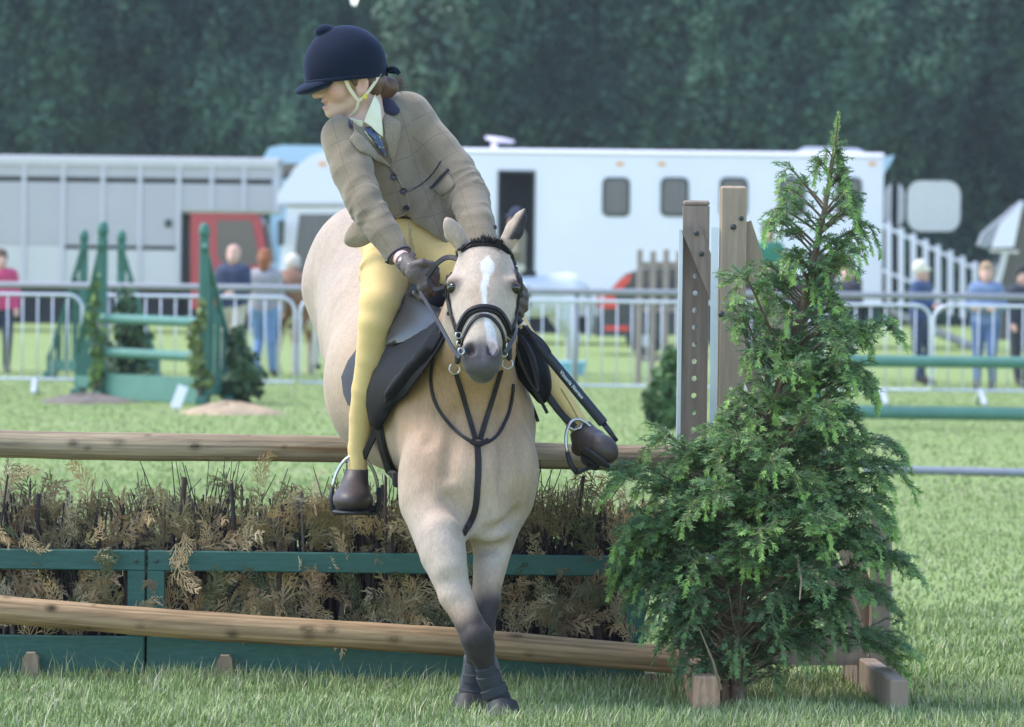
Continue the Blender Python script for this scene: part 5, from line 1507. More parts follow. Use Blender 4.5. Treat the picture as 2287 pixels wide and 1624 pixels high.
def pony_colours(V):
    """coat pattern: cream, tan over neck and chest, dark points, blaze, grey muzzle"""
    ho = A3(H_O); dx = (V - ho) @ A3(h_x); da = (V - ho) @ A3(h_a); dn = (V - ho) @ A3(h_n)
    n1 = vnoise(V, 7, 3, 3); n2 = vnoise(V, 26, 4, 3)
    cream = np.array([0.425, 0.312, 0.222]); pale = np.array([0.395, 0.308, 0.248]); tan = np.array([0.345, 0.205, 0.110]); pink = np.array([.33, .225, .175])
    col = np.tile(cream, (len(V), 1))
    def mixc(w, c): return col * (1 - w[:, None]) + np.array(c) * w[:, None]
    # rump and belly paler
    rump = sstep(V[:, 1], 14.9, 15.35)
    col = mixc(rump * .8, pale)
    col = mixc(np.clip(rump * sstep(n1, .1, .9) * .8, 0, 1), pink)
    low = sstep(-V[:, 2], -.75, -.55); col = mixc(low * .75, (.43, .355, .30))
    # tan neck and upper chest, fading in patches
    nt = sstep(V[:, 2], .72, 1.0) * (1 - sstep(V[:, 1], 14.55, 14.85)) * (1 - np.where(da < .47, sstep(-V[:, 1], -14.06, -13.98), 0))
    col = mixc(np.clip(nt * (.75 + .3 * n1), 0, 1), tan)
    ch = np.exp(-((V[:, 0] - P(960, 1080, 14.1).x) / .07) ** 2 - ((V[:, 2] - .76) / .14) ** 2) + .8 * np.exp(-((V[:, 0] - P(1145, 1075, 14.1).x) / .05) ** 2 - ((V[:, 2] - .74) / .13) ** 2) + .5 * np.exp(-((V[:, 0] - P(1030, 1000, 14.1).x) / .12) ** 2 - ((V[:, 2] - .85) / .12) ** 2)
    col = mixc(np.clip(ch * .6 * (1 + .4 * n2), 0, 1), np.array([.31, .195, .125]))
    # dark points on the legs
    leg = (V[:, 1] < 14.5) | (V[:, 1] > 15.85)
    wob = .03 * n1 + .012 * n2
    lx = V[:, 0] - P(1055, 1380, 14).x
    zt = .33 + .055 * sstep(lx, -.05, .05) + wob
    dk = sstep(-V[:, 2], -zt - .02, -zt + .07) * (V[:, 1] < 14.5)
    dk = np.maximum(dk, sstep(V[:, 1], 15.9, 16.05))
    mid = sstep(-V[:, 2], -zt - .10, -zt + .02) * (V[:, 1] < 14.5)
    col = mixc(mid * .6, np.array([.40, .26, .17]))
    dcol = np.array([0.033, 0.0255, 0.0245]) * (1 + .35 * n2[:, None])
    col = col * (1 - dk[:, None]) + dcol * dk[:, None]
    # head
    onh = (V[:, 1] < 14.12) & (da > -.15) & (da < .6) & (np.abs(dx) < .2) & (V[:, 2] > .98) & (dn > -.24)
    hc = np.tile(np.array([0.46, 0.365, 0.29]), (len(V), 1))
    def mh(w, c):
        nonlocal hc
        w = np.clip(w, 0, 1); hc = hc * (1 - w[:, None]) + np.array(c) * w[:, None]
    mh(.6 * sstep(n1, -.3, .7) * sstep(dn, -.09, -.02), (.36, .255, .185)); mh(.35 * sstep(n2, .0, .8), (.40, .32, .27))
    mh(.6 * np.exp(-((dx - .035) / .03) ** 2 - ((da - .10) / .05) ** 2), (.36, .25, .18))
    mh(.5 * np.exp(-((dx + .02) / .02) ** 2 - ((da - .20) / .05) ** 2), (.45, .29, .19))
    ey = sum(np.exp(-((dx - s * .098) / .03) ** 2 - ((da - .132) / .026) ** 2) for s in (-1, 1)); mh(ey * .95, (.11, .075, .06))
    mu = sstep(da + .012 * n1, .31, .375); mh(mu * .95, (.066, .060, .068))
    mh(sstep(da, .395, .43) * .5 * sstep(n2, -.4, .4), (.17, .155, .155))
    ns = sum(np.exp(-(((dx - s * .035) / .0185) ** 2 + ((da - .376) / .029) ** 2) ** 2) for s in (-1, 1)); mh(ns * .95, (.018, .013, .015))
    lip = np.exp(-((da + .42 * (dn + .088) - .434) / .006) ** 2) * (dn < -.05); mh(lip * .7, (.04, .032, .035))
    # blaze
    ce = np.interp(da, [.05, .10, .17, .25, .31, .36], [.012, .012, .004, .010, .028, .036]) + .0025 * n2
    wd = np.interp(da, [.035, .05, .065, .09, .12, .17, .22, .26, .30, .36, .385], [0, .008, .020, .020, .010, .0065, .006, .0075, .013, .012, .0])
    bz = (1 - sstep(np.abs(dx - ce) + .003 * n2, wd * .75, wd * 1.15 + .002)) * (da > .035) * (da < .39) * (dn > -.09)
    mh(bz * .92, (.64, .62, .62))
    mh(bz * sstep(da, .31, .35) * .7, (.62, .42, .40))
    # inner ears
    w1 = P(1150, 505, 14.04); ax = A3(P(1174, 464, 14.04) - P(1126, 552, 14.06)); ax /= np.linalg.norm(ax); sd_ = np.cross(ax, np.array([0, 1.0, 0])); sd_ /= np.linalg.norm(sd_)
    rel = (V - A3(w1)) @ sd_
    ear = (V[:, 2] > 1.49) & (V[:, 0] > P(1112, 540, 14).x)
    if (A3(P(1200, 505, 14)) - A3(w1)) @ sd_ < 0: rel = -rel
    we = (sstep(rel, -.005, .006) * ear)[:, None]; hc = hc * (1 - we) + np.array([.03, .024, .03]) * we
    col = np.where(onh[:, None], hc, col)
    return np.clip(col * (1 + .05 * n2[:, None]), .005, .9)
M_COAT = mat('pony_coat', (0, 0, 0), rough=.62, var=.09, vscale=30, attr=True, fine=.11, fscale=170, bump=.22, bscale=150, sheen=.1, spec=.25, stretch=(1, 1, .28))
pb_o = obj('body', mesh_from('body', PV, PF, M_COAT, True, cols=pony_colours(PV)), pony)
PONY_BVH = BVHTree.FromPolygons([Vector(v) for v in PV], [tuple(int(i) for i in f) for f in PF])
M_EYE = mat('pony_eye', (.012, .008, .007), rough=.06, var=.05, spec=.8)
for s in (-1, 1):
    F_ = Field(A3(HP(s * .098, .132, -.046)) - .04, A3(HP(s * .098, .132, -.046)) + .04, .003)
    F_.ell(HP(s * .0925, .134, -.044), (.0205, .016, .021), .002, HR); V, F = F_.net()
    ey_o = obj('eye', mesh_from('eye', V, F, M_EYE, True), pony)
    # upper lid
    MB().tube([HP(s * (.098 + .013 * math.cos(a)), .1245 + .004 * abs(math.cos(a)), -.046 + .020 * math.sin(a) * .9) for a in np.linspace(-.3, 2.6, 9)], [.002, .0045, .0055, .006, .006, .006, .005, .004, .002], 6).build('eyelid', mat('eyelid', (.13, .09, .07), rough=.95, spec=.1), pony, smooth=True)
def hair_tufts(name, roots, tips, n, r, m, seed, parent=pony, wob=.012):
    g = random.Random(seed); mb = MB()
    for k in range(n):
        i = g.randrange(len(roots)); f = g.random()
        a = Vector(roots[i]).lerp(Vector(roots[min(i + 1, len(roots) - 1)]), f); b = Vector(tips[i]).lerp(Vector(tips[min(i + 1, len(tips) - 1)]), f)
        j = lambda s_: Vector((g.gauss(0, s_), g.gauss(0, s_), g.gauss(0, s_)))
        b = b + j(wob); m_ = a.lerp(b, .5) + j(wob * .7) + Vector((0, -.006, .006))
        mb.tube([a + j(.003), m_, b], [r, r * .8, r * .15], 4, caps=False)
    return mb.build(name, m, parent, fix=False)
M_HAIR = mat('dark_mane', (.018, .014, .016), rough=.5, var=.2, spec=.4)
hair_tufts('forelock', [HP(-.035, -.005, -.05), HP(0, -.012, -.04), HP(.04, -.005, -.05)], [HP(-.05, -.018, -.012), HP(.005, -.03, .0), HP(.05, -.018, -.01)], 420, .0016, M_HAIR, 3, wob=.007)
hair_tufts('mane', [P(1082, 575, 14.14), P(1070, 640, 14.2), P(1045, 690, 14.35), P(1000, 720, 14.55)], [P(1082, 560, 14.2), P(1075, 615, 14.26), P(1060, 670, 14.4), P(1010, 700, 14.58)], 260, .004, M_HAIR, 4)
hair_tufts('tail', [P(846, 560, 15.93), P(846, 600, 15.96)], [P(850, 800, 16.3), P(855, 840, 16.25)], 220, .005, M_HAIR, 5, wob=.03)
# hooves
M_HOOF = mat('hoof', (.022, .019, .019), rough=.6, var=.25, vscale=20, stretch=(1, 1, 3))
def hoof(p, q, r):
    d = (Vector(q) - Vector(p)); rot = d.to_track_quat('Z', 'Y').to_matrix()
    MB().lathe([(r * .5, -.002), (r * .82, 0), (r * .9, d.length * .3), (r * 1.05, d.length * .95), (r * .9, d.length), (r * .4, d.length)], 18, tuple(p), rot).build('hoof', M_HOOF, pony, smooth=True, auto=40)
a = P(1122, 1598, 13.945); a.z = .052; b = a + Vector((.006, -.03, -.056)); hoof(a, b, .057)
a = P(1047, 1593, 14.11); a.z = .055; b = a + Vector((-.004, -.026, -.058)); hoof(a, b, .055)
for dx, dv in ((-.10, 0), (.11, 10)):
    a = P(880, 925 + dv, 16.15); a.x += dx; hoof(a, a + Vector((0, -.04, -.06)), .05)

# ================================================================== SURFACE HELPERS FOR TACK AND CLOTHES
def hit(bvh, u, v, off=0.0, fallback_y=None):
    d = ray(u, v).normalized()
    loc, nrm, idx, dist = bvh.ray_cast(CAM, d)
    if loc is None:
        if fallback_y is None:
            # nearest surface point to the pixel's ray
            best = None
            for yy in np.linspace(13.5, 16, 26):
                q = P(u, v, yy); l, n, i, dd = bvh.find_nearest(q)
                if best is None or dd < best[2]: best = (l, n, dd)
            return best[0] + best[1] * off, best[1]
        return P(u, v, fallback_y), Vector((0, -1, 0))
    return loc + nrm * off, nrm
def strap_mesh(pts, nrms, w, th):
    """closed ribbon of width w and thickness th following pts with normals"""
    V = []; F = []; n = len(pts)
    for i in range(n):
        d = (pts[min(i + 1, n - 1)] - pts[max(i - 1, 0)]).normalized(); nn = nrms[i]; s = d.cross(nn)
        if s.length < 1e-5: s = Vector((1, 0, 0))
        s.normalize(); nn = s.cross(d)
        ww = w[i] if isinstance(w, (list, tuple)) else w
        for (a_, b_) in ((-.5, 0), (-.42, 1), (.42, 1), (.5, 0)):
            V.append(pts[i] + s * ww * a_ + nn * th * b_)
        if i:
            k = (i - 1) * 4
            for j in range(4): F.append((k + j, k + (j + 1) % 4, k + 4 + (j + 1) % 4, k + 4 + j))
    F.append((0, 3, 2, 1)); k = (n - 1) * 4; F.append((k, k + 1, k + 2, k + 3))
    return V, F
def smooth_v(L, it=2):
    for _ in range(it):
        L = [L[0]] + [(L[i - 1] + L[i] * 2 + L[i + 1]) / 4 for i in range(1, len(L) - 1)] + [L[-1]]
    return L
def strap_on(name, bvh, uv, w, th, m, parent, n=26, off=.002, sm=2):
    c = bez(uv, n); R_ = [hit(bvh, p[0], p[1], off) for p in c]
    pts = smooth_v([r[0] for r in R_], sm); nr = [q.normalized() for q in smooth_v([r[1] for r in R_], 3)]
    V, F = strap_mesh(pts, nr, w, th)
    me = mesh_from(name, V, F, m, True); me.set_sharp_from_angle(angle=R(35))
    return obj(name, me, parent)
def strap_free(name, pts3, w, th, m, parent, n=20, nrm=(0, -1, 0)):
    pts = [Vector(p) for p in bez([tuple(p) for p in pts3], n)]
    V, F = strap_mesh(pts, [Vector(nrm)] * len(pts), w, th)
    me = mesh_from(name, V, F, m, True); me.set_sharp_from_angle(angle=R(35))
    return obj(name, me, parent)
def in_poly(x, y, poly):
    r = False; n = len(poly)
    for i in range(n):
        x0, y0 = poly[i]; x1, y1 = poly[i - 1]
        if (y0 > y) != (y1 > y) and x < (x1 - x0) * (y - y0) / (y1 - y0) + x0: r = not r
    return r
LASTFIT = [None]
def patch_on(name, bvh, poly, th, m, parent, off=.002, step=7.0, curve=True, sm=1, uvw=False, swell=0.0, fit=False):
    """thick panel: a photo-space outline laid onto a surface (triangulated grid), given thickness th"""
    if curve:
        cl = list(poly) + [poly[0]]
        pl = []
        for a_, b_ in zip(cl[:-1], cl[1:]):
            L_ = math.hypot(b_[0] - a_[0], b_[1] - a_[1]); k = max(1, int(L_ / step))
            pl += [(a_[0] + (b_[0] - a_[0]) * i / k, a_[1] + (b_[1] - a_[1]) * i / k) for i in range(k)]
    else: pl = list(poly)
    us = [p[0] for p in pl]; vs = [p[1] for p in pl]
    pts = list(pl); nb = len(pl)
    v = min(vs) + step * .5; row = 0
    while v < max(vs):
        u = min(us) + (step * .5 if row % 2 else 0)
        while u < max(us):
            if in_poly(u, v, pl) and min((u - p[0]) ** 2 + (v - p[1]) ** 2 for p in pl) > (step * .55) ** 2: pts.append((u, v))
            u += step
        v += step * .87; row += 1
    from mathutils.geometry import delaunay_2d_cdt
    vo, ed, fa, ov, oe, of = delaunay_2d_cdt([Vector(p) for p in pts], [], [list(range(nb))], 1, 1e-4)
    H_ = [hit(bvh, p.x, p.y, off) for p in vo]
    pos = [h[0] for h in H_]; nr = [h[1] for h in H_]
    if fit:
        U = np.array([[p.x, p.y] for p in vo]); um = U.mean(0) if fit is True else fit[1]; U = (U - um) / 100.0
        A_ = np.stack([np.ones(len(U)), U[:, 0], U[:, 1], U[:, 0] ** 2, U[:, 0] * U[:, 1], U[:, 1] ** 2], 1); yy = np.array([q_.y for q_ in pos]); wt = np.ones(len(yy))
        for _ in range(6 if fit is True else 0):
            co = np.linalg.lstsq(A_ * wt[:, None], yy * wt, rcond=None)[0]; wt = 1 / (1 + ((A_ @ co - yy) / .03) ** 2)
        if fit is not True: co = fit[0]
        else:
            co[0] -= max(0, np.percentile(A_ @ co - yy, 90)); LASTFIT[0] = (co, um)
        yf = A_ @ co - off
        pos = [P(p.x, p.y, float(y_)) for p, y_ in zip(vo, yf)]
        gx, gv = (co[1] + 2 * co[3] * U[:, 0] + co[4] * U[:, 1]) / 100 / sc(14.6), (co[2] + co[4] * U[:, 0] + 2 * co[5] * U[:, 1]) / 100 / sc(14.6)
        nr = [Vector((float(a_), -1, -float(b_))).normalized() for a_, b_ in zip(gx, gv)]; sm = 0
    n = len(pos)
    nb_s = [set() for _ in range(n)]
    for f in fa:
        for i in range(len(f)): nb_s[f[i]].add(f[i - 1]); nb_s[f[i - 1]].add(f[i])
    for _ in range(sm):
        pos = [(pos[i] * 2 + sum((pos[j] for j in nb_s[i]), Vector()) / max(1, len(nb_s[i])) * 1) / 3 if nb_s[i] else pos[i] for i in range(n)]
        nr = [(nr[i] + sum((nr[j] for j in nb_s[i]), Vector())).normalized() for i in range(n)]
    edge = {}
    for f in fa:
        for i in range(len(f)):
            k = (min(f[i], f[i - 1]), max(f[i], f[i - 1])); edge[k] = edge.get(k, 0) + 1
    rim = set(i for k, c_ in edge.items() if c_ == 1 for i in k)
    pa_ = np.array(pl); dist = np.array([np.sqrt(((pa_ - np.array([p.x, p.y])) ** 2).sum(1).min()) for p in vo]); dist[list(rim)] = 0
    tt_ = np.clip(dist / (2.2 * step), 0, 1)
    V = [pos[i] + nr[i] * (th * (.35 + .65 * math.sqrt(tt_[i])) + swell * tt_[i]) for i in range(n)] + [pos[i] - nr[i] * .0015 for i in range(n)]
    F = [tuple(f) for f in fa] + [tuple(n + i for i in f[::-1]) for f in fa]
    for k, c_ in edge.items():
        if c_ == 1: F.append((k[0], k[1], n + k[1], n + k[0]))
    me = mesh_from(name, V, F, m, True)
    bm = bmesh.new(); bm.from_mesh(me); bmesh.ops.recalc_face_normals(bm, faces=bm.faces); bm.to_mesh(me); bm.free()
    me.set_sharp_from_angle(angle=R(60))
    o = obj(name, me, parent)
    return o
def panel3(name, pts, th, m, parent, nrm=(0, -1, 0), bulge=0.0):
    """free-hanging thick panel through 3-D outline points, fan-filled with an inner ring so it can bulge"""
    P3 = [Vector(p) for p in pts]; c = sum(P3, Vector()) / len(P3); nn = Vector(nrm).normalized(); n = len(P3)
    rings = [P3] + [[p.lerp(c, f) + nn * bulge * (1 - (1 - f) ** 2) for p in P3] for f in (.12, .35, .65)]
    V = []; F = []
    for sgn in (1, -1):
        o_ = len(V)
        for k, rg in enumerate(rings):
            for p in rg: V.append(p + nn * sgn * th * (.2 if k == 0 else .5))
        V.append(c + nn * (bulge + sgn * th * .5))
        for k in range(len(rings) - 1):
            for i in range(n):
                j = (i + 1) % n; F.append((o_ + k * n + i, o_ + k * n + j, o_ + (k + 1) * n + j, o_ + (k + 1) * n + i))
        k = len(rings) - 1
        for i in range(n): F.append((o_ + k * n + i, o_ + k * n + (i + 1) % n, o_ + len(rings) * n))
    o2 = len(rings) * n + 1
    for i in range(n): F.append((i, (i + 1) % n, o2 + (i + 1) % n, o2 + i))
    me = mesh_from(name, V, F, m, True)
    bm = bmesh.new(); bm.from_mesh(me); bmesh.ops.recalc_face_normals(bm, faces=bm.faces); bm.to_mesh(me); bm.free()
    return obj(name, me, parent)

# ================================================================== BRIDLE, MARTINGALE, SADDLE
M_LEATHER = mat('black_leather', (.017, .014, .016), rough=.5, var=.2, vscale=30, bump=.15, bscale=120, spec=.3)
M_LEATHER2 = mat('saddle_leather', (.009, .008, .010), rough=.5, var=.25, vscale=10, bump=.10, bscale=160, spec=.09)
M_STEEL = mat('steel', (.52, .51, .49), rough=.3, metal=1.0, var=.08)
M_CREAMWEB = mat('cream_web', (.72, .62, .45), rough=.8, var=.1)
def ring(name, c, r, t, parent, nrm=(0, -1, 0), m=None):
    q = Vector(nrm).to_track_quat('Z', 'Y').to_matrix()
    return MB().tube([Vector(c) + q @ Vector((r * math.cos(a_), r * math.sin(a_), 0)) for a_ in np.linspace(0, 2 * math.pi, 22)[:-1]], t, 7, closed=True).build(name, m or M_STEEL, parent, smooth=True)
br = thing('bridle', 'dark leather bridle with padded noseband on the pony head', 'bridle', tuple(HP(0, .2, 0)))
Bv = PONY_BVH
bb = strap_on('browband', Bv, [(1007, 598), (1014, 575), (1040, 553), (1080, 546), (1120, 553), (1143, 574), (1152, 598)], .024, .008, M_LEATHER, br, 30, .001)
strap_on('browband_piping', Bv, [(1009, 593), (1017, 571), (1041, 552), (1080, 545), (1119, 552), (1140, 570), (1150, 593)], .007, .013, M_LEATHER, bb, 30, .002)
nb_ = strap_on('noseband', Bv, [(1024, 750), (1030, 728), (1045, 703), (1062, 692), (1080, 689), (1100, 692), (1116, 702), (1130, 724), (1137, 748)], .026, .009, M_LEATHER, br, 34, .001)
strap_on('noseband_piping', Bv, [(1027, 745), (1032, 727), (1046, 702), (1062, 691), (1080, 688), (1100, 691), (1115, 701), (1128, 722), (1135, 744)], .008, .014, M_LEATHER, nb_, 34, .002)
strap_on('flash_strap', Bv, [(1030, 790), (1034, 765), (1046, 733), (1062, 712), (1080, 705), (1099, 712), (1116, 733), (1124, 762), (1124, 785)], .011, .005, M_LEATHER, br, 34, .0015)
for uv, k in (([(1006, 592), (1001, 625), (1002, 660), (1010, 700), (1022, 735), (1030, 765)], 0), ([(1152, 592), (1160, 625), (1160, 660), (1153, 700), (1142, 735), (1132, 765)], 1)):
    ck = strap_on('cheekpiece', Bv, uv, .014, .006, M_LEATHER, br, 22, .004)
    for (f) in (2, 3):
        p, n_ = hit(Bv, *uv[f], .008); MB().box(tuple(p), (.02, .007, .012), bev=.002).build('keeper', M_LEATHER, ck)
strap_on('noseband_hanger', Bv, [(1010, 600), (1006, 650), (1012, 700), (1024, 742)], .009, .005, M_LEATHER, br, 18, .006)
strap_on('noseband_hanger', Bv, [(1149, 600), (1156, 650), (1149, 700), (1136, 742)], .009, .005, M_LEATHER, br, 18, .006)
for uv in ([(1030, 748), (1032, 766), (1035, 786)], [(1135, 750), (1130, 768), (1123, 784)]):
    for i, q_ in enumerate(uv):
        p, n_ = hit(Bv, *q_, .009); ring('bit_link', p, .0095, .003, br, nrm=(.8 if i % 2 else .2, -1, .2))
for u, v in ((1026, 792), (1130, 785)):
    p, n_ = hit(Bv, u, v, .014); MB().box(tuple(p), (.018, .022, .05), bev=.006).build('bit_guard', M_LEATHER, br)
# reins
rn = thing('reins', 'dark leather reins running from the pony bit to the rider hands', 'reins', tuple(P(980, 740, 14)))
pbit = P(1028, 800, 13.74); phand = P(939, 652, 14.22)
strap_free('rein', [pbit, P(1010, 775, 13.82), P(975, 712, 14.04), phand], .013, .004, M_LEATHER, rn, 20, (-.5, -.8, .2))
strap_free('rein', [P(955, 618, 14.25), P(975, 590, 14.22), P(1000, 575, 14.19), P(1030, 580, 14.16)], .018, .004, M_LEATHER, rn, 18, (-.2, -.9, .4))
strap_free('rein', [P(957, 622, 14.25), P(970, 645, 14.24), P(990, 642, 14.22), P(1030, 630, 14.2)], .015, .004, M_LEATHER, rn, 18, (-.2, -.9, .2))
strap_free('rein', [P(1128, 790, 13.76), P(1150, 745, 13.9), P(1150, 715, 14.08), P(1140, 690, 14.2)], .013, .004, M_LEATHER, rn, 16, (.5, -.8, .2))
strap_free('rein', [P(1145, 740, 14.15), P(1160, 800, 14.2), P(1182, 850, 14.25), P(1197, 870, 14.28), P(1200, 860, 14.3), P(1180, 790, 14.3), P(1150, 730, 14.25)], .011, .004, M_LEATHER, rn, 30, (.2, -1, .1))
# running martingale
mg = thing('martingale', 'dark running martingale with two steel rings on the pony chest', 'martingale', tuple(P(1066, 988, 14)))
for (a_, b_) in (((1020, 832), (1062, 983)), ((1117, 826), (1072, 983))):
    strap_on('fork_strap', Bv, [a_, ((a_[0] * .6 + b_[0] * .4), a_[1] * .6 + b_[1] * .4), b_], .0165, .005, M_LEATHER, mg, 18, .004)
for u, v in ((1019, 819), (1127, 808)):
    p, n_ = hit(Bv, u, v, .012); ring('rein_ring', p, .0165, .0028, mg, nrm=(.15, -1, .25))
strap_on('neck_strap', Bv, [(988, 735), (973, 790), (964, 850), (975, 905), (1010, 955), (1050, 986), (1075, 993), (1105, 978), (1128, 942), (1140, 900), (1144, 858)], .0105, .005, M_LEATHER, mg, 50, .003)
strap_on('buckle_loop', Bv, [(1052, 987), (1068, 995), (1090, 985)], .016, .009, M_LEATHER, mg, 10, .004)
strap_on('breast_strap', Bv, [(1066, 992), (1068, 1040), (1066, 1090), (1062, 1135), (1052, 1165), (1034, 1192)], .0205, .005, M_LEATHER, mg, 30, .003)
MB().box(tuple(hit(Bv, 1143, 866, .006)[0]), (.01, .008, .026), bev=.002).build('buckle', M_LEATHER, mg)

sa = thing('saddle', 'black leather jumping saddle with stirrups on the pony back', 'saddle', tuple(P(950, 690, 14.8)))
def sdf_obj(name, m, parent, build, lo, hi, h, cols=None):
    F_ = Field(lo, hi, h); build(F_); V, F = F_.net()
    return obj(name, mesh_from(name, V, F, m, True, cols=cols(V) if cols else None), parent), V, F
cseat = P(955, 690, 14.78)
def seat(F_):
    F_.chain([(P(985, 690, 14.52), .06), (P(960, 700, 14.7), .085), (P(930, 690, 14.95), .10), (P(915, 640, 15.1), .075)], .04, ((0, 0, 1), .75))
    F_.cone(P(985, 668, 14.52), P(975, 655, 14.56), .05, .035, .03); F_.cone(P(890, 625, 15.12), P(940, 615, 15.12), .04, .04, .03)
    F_.chain([(P(1000, 720, 14.56), .05), (P(955, 730, 14.6), .06), (P(900, 760, 14.66), .045)], .04)
sdf_obj('seat', M_LEATHER2, sa, seat, (-.6, 14.3, .95), (0, 15.4, 1.6), .010)
# numnah edge and flaps on the viewer's left
patch_on('numnah', Bv, [(796, 782), (778, 806), (763, 842), (768, 880), (778, 905), (800, 912), (850, 905), (905, 870), (960, 800), (1003, 735), (998, 690), (960, 700), (880, 740)], .006, mat('numnah_navy', (.02, .02, .032), rough=.8, sheen=.2), sa, .006, 11, fit=True)
fl_ = patch_on('flap', Bv, [(992, 700), (1003, 718), (1001, 745), (975, 790), (940, 838), (905, 885), (880, 905), (862, 935), (846, 962), (828, 950), (820, 905), (822, 872), (836, 830), (868, 788), (925, 745), (970, 715)], .014, M_LEATHER2, sa, .014, 9, fit=True)
patch_on('knee_roll', Bv, [(994, 712), (998, 735), (968, 788), (920, 842), (885, 888), (862, 900), (868, 870), (895, 835), (940, 780), (975, 735)], .022, M_LEATHER2, sa, .030, 8, fit=LASTFIT[0], swell=.012)
patch_on('skirt', Bv, [(905, 660), (940, 672), (985, 690), (978, 722), (945, 745), (900, 765), (862, 772), (868, 740), (885, 700)], .010, mat('saddle_sheen', (.02, .021, .026), rough=.3, var=.2, spec=.4), sa, .030, 9, fit=LASTFIT[0])
strap_on('girth', Bv, [(848, 900), (850, 950), (860, 1000), (874, 1042), (886, 1072)], .05, .012, M_LEATHER, sa, 24, .003)
# flap on the viewer's right, swung out by the leg
FR = [(1142, 742, 14.37), (1158, 732, 14.38), (1182, 748, 14.39), (1212, 788, 14.40), (1228, 830, 14.40), (1231, 868, 14.39), (1222, 895, 14.39), (1207, 902, 14.38), (1190, 885, 14.37), (1162, 850, 14.35), (1145, 818, 14.34), (1137, 780, 14.35)]
panel3('flap', [P(*q_) for q_ in bez(FR + [FR[0]], 40)[:-1]], .02, M_LEATHER2, sa, (.35, -.9, .1), .02)
FR2 = [(1150, 748, 14.345), (1166, 750, 14.35), (1190, 790, 14.36), (1202, 835, 14.36), (1203, 865, 14.355), (1192, 870, 14.35), (1165, 835, 14.33), (1148, 795, 14.33)]
panel3('knee_roll', [P(*q_) for q_ in bez(FR2 + [FR2[0]], 30)[:-1]], .025, M_LEATHER2, sa, (.35, -.9, .1), .025)
strap_free('girth_strap', [P(1190, 868, 14.34), P(1205, 890, 14.36), P(1222, 922, 14.38)], .011, .005, M_LEATHER, sa, 10)
strap_free('girth_strap', [P(1188, 905, 14.5), P(1196, 925, 14.47), P(1202, 942, 14.46)], .011, .005, M_LEATHER, sa, 10)
def stirrup(name, cu, cv, cy, w, h, tilt, yaw, m_side):
    """arched steel iron with rubber-covered sides and tread; local x across, z up"""
    rot = Matrix.Rotation(tilt, 3, 'Y') @ Matrix.Rotation(yaw, 3, 'Z'); o = P(cu, cv, cy)
    L_ = lambda x, y, z: o + rot @ Vector((x, y, z))
    st_ = thing(name, 'x', 'stirrup', tuple(o))
    arch = [L_(w / 2 * math.cos(a_) * (1 - .12 * max(0, math.sin(a_))), 0, h * .38 + h * .62 * math.sin(a_)) for a_ in np.linspace(0, math.pi, 19)]
    MB().tube(arch, [.0052] * 19, 8).build('arch', M_STEEL, st_, smooth=True)
    MB().tube([L_(-.026, 0, h * .90), L_(-.012, 0, h * .80), L_(.012, 0, h * .80), L_(.026, 0, h * .90)], .004, 6).build('eye_bar', M_STEEL, st_, smooth=True)
    for sx in (-1, 1):
        MB().tube([L_(sx * w / 2, 0, h * .42), L_(sx * w * .52, 0, h * .2), L_(sx * w * .49, 0, .01), L_(sx * w * .43, 0, -.006)], [.0075, .0085, .0085, .008], 8).build('side_cover', m_side, st_, smooth=True)
    mb = MB(); mb.box(L_(0, 0, -.006), (w * .92, .042, .012), rot, .004); mb.build('tread', m_side, st_)
    return st_, L_
M_RUBBER = mat('rubber', (.02, .02, .022), rough=.6, var=.15)
SL, _ = stirrup('stirrup', 793, 1142, 14.61, .150, .182, R(0), R(8), M_RUBBER); SL['label'] = 'steel and black stirrup at the left by the wooden rail'; SL['group'] = 'stirrups'
SR, _ = stirrup('stirrup', 1318, 1040, 14.41, .122, .155, R(-20), R(25), M_RUBBER); SR['label'] = 'tilted steel and black stirrup swung out on the right'; SR['group'] = 'stirrups'
strap_free('stirrup_leather', [P(852, 905, 14.50), P(842, 955, 14.54), P(812, 1022, 14.60)], .024, .005, M_LEATHER, sa, 12, (-.4, -.9, 0))
strap_free('stirrup_leather', [P(1222, 880, 14.40), P(1252, 922, 14.405), P(1284, 954, 14.41)], .024, .005, M_LEATHER, sa, 12, (.3, -.9, .3))
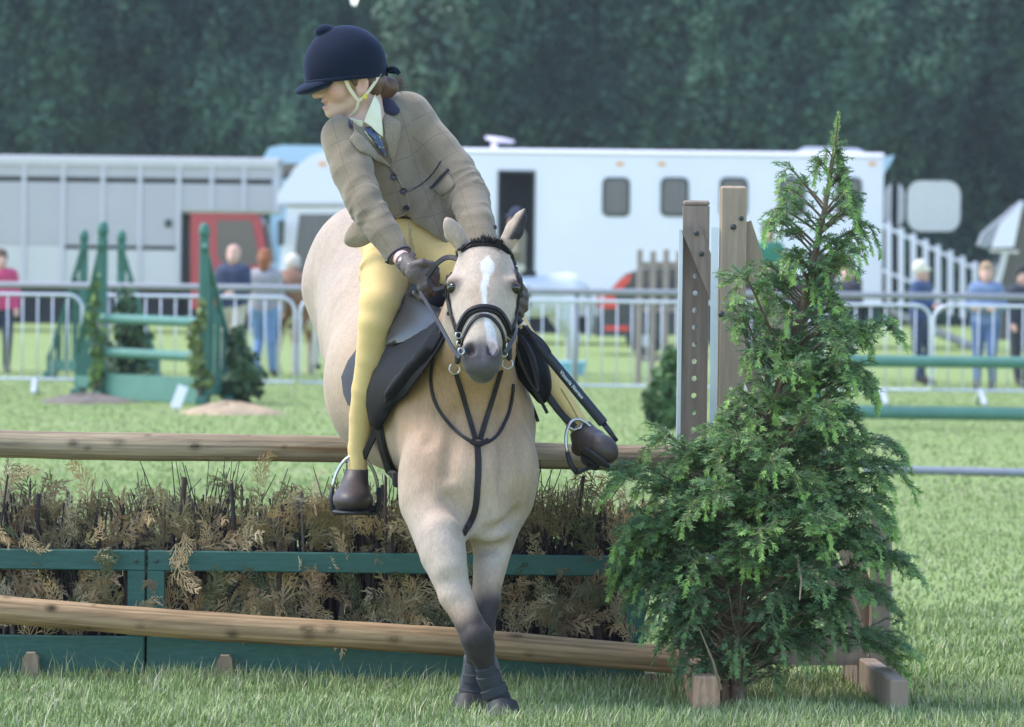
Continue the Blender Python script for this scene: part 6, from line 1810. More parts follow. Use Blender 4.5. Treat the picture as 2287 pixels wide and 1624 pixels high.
# brushing boots
def boot(parent_name, label, segs, strap_at, shell):
    t = thing(parent_name, label, 'leg boot', tuple(segs[-1][0]), 0, 'leg boots on the pony forelegs')
    V0 = [np.array(p) for p, r in segs]
    def fb(F_): F_.chain(segs, .01)
    mn, mx = np.min(V0, 0) - .08, np.max(V0, 0) + .08
    def fb2(F_):
        F_.chain(segs, .01)
        top, bot = segs[0][0], segs[-1][0]; d = (Vector(bot) - Vector(top)).normalized()
        F_.cut(tuple(top), tuple(-d), .004); F_.cut(tuple(bot), tuple(d), .004)
    sdf_obj('cuff', mat('boot_neoprene', (.020, .022, .027), rough=.7, var=.12, bump=.2, bscale=150), t, fb2, mn, mx, .004)
    for f in strap_at:
        k = f * (len(segs) - 1); i = min(int(k), len(segs) - 2); p = Vector(segs[i][0]).lerp(Vector(segs[i + 1][0]), k - i); r = lerp(segs[i][1], segs[i + 1][1], k - i)
        d = (Vector(segs[i + 1][0]) - Vector(segs[i][0])).normalized(); q = d.to_track_quat('Z', 'Y').to_matrix()
        pts = [p + q @ Vector((math.cos(a_) * (r + .001), math.sin(a_) * (r + .001), 0)) for a_ in np.linspace(0, 2 * math.pi, 25)]
        V, F = strap_mesh(pts, [(x_ - p).normalized() for x_ in pts], .030, .004)
        me = mesh_from('strap', V, F, mat('boot_elastic', (.026, .030, .032), rough=.75, var=.1), True); me.set_sharp_from_angle(angle=R(35)); obj('strap', me, t)
    for pts, r in shell:
        sdf_obj('shell', mat('boot_shell', (.06, .065, .075), rough=.45, var=.1), t, lambda F_: F_.chain([(p_, r) for p_ in pts], .01, ((1, 0, .2), .45)), np.min([np.array(p_) for p_ in pts], 0) - .06, np.max([np.array(p_) for p_ in pts], 0) + .06, .004)
boot('leg_boot', 'dark brushing boot on the leading front leg', [(P(1083, 1488, 13.955), .033), (P(1096, 1525, 13.968), .034), (P(1110, 1556, 13.97), .040)], (.35, .8),
     [([P(1073, 1490, 13.99), P(1085, 1530, 14.0), P(1096, 1570, 14.0), P(1098, 1595, 14.0)], .034), ([P(1104, 1478, 13.99), P(1122, 1540, 14.0), P(1140, 1580, 14.0)], .024)])
boot('leg_boot', 'dark brushing boot on the rear crossing front leg', [(P(1061, 1482, 14.14), .031), (P(1058, 1525, 14.14), .032), (P(1053, 1562, 14.14), .039)], (.4, .85),
     [([P(1044, 1478, 14.16), P(1036, 1530, 14.17), P(1028, 1585, 14.17)], .026)])
# ================================================================== RIDER
rider = thing('person', 'person riding the pony in tweed jacket, yellow breeches and navy helmet, looking left', 'person', tuple(P(905, 600, 14.85)))
r_f = Vector((-.94, -.30, -.12)).normalized(); r_u = Vector((-.10, -.04, .99)); r_u = (r_u - r_f * r_u.dot(r_f)).normalized(); r_s = r_f.cross(r_u).normalized()
if r_s.y > 0: r_s = -r_s
HS = 1.12
EAR = P(808, 192, 14.60)
R_C = EAR - r_s * .075 * HS + r_u * .02 * HS
def RH(f, s, u):
    if f > 0: f *= .93
    return R_C + (r_f * f + r_s * s + r_u * u) * HS
RR = (r_f, r_s, r_u)
def rr3(a, b, c): return (a * HS, b * HS, c * HS)
ARM_L = [(P(768, 308, 14.62), .076), (P(788, 385, 14.55), .067), (P(815, 455, 14.48), .059), (P(858, 520, 14.42), .050), (P(888, 566, 14.385), .044)]
ARM_R = [(P(910, 270, 14.80), .084), (P(962, 322, 14.76), .077), (P(1014, 384, 14.70), .071), (P(1047, 440, 14.62), .066), (P(1066, 500, 14.5), .056), (P(1082, 560, 14.42), .047), (P(1100, 600, 14.36), .042)]
LEG_L = [(P(885, 545, 14.84), .105), (P(864, 610, 14.66), .086), (P(850, 680, 14.52), .067), (P(842, 720, 14.51), .060), (P(832, 800, 14.54), .0535), (P(818, 870, 14.57), .0465), (P(808, 930, 14.60), .0400), (P(800, 1000, 14.62), .0330), (P(799, 1052, 14.62), .0315)]
LEG_R = [(P(945, 545, 14.84), .105), (P(1030, 600, 14.62), .09), (P(1108, 690, 14.48), .070), (P(1160, 765, 14.48), .058), (P(1215, 840, 14.48), .049), (P(1262, 905, 14.47), .037), (P(1296, 955, 14.46), .033)]
HAND_L = (P(930, 613, 14.285), P(898, 578, 14.35)); HAND_R = (P(1128, 662, 14.26), P(1102, 604, 14.35))
def thin(ch, k): return [(p, r * k) for p, r in ch]
def rider_body(F_):
    c, e = F_.cone, F_.ell
    e(RH(0, 0, .03), rr3(.096, .076, .085), .02, RR)
    c(RH(.052, 0, -.012), RH(.058, 0, -.066), .056 * HS, .040 * HS, .02)
    for s in (-1, 1):
        c(RH(.0, s * .050, -.052), RH(.066, s * .014, -.082), .021 * HS, .017 * HS, .018)
        e(RH(.066, s * .040, -.028), rr3(.03, .026, .030), .02, RR)
        e(RH(.112, s * .011, -.036), rr3(.009, .008, .0075), .006, RR)
        e(RH(0, s * .076, -.020), rr3(.019, .008, .031), .004, (r_f * .95 + r_u * .3, r_s + r_f * .25, r_u * .95 - r_f * .3))
        e(RH(.004, s * .087, -.018), rr3(.011, .010, .019), .004, RR, sub=True)
        e(RH(.104, s * .032, -.003), rr3(.014, .017, .009), .012, RR, sub=True)
    e(RH(.083, 0, -.088), rr3(.019, .022, .017), .012, RR)
    e(RH(.080, 0, .012), rr3(.022, .055, .02), .02, RR)
    c(RH(.094, 0, .0), RH(.124, 0, -.029), .010 * HS, .011 * HS, .010); e(RH(.128, 0, -.033), rr3(.0115, .012, .0105), .006, RR)
    e(RH(.101, 0, -.053), rr3(.011, .022, .0065), .005, RR); e(RH(.099, 0, -.072), rr3(.011, .020, .0078), .005, RR)
    e(RH(.108, 0, -.062), rr3(.016, .022, .0040), .003, RR, sub=True)
    # neck into the torso
    c(RH(-.028, 0, -.05), P(820, 272, 14.68), .054, .056, .03)
    c(P(820, 272, 14.68), P(838, 290, 14.74), .056, .07, .04)
    c(P(838, 290, 14.74), P(852, 340, 14.78), .07, .11, .05)
    c(P(855, 345, 14.78), P(905, 530, 14.86), .105, .11, .05)
    for A in (ARM_L, ARM_R): F_.chain(thin(A, .72), .03)
    for L_ in (LEG_L, LEG_R): F_.chain(thin(L_, .85), .03)
    for h_, w_ in (HAND_L, HAND_R): c(w_, h_, .028, .026, .01)
    for q_ in ((P(798, 1055, 14.62), P(788, 1112, 14.56)), (P(1298, 960, 14.46), P(1335, 995, 14.40))): c(*q_, .022, .016, .01)
def skin_cols(V):
    d = V - A3(R_C); f = d @ A3(r_f) / HS; s = d @ A3(r_s) / HS; u = d @ A3(r_u) / HS
    n2 = vnoise(V, 60, 9, 2)
    c = np.tile(np.array([.60, .40, .315]), (len(V), 1))
    def mx(w, k): nonlocal c; w = np.clip(w, 0, 1)[:, None]; c = c * (1 - w) + np.array(k) * w
    mx(.75 * np.exp(-((f - .075) / .028) ** 2 - ((np.abs(s) - .045) / .03) ** 2 - ((u + .030) / .026) ** 2), (.62, .25, .19))
    mx(.5 * np.exp(-((f - .12) / .015) ** 2 - ((u + .035) / .012) ** 2), (.60, .29, .22))
    mx(.95 * (f > .078) * np.exp(-((u + .053) / .006) ** 2 - (s / .022) ** 2) + .95 * (f > .078) * np.exp(-((u + .070) / .0065) ** 2 - (s / .021) ** 2), (.50, .17, .17))
    mx(.6 * (np.abs(s) > .07) * np.exp(-((u + .02) / .03) ** 2), (.60, .29, .23))
    mx(.8 * (f > .08) * np.exp(-((np.abs(s) - .032) / .012) ** 2 - ((u - .012) / .0035) ** 2), (.22, .13, .08))
    hand = V[:, 2] < 1.55
    c = np.where(hand[:, None], np.array([.66, .42, .40]), c)
    return c * (1 + .04 * n2[:, None])
M_FACE = mat('rider_skin', (0, 0, 0), rough=.5, var=.04, vscale=40, attr=True, spec=.4)
MATS['rider_skin'].node_tree.nodes['Principled BSDF'].inputs['Subsurface Weight'].default_value = .12
MATS['rider_skin'].node_tree.nodes['Principled BSDF'].inputs['Subsurface Radius'].default_value = (.01, .004, .002)
sdf_obj('body', M_FACE, rider, rider_body, (-.75, 14.0, .58), (.45, 15.15, 2.1), .0056, skin_cols)
for s in (1, -1):
    F_ = Field(A3(RH(.09, s * .032, -.003)) - .03, A3(RH(.09, s * .032, -.003)) + .03, .002); F_.ell(RH(.0885, s * .031, -.004), rr3(.0115, .0115, .0105), .001, RR); V, F = F_.net()
    col = np.where((((V - A3(RH(.0885, s * .031, -.004))) @ (A3(r_f) * .95 + A3(r_s) * s * .3)) > .0098)[:, None], np.array([.05, .035, .03]), np.array([.75, .72, .70]))
    obj('eye', mesh_from('eye', V, F, mat('eye_white', (0, 0, 0), rough=.1, attr=True, var=.02), True, cols=col), rider)
    MB().tube([RH(.0985 - .018 * abs(t_) ** 2, s * (.031 + .014 * t_), .0035 - .004 * t_ * t_) for t_ in np.linspace(-1, 1, 7)], [.0012, .002, .0025, .0028, .0028, .0022, .001], 6).build('eyelid', mat('lid', (.45, .27, .22), rough=.5), rider, smooth=True)

# ---- hair
M_BROWNHAIR = mat('auburn_hair', (.105, .052, .032), rough=.5, var=.35, vscale=60, stretch=(1, 1, .25), bump=.6, bscale=90)
def hair(F_):
    F_.ell(RH(-.035, 0, -.012), rr3(.060, .077, .045), .02, RR)
    F_.ell(RH(-.098, .01, -.030), rr3(.030, .036, .030), .015, RR); F_.ell(RH(-.082, .0, -.048), rr3(.026, .03, .02), .015, RR)
    for s in (-1, 1): F_.cone(RH(.030, s * .072, .012), RH(.020, s * .0765, -.012), .012, .008, .012)
    F_.cone(RH(-.028, .062, -.005), RH(-.05, .05, -.04), .018, .014, .012)
sdf_obj('hair', M_BROWNHAIR, rider, hair, A3(R_C) - .2, A3(R_C) + .2, .004)
g_ = random.Random(9); mb = MB()
for k in range(26):
    a = RH(-.115 + g_.uniform(-.01, .01), .02 + g_.uniform(-.03, .03), g_.uniform(-.045, -.005)); mb.tube([a, a + Vector((.02, 0, g_.uniform(-.005, .015))), a + Vector((.03 + g_.uniform(0, .012), g_.uniform(-.02, .01), g_.uniform(-.02, .02)))], [.0011, .0009, .0004], 4, caps=False)
mb.build('loose_hair', M_BROWNHAIR, rider, fix=False)

# ---- helmet
hel = thing('riding_helmet', 'navy velvet riding helmet with top button and cream harness on the rider', 'helmet', tuple(RH(0, 0, .05)))
M_VELVET = mat('navy_velvet', (.006, .010, .024), rough=.9, var=.12, vscale=15, sheen=.16, fine=.15, fscale=200, spec=.2)
MATS['navy_velvet'].node_tree.nodes['Principled BSDF'].inputs['Sheen Tint'].default_value = (.3, .45, .9, 1)
def shell_f(F_):
    F_.ell(RH(.031, 0, .035), rr3(.117, .100, .122), .01, RR)
    F_.ell(RH(.005, 0, .05), rr3(.10, .095, .10), .03, RR)
    F_.cut(RH(0, 0, .0), -r_u, .008)
    F_.ell(RH(.080, 0, .149), rr3(.027, .027, .019), .006, RR)
sdf_obj('shell', M_VELVET, hel, shell_f, A3(R_C) - .26, A3(R_C) + .26, .0045)
def peak_f(F_):
    F_.ell(RH(.125, 0, -.005), rr3(.062, .078, .019), .004, (r_f * .96 - r_u * .25, r_s, r_u * .96 + r_f * .25))
    F_.cut(RH(.062, 0, 0), -r_f, .008)
    F_.ell(RH(.10, 0, -.040), rr3(.072, .070, .026), .006, (r_f * .96 - r_u * .25, r_s, r_u * .96 + r_f * .25), sub=True)
sdf_obj('peak', M_VELVET, hel, peak_f, A3(R_C) - .26, A3(R_C) + .26, .004)
rimp = [R_C + (r_f * (.029 + .1175 * math.cos(a)) + r_s * .1005 * math.sin(a) + r_u * .006) * HS for a in np.linspace(0, 2 * math.pi, 49)[:-1]]
V, F = strap_mesh(rimp + [rimp[0]], [((p - RH(.031, 0, .006)).normalized()) for p in rimp + [rimp[0]]], .012, .003)
obj('rim_band', mesh_from('rim_band', V, F, M_VELVET, True), hel)
for (p0, p1, p2) in ((RH(-.088, .02, .02), RH(-.112, .03, .012), RH(-.128, .03, .014)), (RH(-.088, .02, .016), RH(-.108, .05, .02), RH(-.122, .055, .004)), (RH(-.086, .02, .05), RH(-.092, .02, .03), RH(-.09, .02, .0))):
    strap_free('bow', [p0, p1, p2], .016, .003, M_VELVET, hel, 8, r_s)
for s in (1, -1):
    strap_free('harness', [RH(.052, s * .078, .004), RH(.040, s * .076, -.025), RH(.022, s * .073, -.052), RH(.014, s * .070, -.062)], .013, .003, M_CREAMWEB, hel, 12, r_s * s)
    strap_free('harness', [RH(-.062, s * .064, .012), RH(-.034, s * .078, -.020), RH(-.004, s * .077, -.050), RH(.014, s * .070, -.062)], .011, .003, M_CREAMWEB, hel, 14, r_s * s)
    strap_free('harness', [RH(.014, s * .071, -.060), RH(.022, s * .058, -.088), RH(.042, s * .026, -.112), RH(.046, 0, -.114)], .011, .003, M_CREAMWEB, hel, 12, r_s * s - r_u * .4)
MB().box(tuple(RH(-.004, .082, -.052)), (.014, .01, .016), bev=.003).build('adjuster', mat('yellow_plastic', (.7, .55, .04), rough=.4), hel)

# ---- jacket
def tweed():
    m = bpy.data.materials.new('tweed'); m.use_nodes = True; nt = m.node_tree; N = nt.nodes; L = nt.links; b = N['Principled BSDF']
    b.inputs['Roughness'].default_value = .9; b.inputs['Sheen Weight'].default_value = .25; b.inputs['Specular IOR Level'].default_value = .2
    at_ = N.new('ShaderNodeAttribute'); at_.attribute_name = 'rest'
    sp = N.new('ShaderNodeSeparateXYZ'); L.new(at_.outputs['Vector'], sp.inputs[0])
    tc = N.new('ShaderNodeTexCoord')
    def math_(op, a, b_=None):
        n = N.new('ShaderNodeMath'); n.operation = op
        for i, x in enumerate((a, b_)):
            if x is None: continue
            if isinstance(x, (int, float)): n.inputs[i].default_value = x
            else: L.new(x, n.inputs[i])
        return n.outputs[0]
    def line(o, w):
        f = math_('FRACT', o); d = math_('ABSOLUTE', math_('SUBTRACT', f, .5)); return math_('GREATER_THAN', d, .5 - w)
    ln = math_('MAXIMUM', line(sp.outputs[0], .013), line(sp.outputs[1], .012))
    n1 = N.new('ShaderNodeTexNoise'); n1.inputs['Scale'].default_value = 420; n1.inputs['Detail'].default_value = 3; L.new(tc.outputs['Object'], n1.inputs['Vector'])
    n2 = N.new('ShaderNodeTexNoise'); n2.inputs['Scale'].default_value = 14; n2.inputs['Detail'].default_value = 4; L.new(tc.outputs['Object'], n2.inputs['Vector'])
    cr = N.new('ShaderNodeMix'); cr.data_type = 'RGBA'; L.new(n1.outputs[0], cr.inputs[0]); cr.inputs[6].default_value = (.165, .123, .080, 1); cr.inputs[7].default_value = (.39, .31, .222, 1)
    c2 = N.new('ShaderNodeMix'); c2.data_type = 'RGBA'; c2.blend_type = 'MULTIPLY'; c2.inputs[0].default_value = .45; L.new(cr.outputs[2], c2.inputs[6]); L.new(n2.outputs[0], c2.inputs[7])
    c3 = N.new('ShaderNodeMix'); c3.data_type = 'RGBA'; L.new(math_('MULTIPLY', ln, .4), c3.inputs[0]); L.new(c2.outputs[2], c3.inputs[6]); c3.inputs[7].default_value = (.035, .026, .035, 1)
    L.new(c3.outputs[2], b.inputs['Base Color'])
    bp = N.new('ShaderNodeBump'); bp.inputs['Strength'].default_value = .25; bp.inputs['Distance'].default_value = .004; L.new(n1.outputs[0], bp.inputs['Height']); L.new(bp.outputs[0], b.inputs['Normal'])
    return m
M_TWEED = tweed()
M_TWEEDFLAT = mat('tweed_plain', (.25, .197, .138), rough=.9, var=.12, vscale=14, fine=.3, fscale=420, sheen=.25, bump=.2, bscale=400)
T_A = A3(P(905, 520, 14.82)); T_B = A3(P(838, 262, 14.74)); t_ax = (T_B - T_A) / np.linalg.norm(T_B - T_A); t_x = np.array([1.0, .25, 0]); t_x -= t_ax * (t_x @ t_ax); t_x /= np.linalg.norm(t_x)
def chain_coords(V, ch):
    """nearest distance, arc length and angle to a chain of cones"""
    best = np.full(len(V), 9.0); arc = np.zeros(len(V)); ang = np.zeros(len(V)); run = 0
    for (a, ra), (b, rb) in zip(ch[:-1], ch[1:]):
        a, b = A3(a), A3(b); ab = b - a; L_ = np.linalg.norm(ab); t = np.clip((V - a) @ ab / L_ ** 2, 0, 1); q = V - a - t[:, None] * ab
        d = np.linalg.norm(q, axis=1) - (ra + (rb - ra) * t)
        w = ab / L_; e1 = np.cross(w, [0, 1.0, 0]); e1 /= np.linalg.norm(e1); e2 = np.cross(w, e1)
        an = np.arctan2(q @ e2, q @ e1); m = d < best
        best[m] = d[m]; arc[m] = run + t[m] * L_; ang[m] = an[m]; run += L_
    return best, arc, ang
def vert_normals(V, F):
    n = np.cross(V[F[:, 2]] - V[F[:, 0]], V[F[:, 3]] - V[F[:, 1]]); out = np.zeros_like(V)
    for k in range(4): np.add.at(out, F[:, k], n)
    return out / (np.linalg.norm(out, axis=1)[:, None] + 1e-12)
def jacket_f(F_):
    c, e = F_.cone, F_.ell
    # torso
    c(P(800, 300, 14.68), P(905, 265, 14.80), .082, .086, .03)
    c(P(838, 320, 14.74), P(872, 420, 14.77), .125, .115, .05, ((.2, 1, 0), .85))
    c(P(872, 300, 14.80), P(895, 430, 14.80), .11, .11, .05)
    c(P(872, 420, 14.77), P(895, 480, 14.79), .113, .12, .05)
    c(P(925, 430, 14.80), P(950, 490, 14.80), .09, .095, .05)
    # skirts
    c(P(940, 470, 14.74), P(982, 520, 14.70), .075, .06, .04, ((.1, 1, .3), .7))
    c(P(960, 430, 14.74), P(1010, 530, 14.68), .062, .055, .05)
    c(P(940, 470, 14.70), P(1000, 560, 14.64), .06, .05, .04, ((.1, 1, .3), .7))
    F_.cut(P(905, 484, 14.7), (-.66, 0, -1), .010, A3((P(904, 420, 14.8).x, 14, P(900, 620, 14.8).z)), A3((P(1080, 500, 14.8).x, 15.2, P(900, 460, 14.8).z)))
    F_.cut(P(880, 488, 14.7), (.12, 0, -1), .010, A3((P(856, 420, 14.8).x, 14, P(900, 620, 14.8).z)), A3((P(905, 500, 14.8).x, 15.2, P(900, 460, 14.8).z)))
    F_.cut(P(805, 546, 14.8), (-.25, 0, -1), .01, A3((P(740, 500, 14.8).x, 14.5, P(800, 600, 14.8).z)), A3((P(862, 500, 14.8).x, 15.2, P(800, 500, 14.8).z)))
    # sleeves
    F_.chain(ARM_L, .03); F_.chain(ARM_R, .03)
    d = A3(ARM_L[-1][0]) - A3(ARM_L[-2][0]); F_.cut(A3(ARM_L[-1][0]) + d * .18, d, .004, A3(ARM_L[-1][0]) - .09, A3(ARM_L[-1][0]) + .09)
    # neck opening
    e(P(814, 250, 14.64), (.064, .10, .055), .02, sub=True)
def make_jacket():
    F_ = Field((-.72, 14.2, 1.28), (.1, 15.05, 2.02), .0056); jacket_f(F_); V, F = F_.net()
    N_ = vert_normals(V, F)
    bl_, al, gl = chain_coords(V, ARM_L); br_, ar, gr_ = chain_coords(V, ARM_R)
    onl = (bl_ < .02) & (V[:, 0] < P(900, 500, 14.4).x) & (bl_ < br_); onr = (br_ < .02) & (bl_ >= br_)
    sl = np.where(onl, al, ar); ag = np.where(onl, gl, gr_); isl = onl | onr
    nz = vnoise(V, 22, 17, 2)
    # sleeve folds: ridges across the arm, strongest at the elbow and armpit
    amp = np.where(onl, .0012 + .0042 * np.exp(-((al - .29) / .07) ** 2) + .002 * np.exp(-((al - .12) / .04) ** 2), .0010 + .0030 * np.exp(-((ar - .36) / .09) ** 2) + .0035 * np.exp(-((ar - .10) / .04) ** 2))
    nq = vnoise(V, 11, 19, 2); fold = (1 - 1.9 * np.abs(np.sin(sl * 48 + ag * 1.1 + 3.6 * nz + 2 * nq)) ** .7) * (.5 + .5 * nq) + .8 * np.sin(sl * 60 - ag * 2.4 + 3 * nz + 1) * (.5 - .5 * nq) + .5 * nz
    tl = (V - T_A) @ t_ax; tx = (V - T_A) @ t_x
    tf = .0035 * np.sin(tx * 55 - tl * 70 + 2.5 * nz) * np.exp(-((tl - .10) / .10) ** 2) + .002 * nz
    V2 = V + N_ * np.where(isl, amp * fold, tf)[:, None]
    rest = np.zeros((len(V), 3))
    rest[:, 0] = np.where(isl, ag * .075 / .082 + .3, tx / .088 + .2); rest[:, 1] = np.where(isl, sl / .088 + .4, tl / .096 + .3)
    me = mesh_from('jacket', V2, F, M_TWEED, True, uvw=rest)
    return obj('jacket', me, rider), V2, F
jk, JV, JF = make_jacket()
panel3('jacket_tail', [P(*q_) for q_ in bez([(840, 478, 14.60), (800, 488, 14.61), (778, 510, 14.62), (768, 538, 14.62), (780, 551, 14.615), (805, 552, 14.60), (830, 540, 14.575), (850, 520, 14.56)], 24)], .008, M_TWEEDFLAT, rider, (-.2, -1, .1), .012)
JB = BVHTree.FromPolygons([Vector(v) for v in JV], [tuple(int(i) for i in f) for f in JF])
M_NAVYTRIM = mat('navy_trim', (.018, .014, .040), rough=.85, var=.15, sheen=.4)
M_SHIRT = mat('cream_shirt', (.78, .74, .56), rough=.8, var=.05, vscale=20, bump=.15, bscale=60)
# shirt collar and tie
panel3('shirt_collar', [P(*q_) for q_ in ((838, 210, 14.63), (849, 235, 14.62), (852, 262, 14.61), (857, 308, 14.625), (843, 297, 14.595), (829, 283, 14.58), (813, 272, 14.57), (823, 246, 14.57))], .006, M_SHIRT, rider, (-.3, -.9, .1), .006)
panel3('shirt_collar', [P(*q_) for q_ in ((779, 262, 14.60), (797, 268, 14.59), (813, 270, 14.592), (809, 287, 14.60), (797, 282, 14.60), (786, 274, 14.60))], .006, M_SHIRT, rider, (-.1, -.9, .3), .004)
patch_on('shirt_front', JB, [(812, 272), (830, 282), (850, 300), (858, 330), (866, 352), (855, 345), (835, 325), (815, 300), (800, 283)], .003, M_SHIRT, rider, .001, 6, sm=4)
M_TIE = mat('blue_tie', (.055, .085, .19), rough=.6, var=.2, vscale=60, wear=((.40, .36, .20), .56, 120))
tie = patch_on('tie', JB, [(806, 274), (821, 273), (828, 283), (846, 302), (858, 322), (866, 357), (852, 346), (836, 326), (817, 302), (808, 284)], .007, M_TIE, rider, .006, 5, sm=5)
patch_on('lapel', JB, [(847, 250), (876, 262), (897, 273), (895, 296), (891, 318), (883, 350), (877, 374), (865, 347), (856, 312), (852, 280)], .007, M_TWEEDFLAT, rider, .006, 7, sm=4)
patch_on('lapel', JB, [(781, 265), (788, 280), (796, 294), (820, 316), (846, 340), (862, 354), (878, 376), (868, 376), (843, 362), (820, 352), (799, 342), (784, 326), (775, 314), (788, 293)], .007, M_TWEEDFLAT, rider, .006, 7, sm=4)
patch_on('velvet_collar', JB, [(842, 205), (862, 205), (880, 226), (897, 248), (891, 260), (880, 266), (864, 259), (848, 250), (846, 226)], .010, M_NAVYTRIM, rider, .006, 6, sm=5)
patch_on('velvet_collar', JB, [(778, 262), (786, 276), (790, 290), (786, 296), (776, 286), (773, 270)], .007, M_NAVYTRIM, rider, .006, 5, sm=4)
for uvs, w in (([(878, 376), (892, 405), (906, 430), (913, 452), (911, 470), (902, 479), (884, 485)], .006), ([(921, 424), (950, 405), (972, 382), (985, 360)], .003), ([(867, 372), (905, 424), (921, 424)], .0015), ([(905, 480), (925, 505), (955, 528), (1000, 545)], .006),
               ([(905, 480), (914, 492), (926, 506)], .004)):
    strap_on('seam', JB, uvs, w, .003, M_NAVYTRIM if w < .005 else M_TWEEDFLAT, rider, 24, .001, sm=4)
pf = patch_on('pocket_flap', JB, [(963, 424), (984, 404), (1005, 384), (1013, 398), (1022, 414), (1006, 430), (987, 442)], .006, M_TWEEDFLAT, rider, .003, 7, sm=4)
strap_on('pocket_trim', JB, [(961, 424), (984, 402), (1006, 381)], .008, .006, M_NAVYTRIM, pf, 12, .008, sm=3)
M_BUTTON = mat('horn_button', (.022, .018, .032), rough=.3, var=.2, vscale=100)
for u, v in ((879, 395), (901, 427), (907, 465)):
    p, n_ = hit(JB, u, v, .003); q = n_.to_track_quat('Z', 'Y').to_matrix()
    MB().lathe([(.002, .004), (.007, .004), (.0095, .006), (.0105, .003), (.010, 0)][::-1], 14, tuple(p), q).build('button', M_BUTTON, rider, smooth=True, auto=40)
for u, v in ((866, 583), (1104, 508)):
    p, n_ = hit(JB, u, v, .003); q = n_.to_track_quat('Z', 'Y').to_matrix()
    MB().lathe([(.0075, 0), (.0075, .003), (.005, .005)], 12, tuple(p), q).build('cuff_button', M_BUTTON, rider, smooth=True, auto=40)
cc, dcc = Vector(ARM_L[-1][0]), (Vector(ARM_L[-1][0]) - Vector(ARM_L[-2][0])).normalized()
ring('cuff_lining', cc + dcc * .0085, .0405, .0042, rider, nrm=tuple(dcc), m=M_NAVYTRIM)

# ---- breeches
M_BREECH = mat('yellow_breeches', (.66, .50, .20), rough=.9, var=.08, vscale=9, fine=.07, fscale=300, sheen=.15, bump=.12, bscale=200, attr=True, spec=.15)
def breeches():
    F_ = Field((-.62, 14.3, .66), (.36, 15.1, 1.56), .006)
    F_.cone(P(880, 535, 14.88), P(950, 535, 14.88), .115, .115, .04); F_.cone(P(915, 500, 14.84), P(915, 550, 14.84), .11, .12, .05)
    F_.cone(P(905, 505, 14.76), P(940, 545, 14.74), .07, .08, .05)
    F_.chain(LEG_L, .035); F_.chain(LEG_R, .035)
    for L_ in (LEG_L, LEG_R):
        d = A3(L_[-1][0]) - A3(L_[-2][0]); F_.cut(A3(L_[-1][0]) + d * .12, d, .004, A3(L_[-1][0]) - .06, A3(L_[-1][0]) + .06)
    V, F = F_.net(); N_ = vert_normals(V, F)
    b1, a1, g1 = chain_coords(V, LEG_L); b2, a2, g2 = chain_coords(V, LEG_R)
    nz = vnoise(V, 20, 23, 2); ar = np.where(b1 < b2, a1, a2); ag = np.where(b1 < b2, g1, g2)
    amp = .0004 + .0030 * np.exp(-((ar - .22) / .06) ** 2) + .0036 * np.exp(-(ar / .09) ** 2) 
    V2 = V + N_ * (amp * (np.sin(ar * 85 + ag * 2.4 + 3.2 * nz) * (.5 + .6 * nz) + .6 * np.sin(ar * 45 - ag * 3 + 2.6 * nz)))[:, None]
    col = np.tile(np.array([.66, .475, .205]), (len(V), 1))
    # suede-like inner leg strapping in a duller shade
    inner = (b1 < b2) & (a1 > .10) & (a1 < .55)
    eu = V[:, 0] - np.interp(V[:, 2], *zip(*sorted(((P(u, v, 14.5).z, P(u, v, 14.5).x) for u, v in ((915, 640), (898, 690), (872, 760), (862, 800), (850, 850), (840, 900))))))
    w = sstep(eu, -.012, -.006) * inner
    col = col * (1 - .9 * w[:, None]) + np.array([.40, .30, .17]) * .9 * w[:, None]
    return obj('breeches', mesh_from('breeches', V2, F, M_BREECH, True, cols=col), rider), V2, F
bre, BV_, BF_ = breeches()
BB = BVHTree.FromPolygons([Vector(v) for v in BV_], [tuple(int(i) for i in f) for f in BF_])
strap_on('breeches_seam', BB, [(898, 690), (872, 760), (858, 805), (838, 880), (824, 960), (814, 1030)], .002, .002, mat('seam_brown', (.30, .22, .11), rough=.8), rider, 30, .0005)
strap_on('breeches_seam', BB, [(1252, 868), (1272, 900), (1294, 940)], .003, .002, mat('seam_brown', (.30, .22, .11), rough=.8), rider, 14, .0005)

# ---- short boots
M_BOOT = mat('brown_boot', (.060, .042, .038), rough=.52, var=.2, vscale=14, bump=.08, bscale=120, spec=.5)
M_SOLE = mat('boot_sole', (.025, .024, .028), rough=.6, var=.1)
def boot_l(F_):
    F_.chain([(P(797, 1050, 14.625), .037), (P(792, 1085, 14.60), .044), (P(786, 1112, 14.55), .050)], .02)
    F_.ell(P(784, 1117, 14.515), (.058, .085, .041), .03); F_.cone(P(800, 1105, 14.63), P(812, 1118, 14.65), .035, .033, .03)
    F_.cut(P(797, 1048, 14.625), (.0, 0, 1), .003, A3(P(798, 1056, 14.6)) - .07, A3(P(798, 1056, 14.6)) + .07)
    F_.cut(P(783, 1142, 14.52), (0, -.05, -1), .006)
def sole_l(F_):
    F_.ell(P(784, 1143, 14.515), (.062, .087, .009), .004); F_.cone(P(806, 1140, 14.62), P(820, 1135, 14.66), .034, .034, .01, ((0, 0, 1), .35))
sdf_obj('boot', M_BOOT, rider, boot_l, A3(P(790, 1100, 14.56)) - .16, A3(P(790, 1100, 14.56)) + .16, .0042)
sdf_obj('sole', M_SOLE, rider, sole_l, A3(P(790, 1140, 14.56)) - .16, A3(P(790, 1140, 14.56)) + .16, .0042)
bd = Vector((.75, -.45, -.45)).normalized(); bn = Vector((-.55, -.25, -.80)); bn = (bn - bd * bn.dot(bd)).normalized(); bs = bd.cross(bn).normalized()
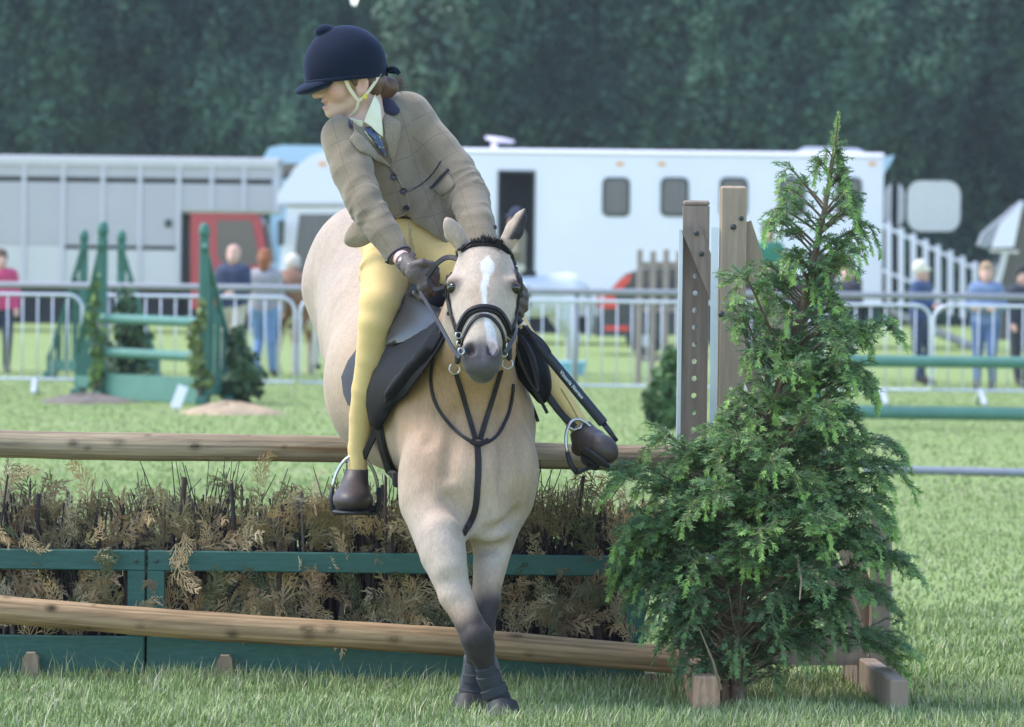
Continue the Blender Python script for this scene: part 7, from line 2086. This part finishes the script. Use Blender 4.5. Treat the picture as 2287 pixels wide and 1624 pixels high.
def boot_r(F_):
    F_.chain([(P(1297, 958, 14.46), .038), (P(1308, 975, 14.45), .042), (P(1326, 990, 14.42), .045), (P(1346, 1002, 14.37), .043)], .02)
    F_.ell(P(1349, 1004, 14.355), (.05, .036, .046), .02, (bd, bn, bs)); F_.cone(P(1300, 985, 14.48), P(1295, 1000, 14.5), .03, .028, .03)
    F_.cut(P(1294, 955, 14.46), (-.55, .1, .8), .003, A3(P(1296, 956, 14.46)) - .06, A3(P(1296, 956, 14.46)) + .06)
def sole_r(F_):
    c_ = P(1345, 1004, 14.36) + bn * .034
    F_.ell(c_, (.058, .010, .045), .006, (bd, bn, bs)); F_.cone(P(1312, 1030, 14.46), P(1322, 1036, 14.44), .026, .028, .02, (tuple(bn), .6))
sdf_obj('boot', M_BOOT, rider, boot_r, A3(P(1325, 990, 14.42)) - .16, A3(P(1325, 990, 14.42)) + .16, .0042)
sdf_obj('sole', M_SOLE, rider, sole_r, A3(P(1335, 1010, 14.42)) - .16, A3(P(1335, 1010, 14.42)) + .16, .0042)
for u0, u1, v, y in ((768, 822, 1050, 14.58),):
    ring('ankle_band', P(796, 1050, 14.625), .036, .0035, rider, nrm=(0, 0, 1), m=M_BOOT)

# ---- gloves: palm, four bent fingers and a thumb, closed round the rein
M_GLOVE = mat('brown_glove', (.095, .070, .062), rough=.6, var=.25, vscale=30, bump=.4, bscale=60)
def glove(F_, H_, W_, mir=1):
    d = (Vector(H_) - Vector(W_)).normalized(); F_.chain([(Vector(W_) + d * .018, .031), (Vector(W_).lerp(H_, .6), .032)], .012, ((0, 1, .2), .75))
    o = Vector(H_); q = lambda du, dv, dy: o + Vector((mir * du * sc(14.3), dy, -dv * sc(14.3)))
    F_.ell(q(2, 0, -.004), (.040, .024, .034), .015, (Vector((.75, 0, -.66)), Vector((0, 1, 0)), Vector((.66, 0, .75))))
    kn_ = [(38, -6), (37, 12), (28, 27), (14, 37)]
    for i, (du, dv) in enumerate(kn_):
        r = (.0122, .0128, .0122, .0110)[i]
        F_.chain([(q(du * .35, dv * .35, -.008), r * 1.25), (q(du * .85, dv * .85, -.016), r * 1.12), (q(du + 5, dv + 6, -.006), r * 1.08), (q(du + 6, dv + 14, .018), r), (q(du - 6, dv + 14, .036), r * .95), (q(du - 18, dv + 4, .034), r * .85)], .0055)
    F_.chain([(q(-8, -20, -.006), .0150), (q(14, -26, -.016), .0135), (q(34, -22, -.012), .0120), (q(45, -12, .002), .0100)], .006)
for H_, W_, mir in ((HAND_L[0], HAND_L[1], 1), (HAND_R[0], HAND_R[1], 1)):
    sdf_obj('glove', M_GLOVE, rider, lambda F_: glove(F_, H_, W_, mir), A3(H_) - .14, A3(H_) + .14, .0042)
strap_free('glove_strap', [HAND_L[1] + Vector((-.012, -.034, -.026)), HAND_L[1] + Vector((.018, -.042, -.008)), HAND_L[1] + Vector((.038, -.026, .018))], .018, .003, M_GLOVE, rider, 8, (-.1, -1, .1))
MB().lathe([(.004, 0), (.004, .002), (.002, .003)], 10, tuple(P(913, 590, 14.285)), Matrix.Rotation(R(90), 3, 'X')).build('press_stud', mat('stud', (.6, .55, .45), rough=.3, metal=.6), rider, smooth=True)

# ---- whip
whip = thing('riding_whip', 'short thick navy riding whip with pale lettering held beside the saddle', 'whip', tuple(P(1260, 840, 14.25)))
M_WHIP = mat('whip_navy', (.014, .016, .034), rough=.5, var=.12, bump=.1)
w0, w1, w2, w3 = P(1140, 690, 14.24), P(1168, 728, 14.22), P(1348, 946, 14.24), P(1378, 985, 14.25)
MB().tube([w0, w1, w1.lerp(w2, .08)], [.010, .011, .012], 10).build('handle', M_WHIP, whip, smooth=True)
for k in range(6):
    f = .02 + k * .022; p = w1.lerp(w2, f); MB().tube([p, p + (w2 - w1).normalized() * .006], .0135, 10).build('grip_wrap', M_WHIP, whip, smooth=True)
MB().tube([w1 - (w2 - w1).normalized() * .010, w1 + (w2 - w1).normalized() * .004], .0128, 10).build('collar', M_CREAMWEB, whip, smooth=True)
MB().tube([w1.lerp(w2, .07), w1.lerp(w2, .2), w1.lerp(w2, .6), w1.lerp(w2, .985), w2], [.0125, .0155, .0165, .0165, .0155], 14).build('shaft', M_WHIP, whip, smooth=True)
MB().tube([w2, w2.lerp(w3, .5), w3], [.0095, .0085, .006], 8).build('tip', M_WHIP, whip, smooth=True)
strap_free('wrist_loop', [w1 + Vector((.0, -.012, 0)), P(1185, 740, 14.2), P(1212, 762, 14.2), P(1228, 785, 14.21), P(1226, 790, 14.21)], .009, .004, M_WHIP, whip, 16)
fc = bpy.data.curves.new('lettering', 'FONT'); fc.body = 'Victoria Norton'; fc.size = .0165; fc.extrude = .0004; fc.align_x = 'CENTER'; fc.align_y = 'CENTER'; fc.space_character = 1.08; fc.offset = .00035; fc.resolution_u = 3
fo = bpy.data.objects.new('lettering_curve', fc); COL.objects.link(fo)
bpy.context.view_layer.update()
tme = bpy.data.meshes.new_from_object(fo.evaluated_get(bpy.context.evaluated_depsgraph_get())); bpy.data.objects.remove(fo)
wd = (w2 - w1).normalized(); wc = w1.lerp(w2, .60); wnn = (CAM - wc).normalized(); wnn = (wnn - wd * wnn.dot(wd)).normalized(); wnn = (wnn + wd.cross(wnn) * .0).normalized()
wy = wnn.cross(wd)
tl_ = max(v.co.x for v in tme.vertices) - min(v.co.x for v in tme.vertices); ks = .110 / tl_
for v in tme.vertices:
    # wrap the letters round the shaft
    a_ = v.co.y * ks / .0166; p = wc + wd * (v.co.x * ks) + (wnn * math.cos(a_) + wy * math.sin(a_)) * (.0168 + v.co.z)
    v.co = p
tme.materials.clear(); tme.materials.append(mat('pale_print', (.55, .65, .67), rough=.6, var=.05))
tme.name = 'lettering'; obj('lettering', tme, whip)
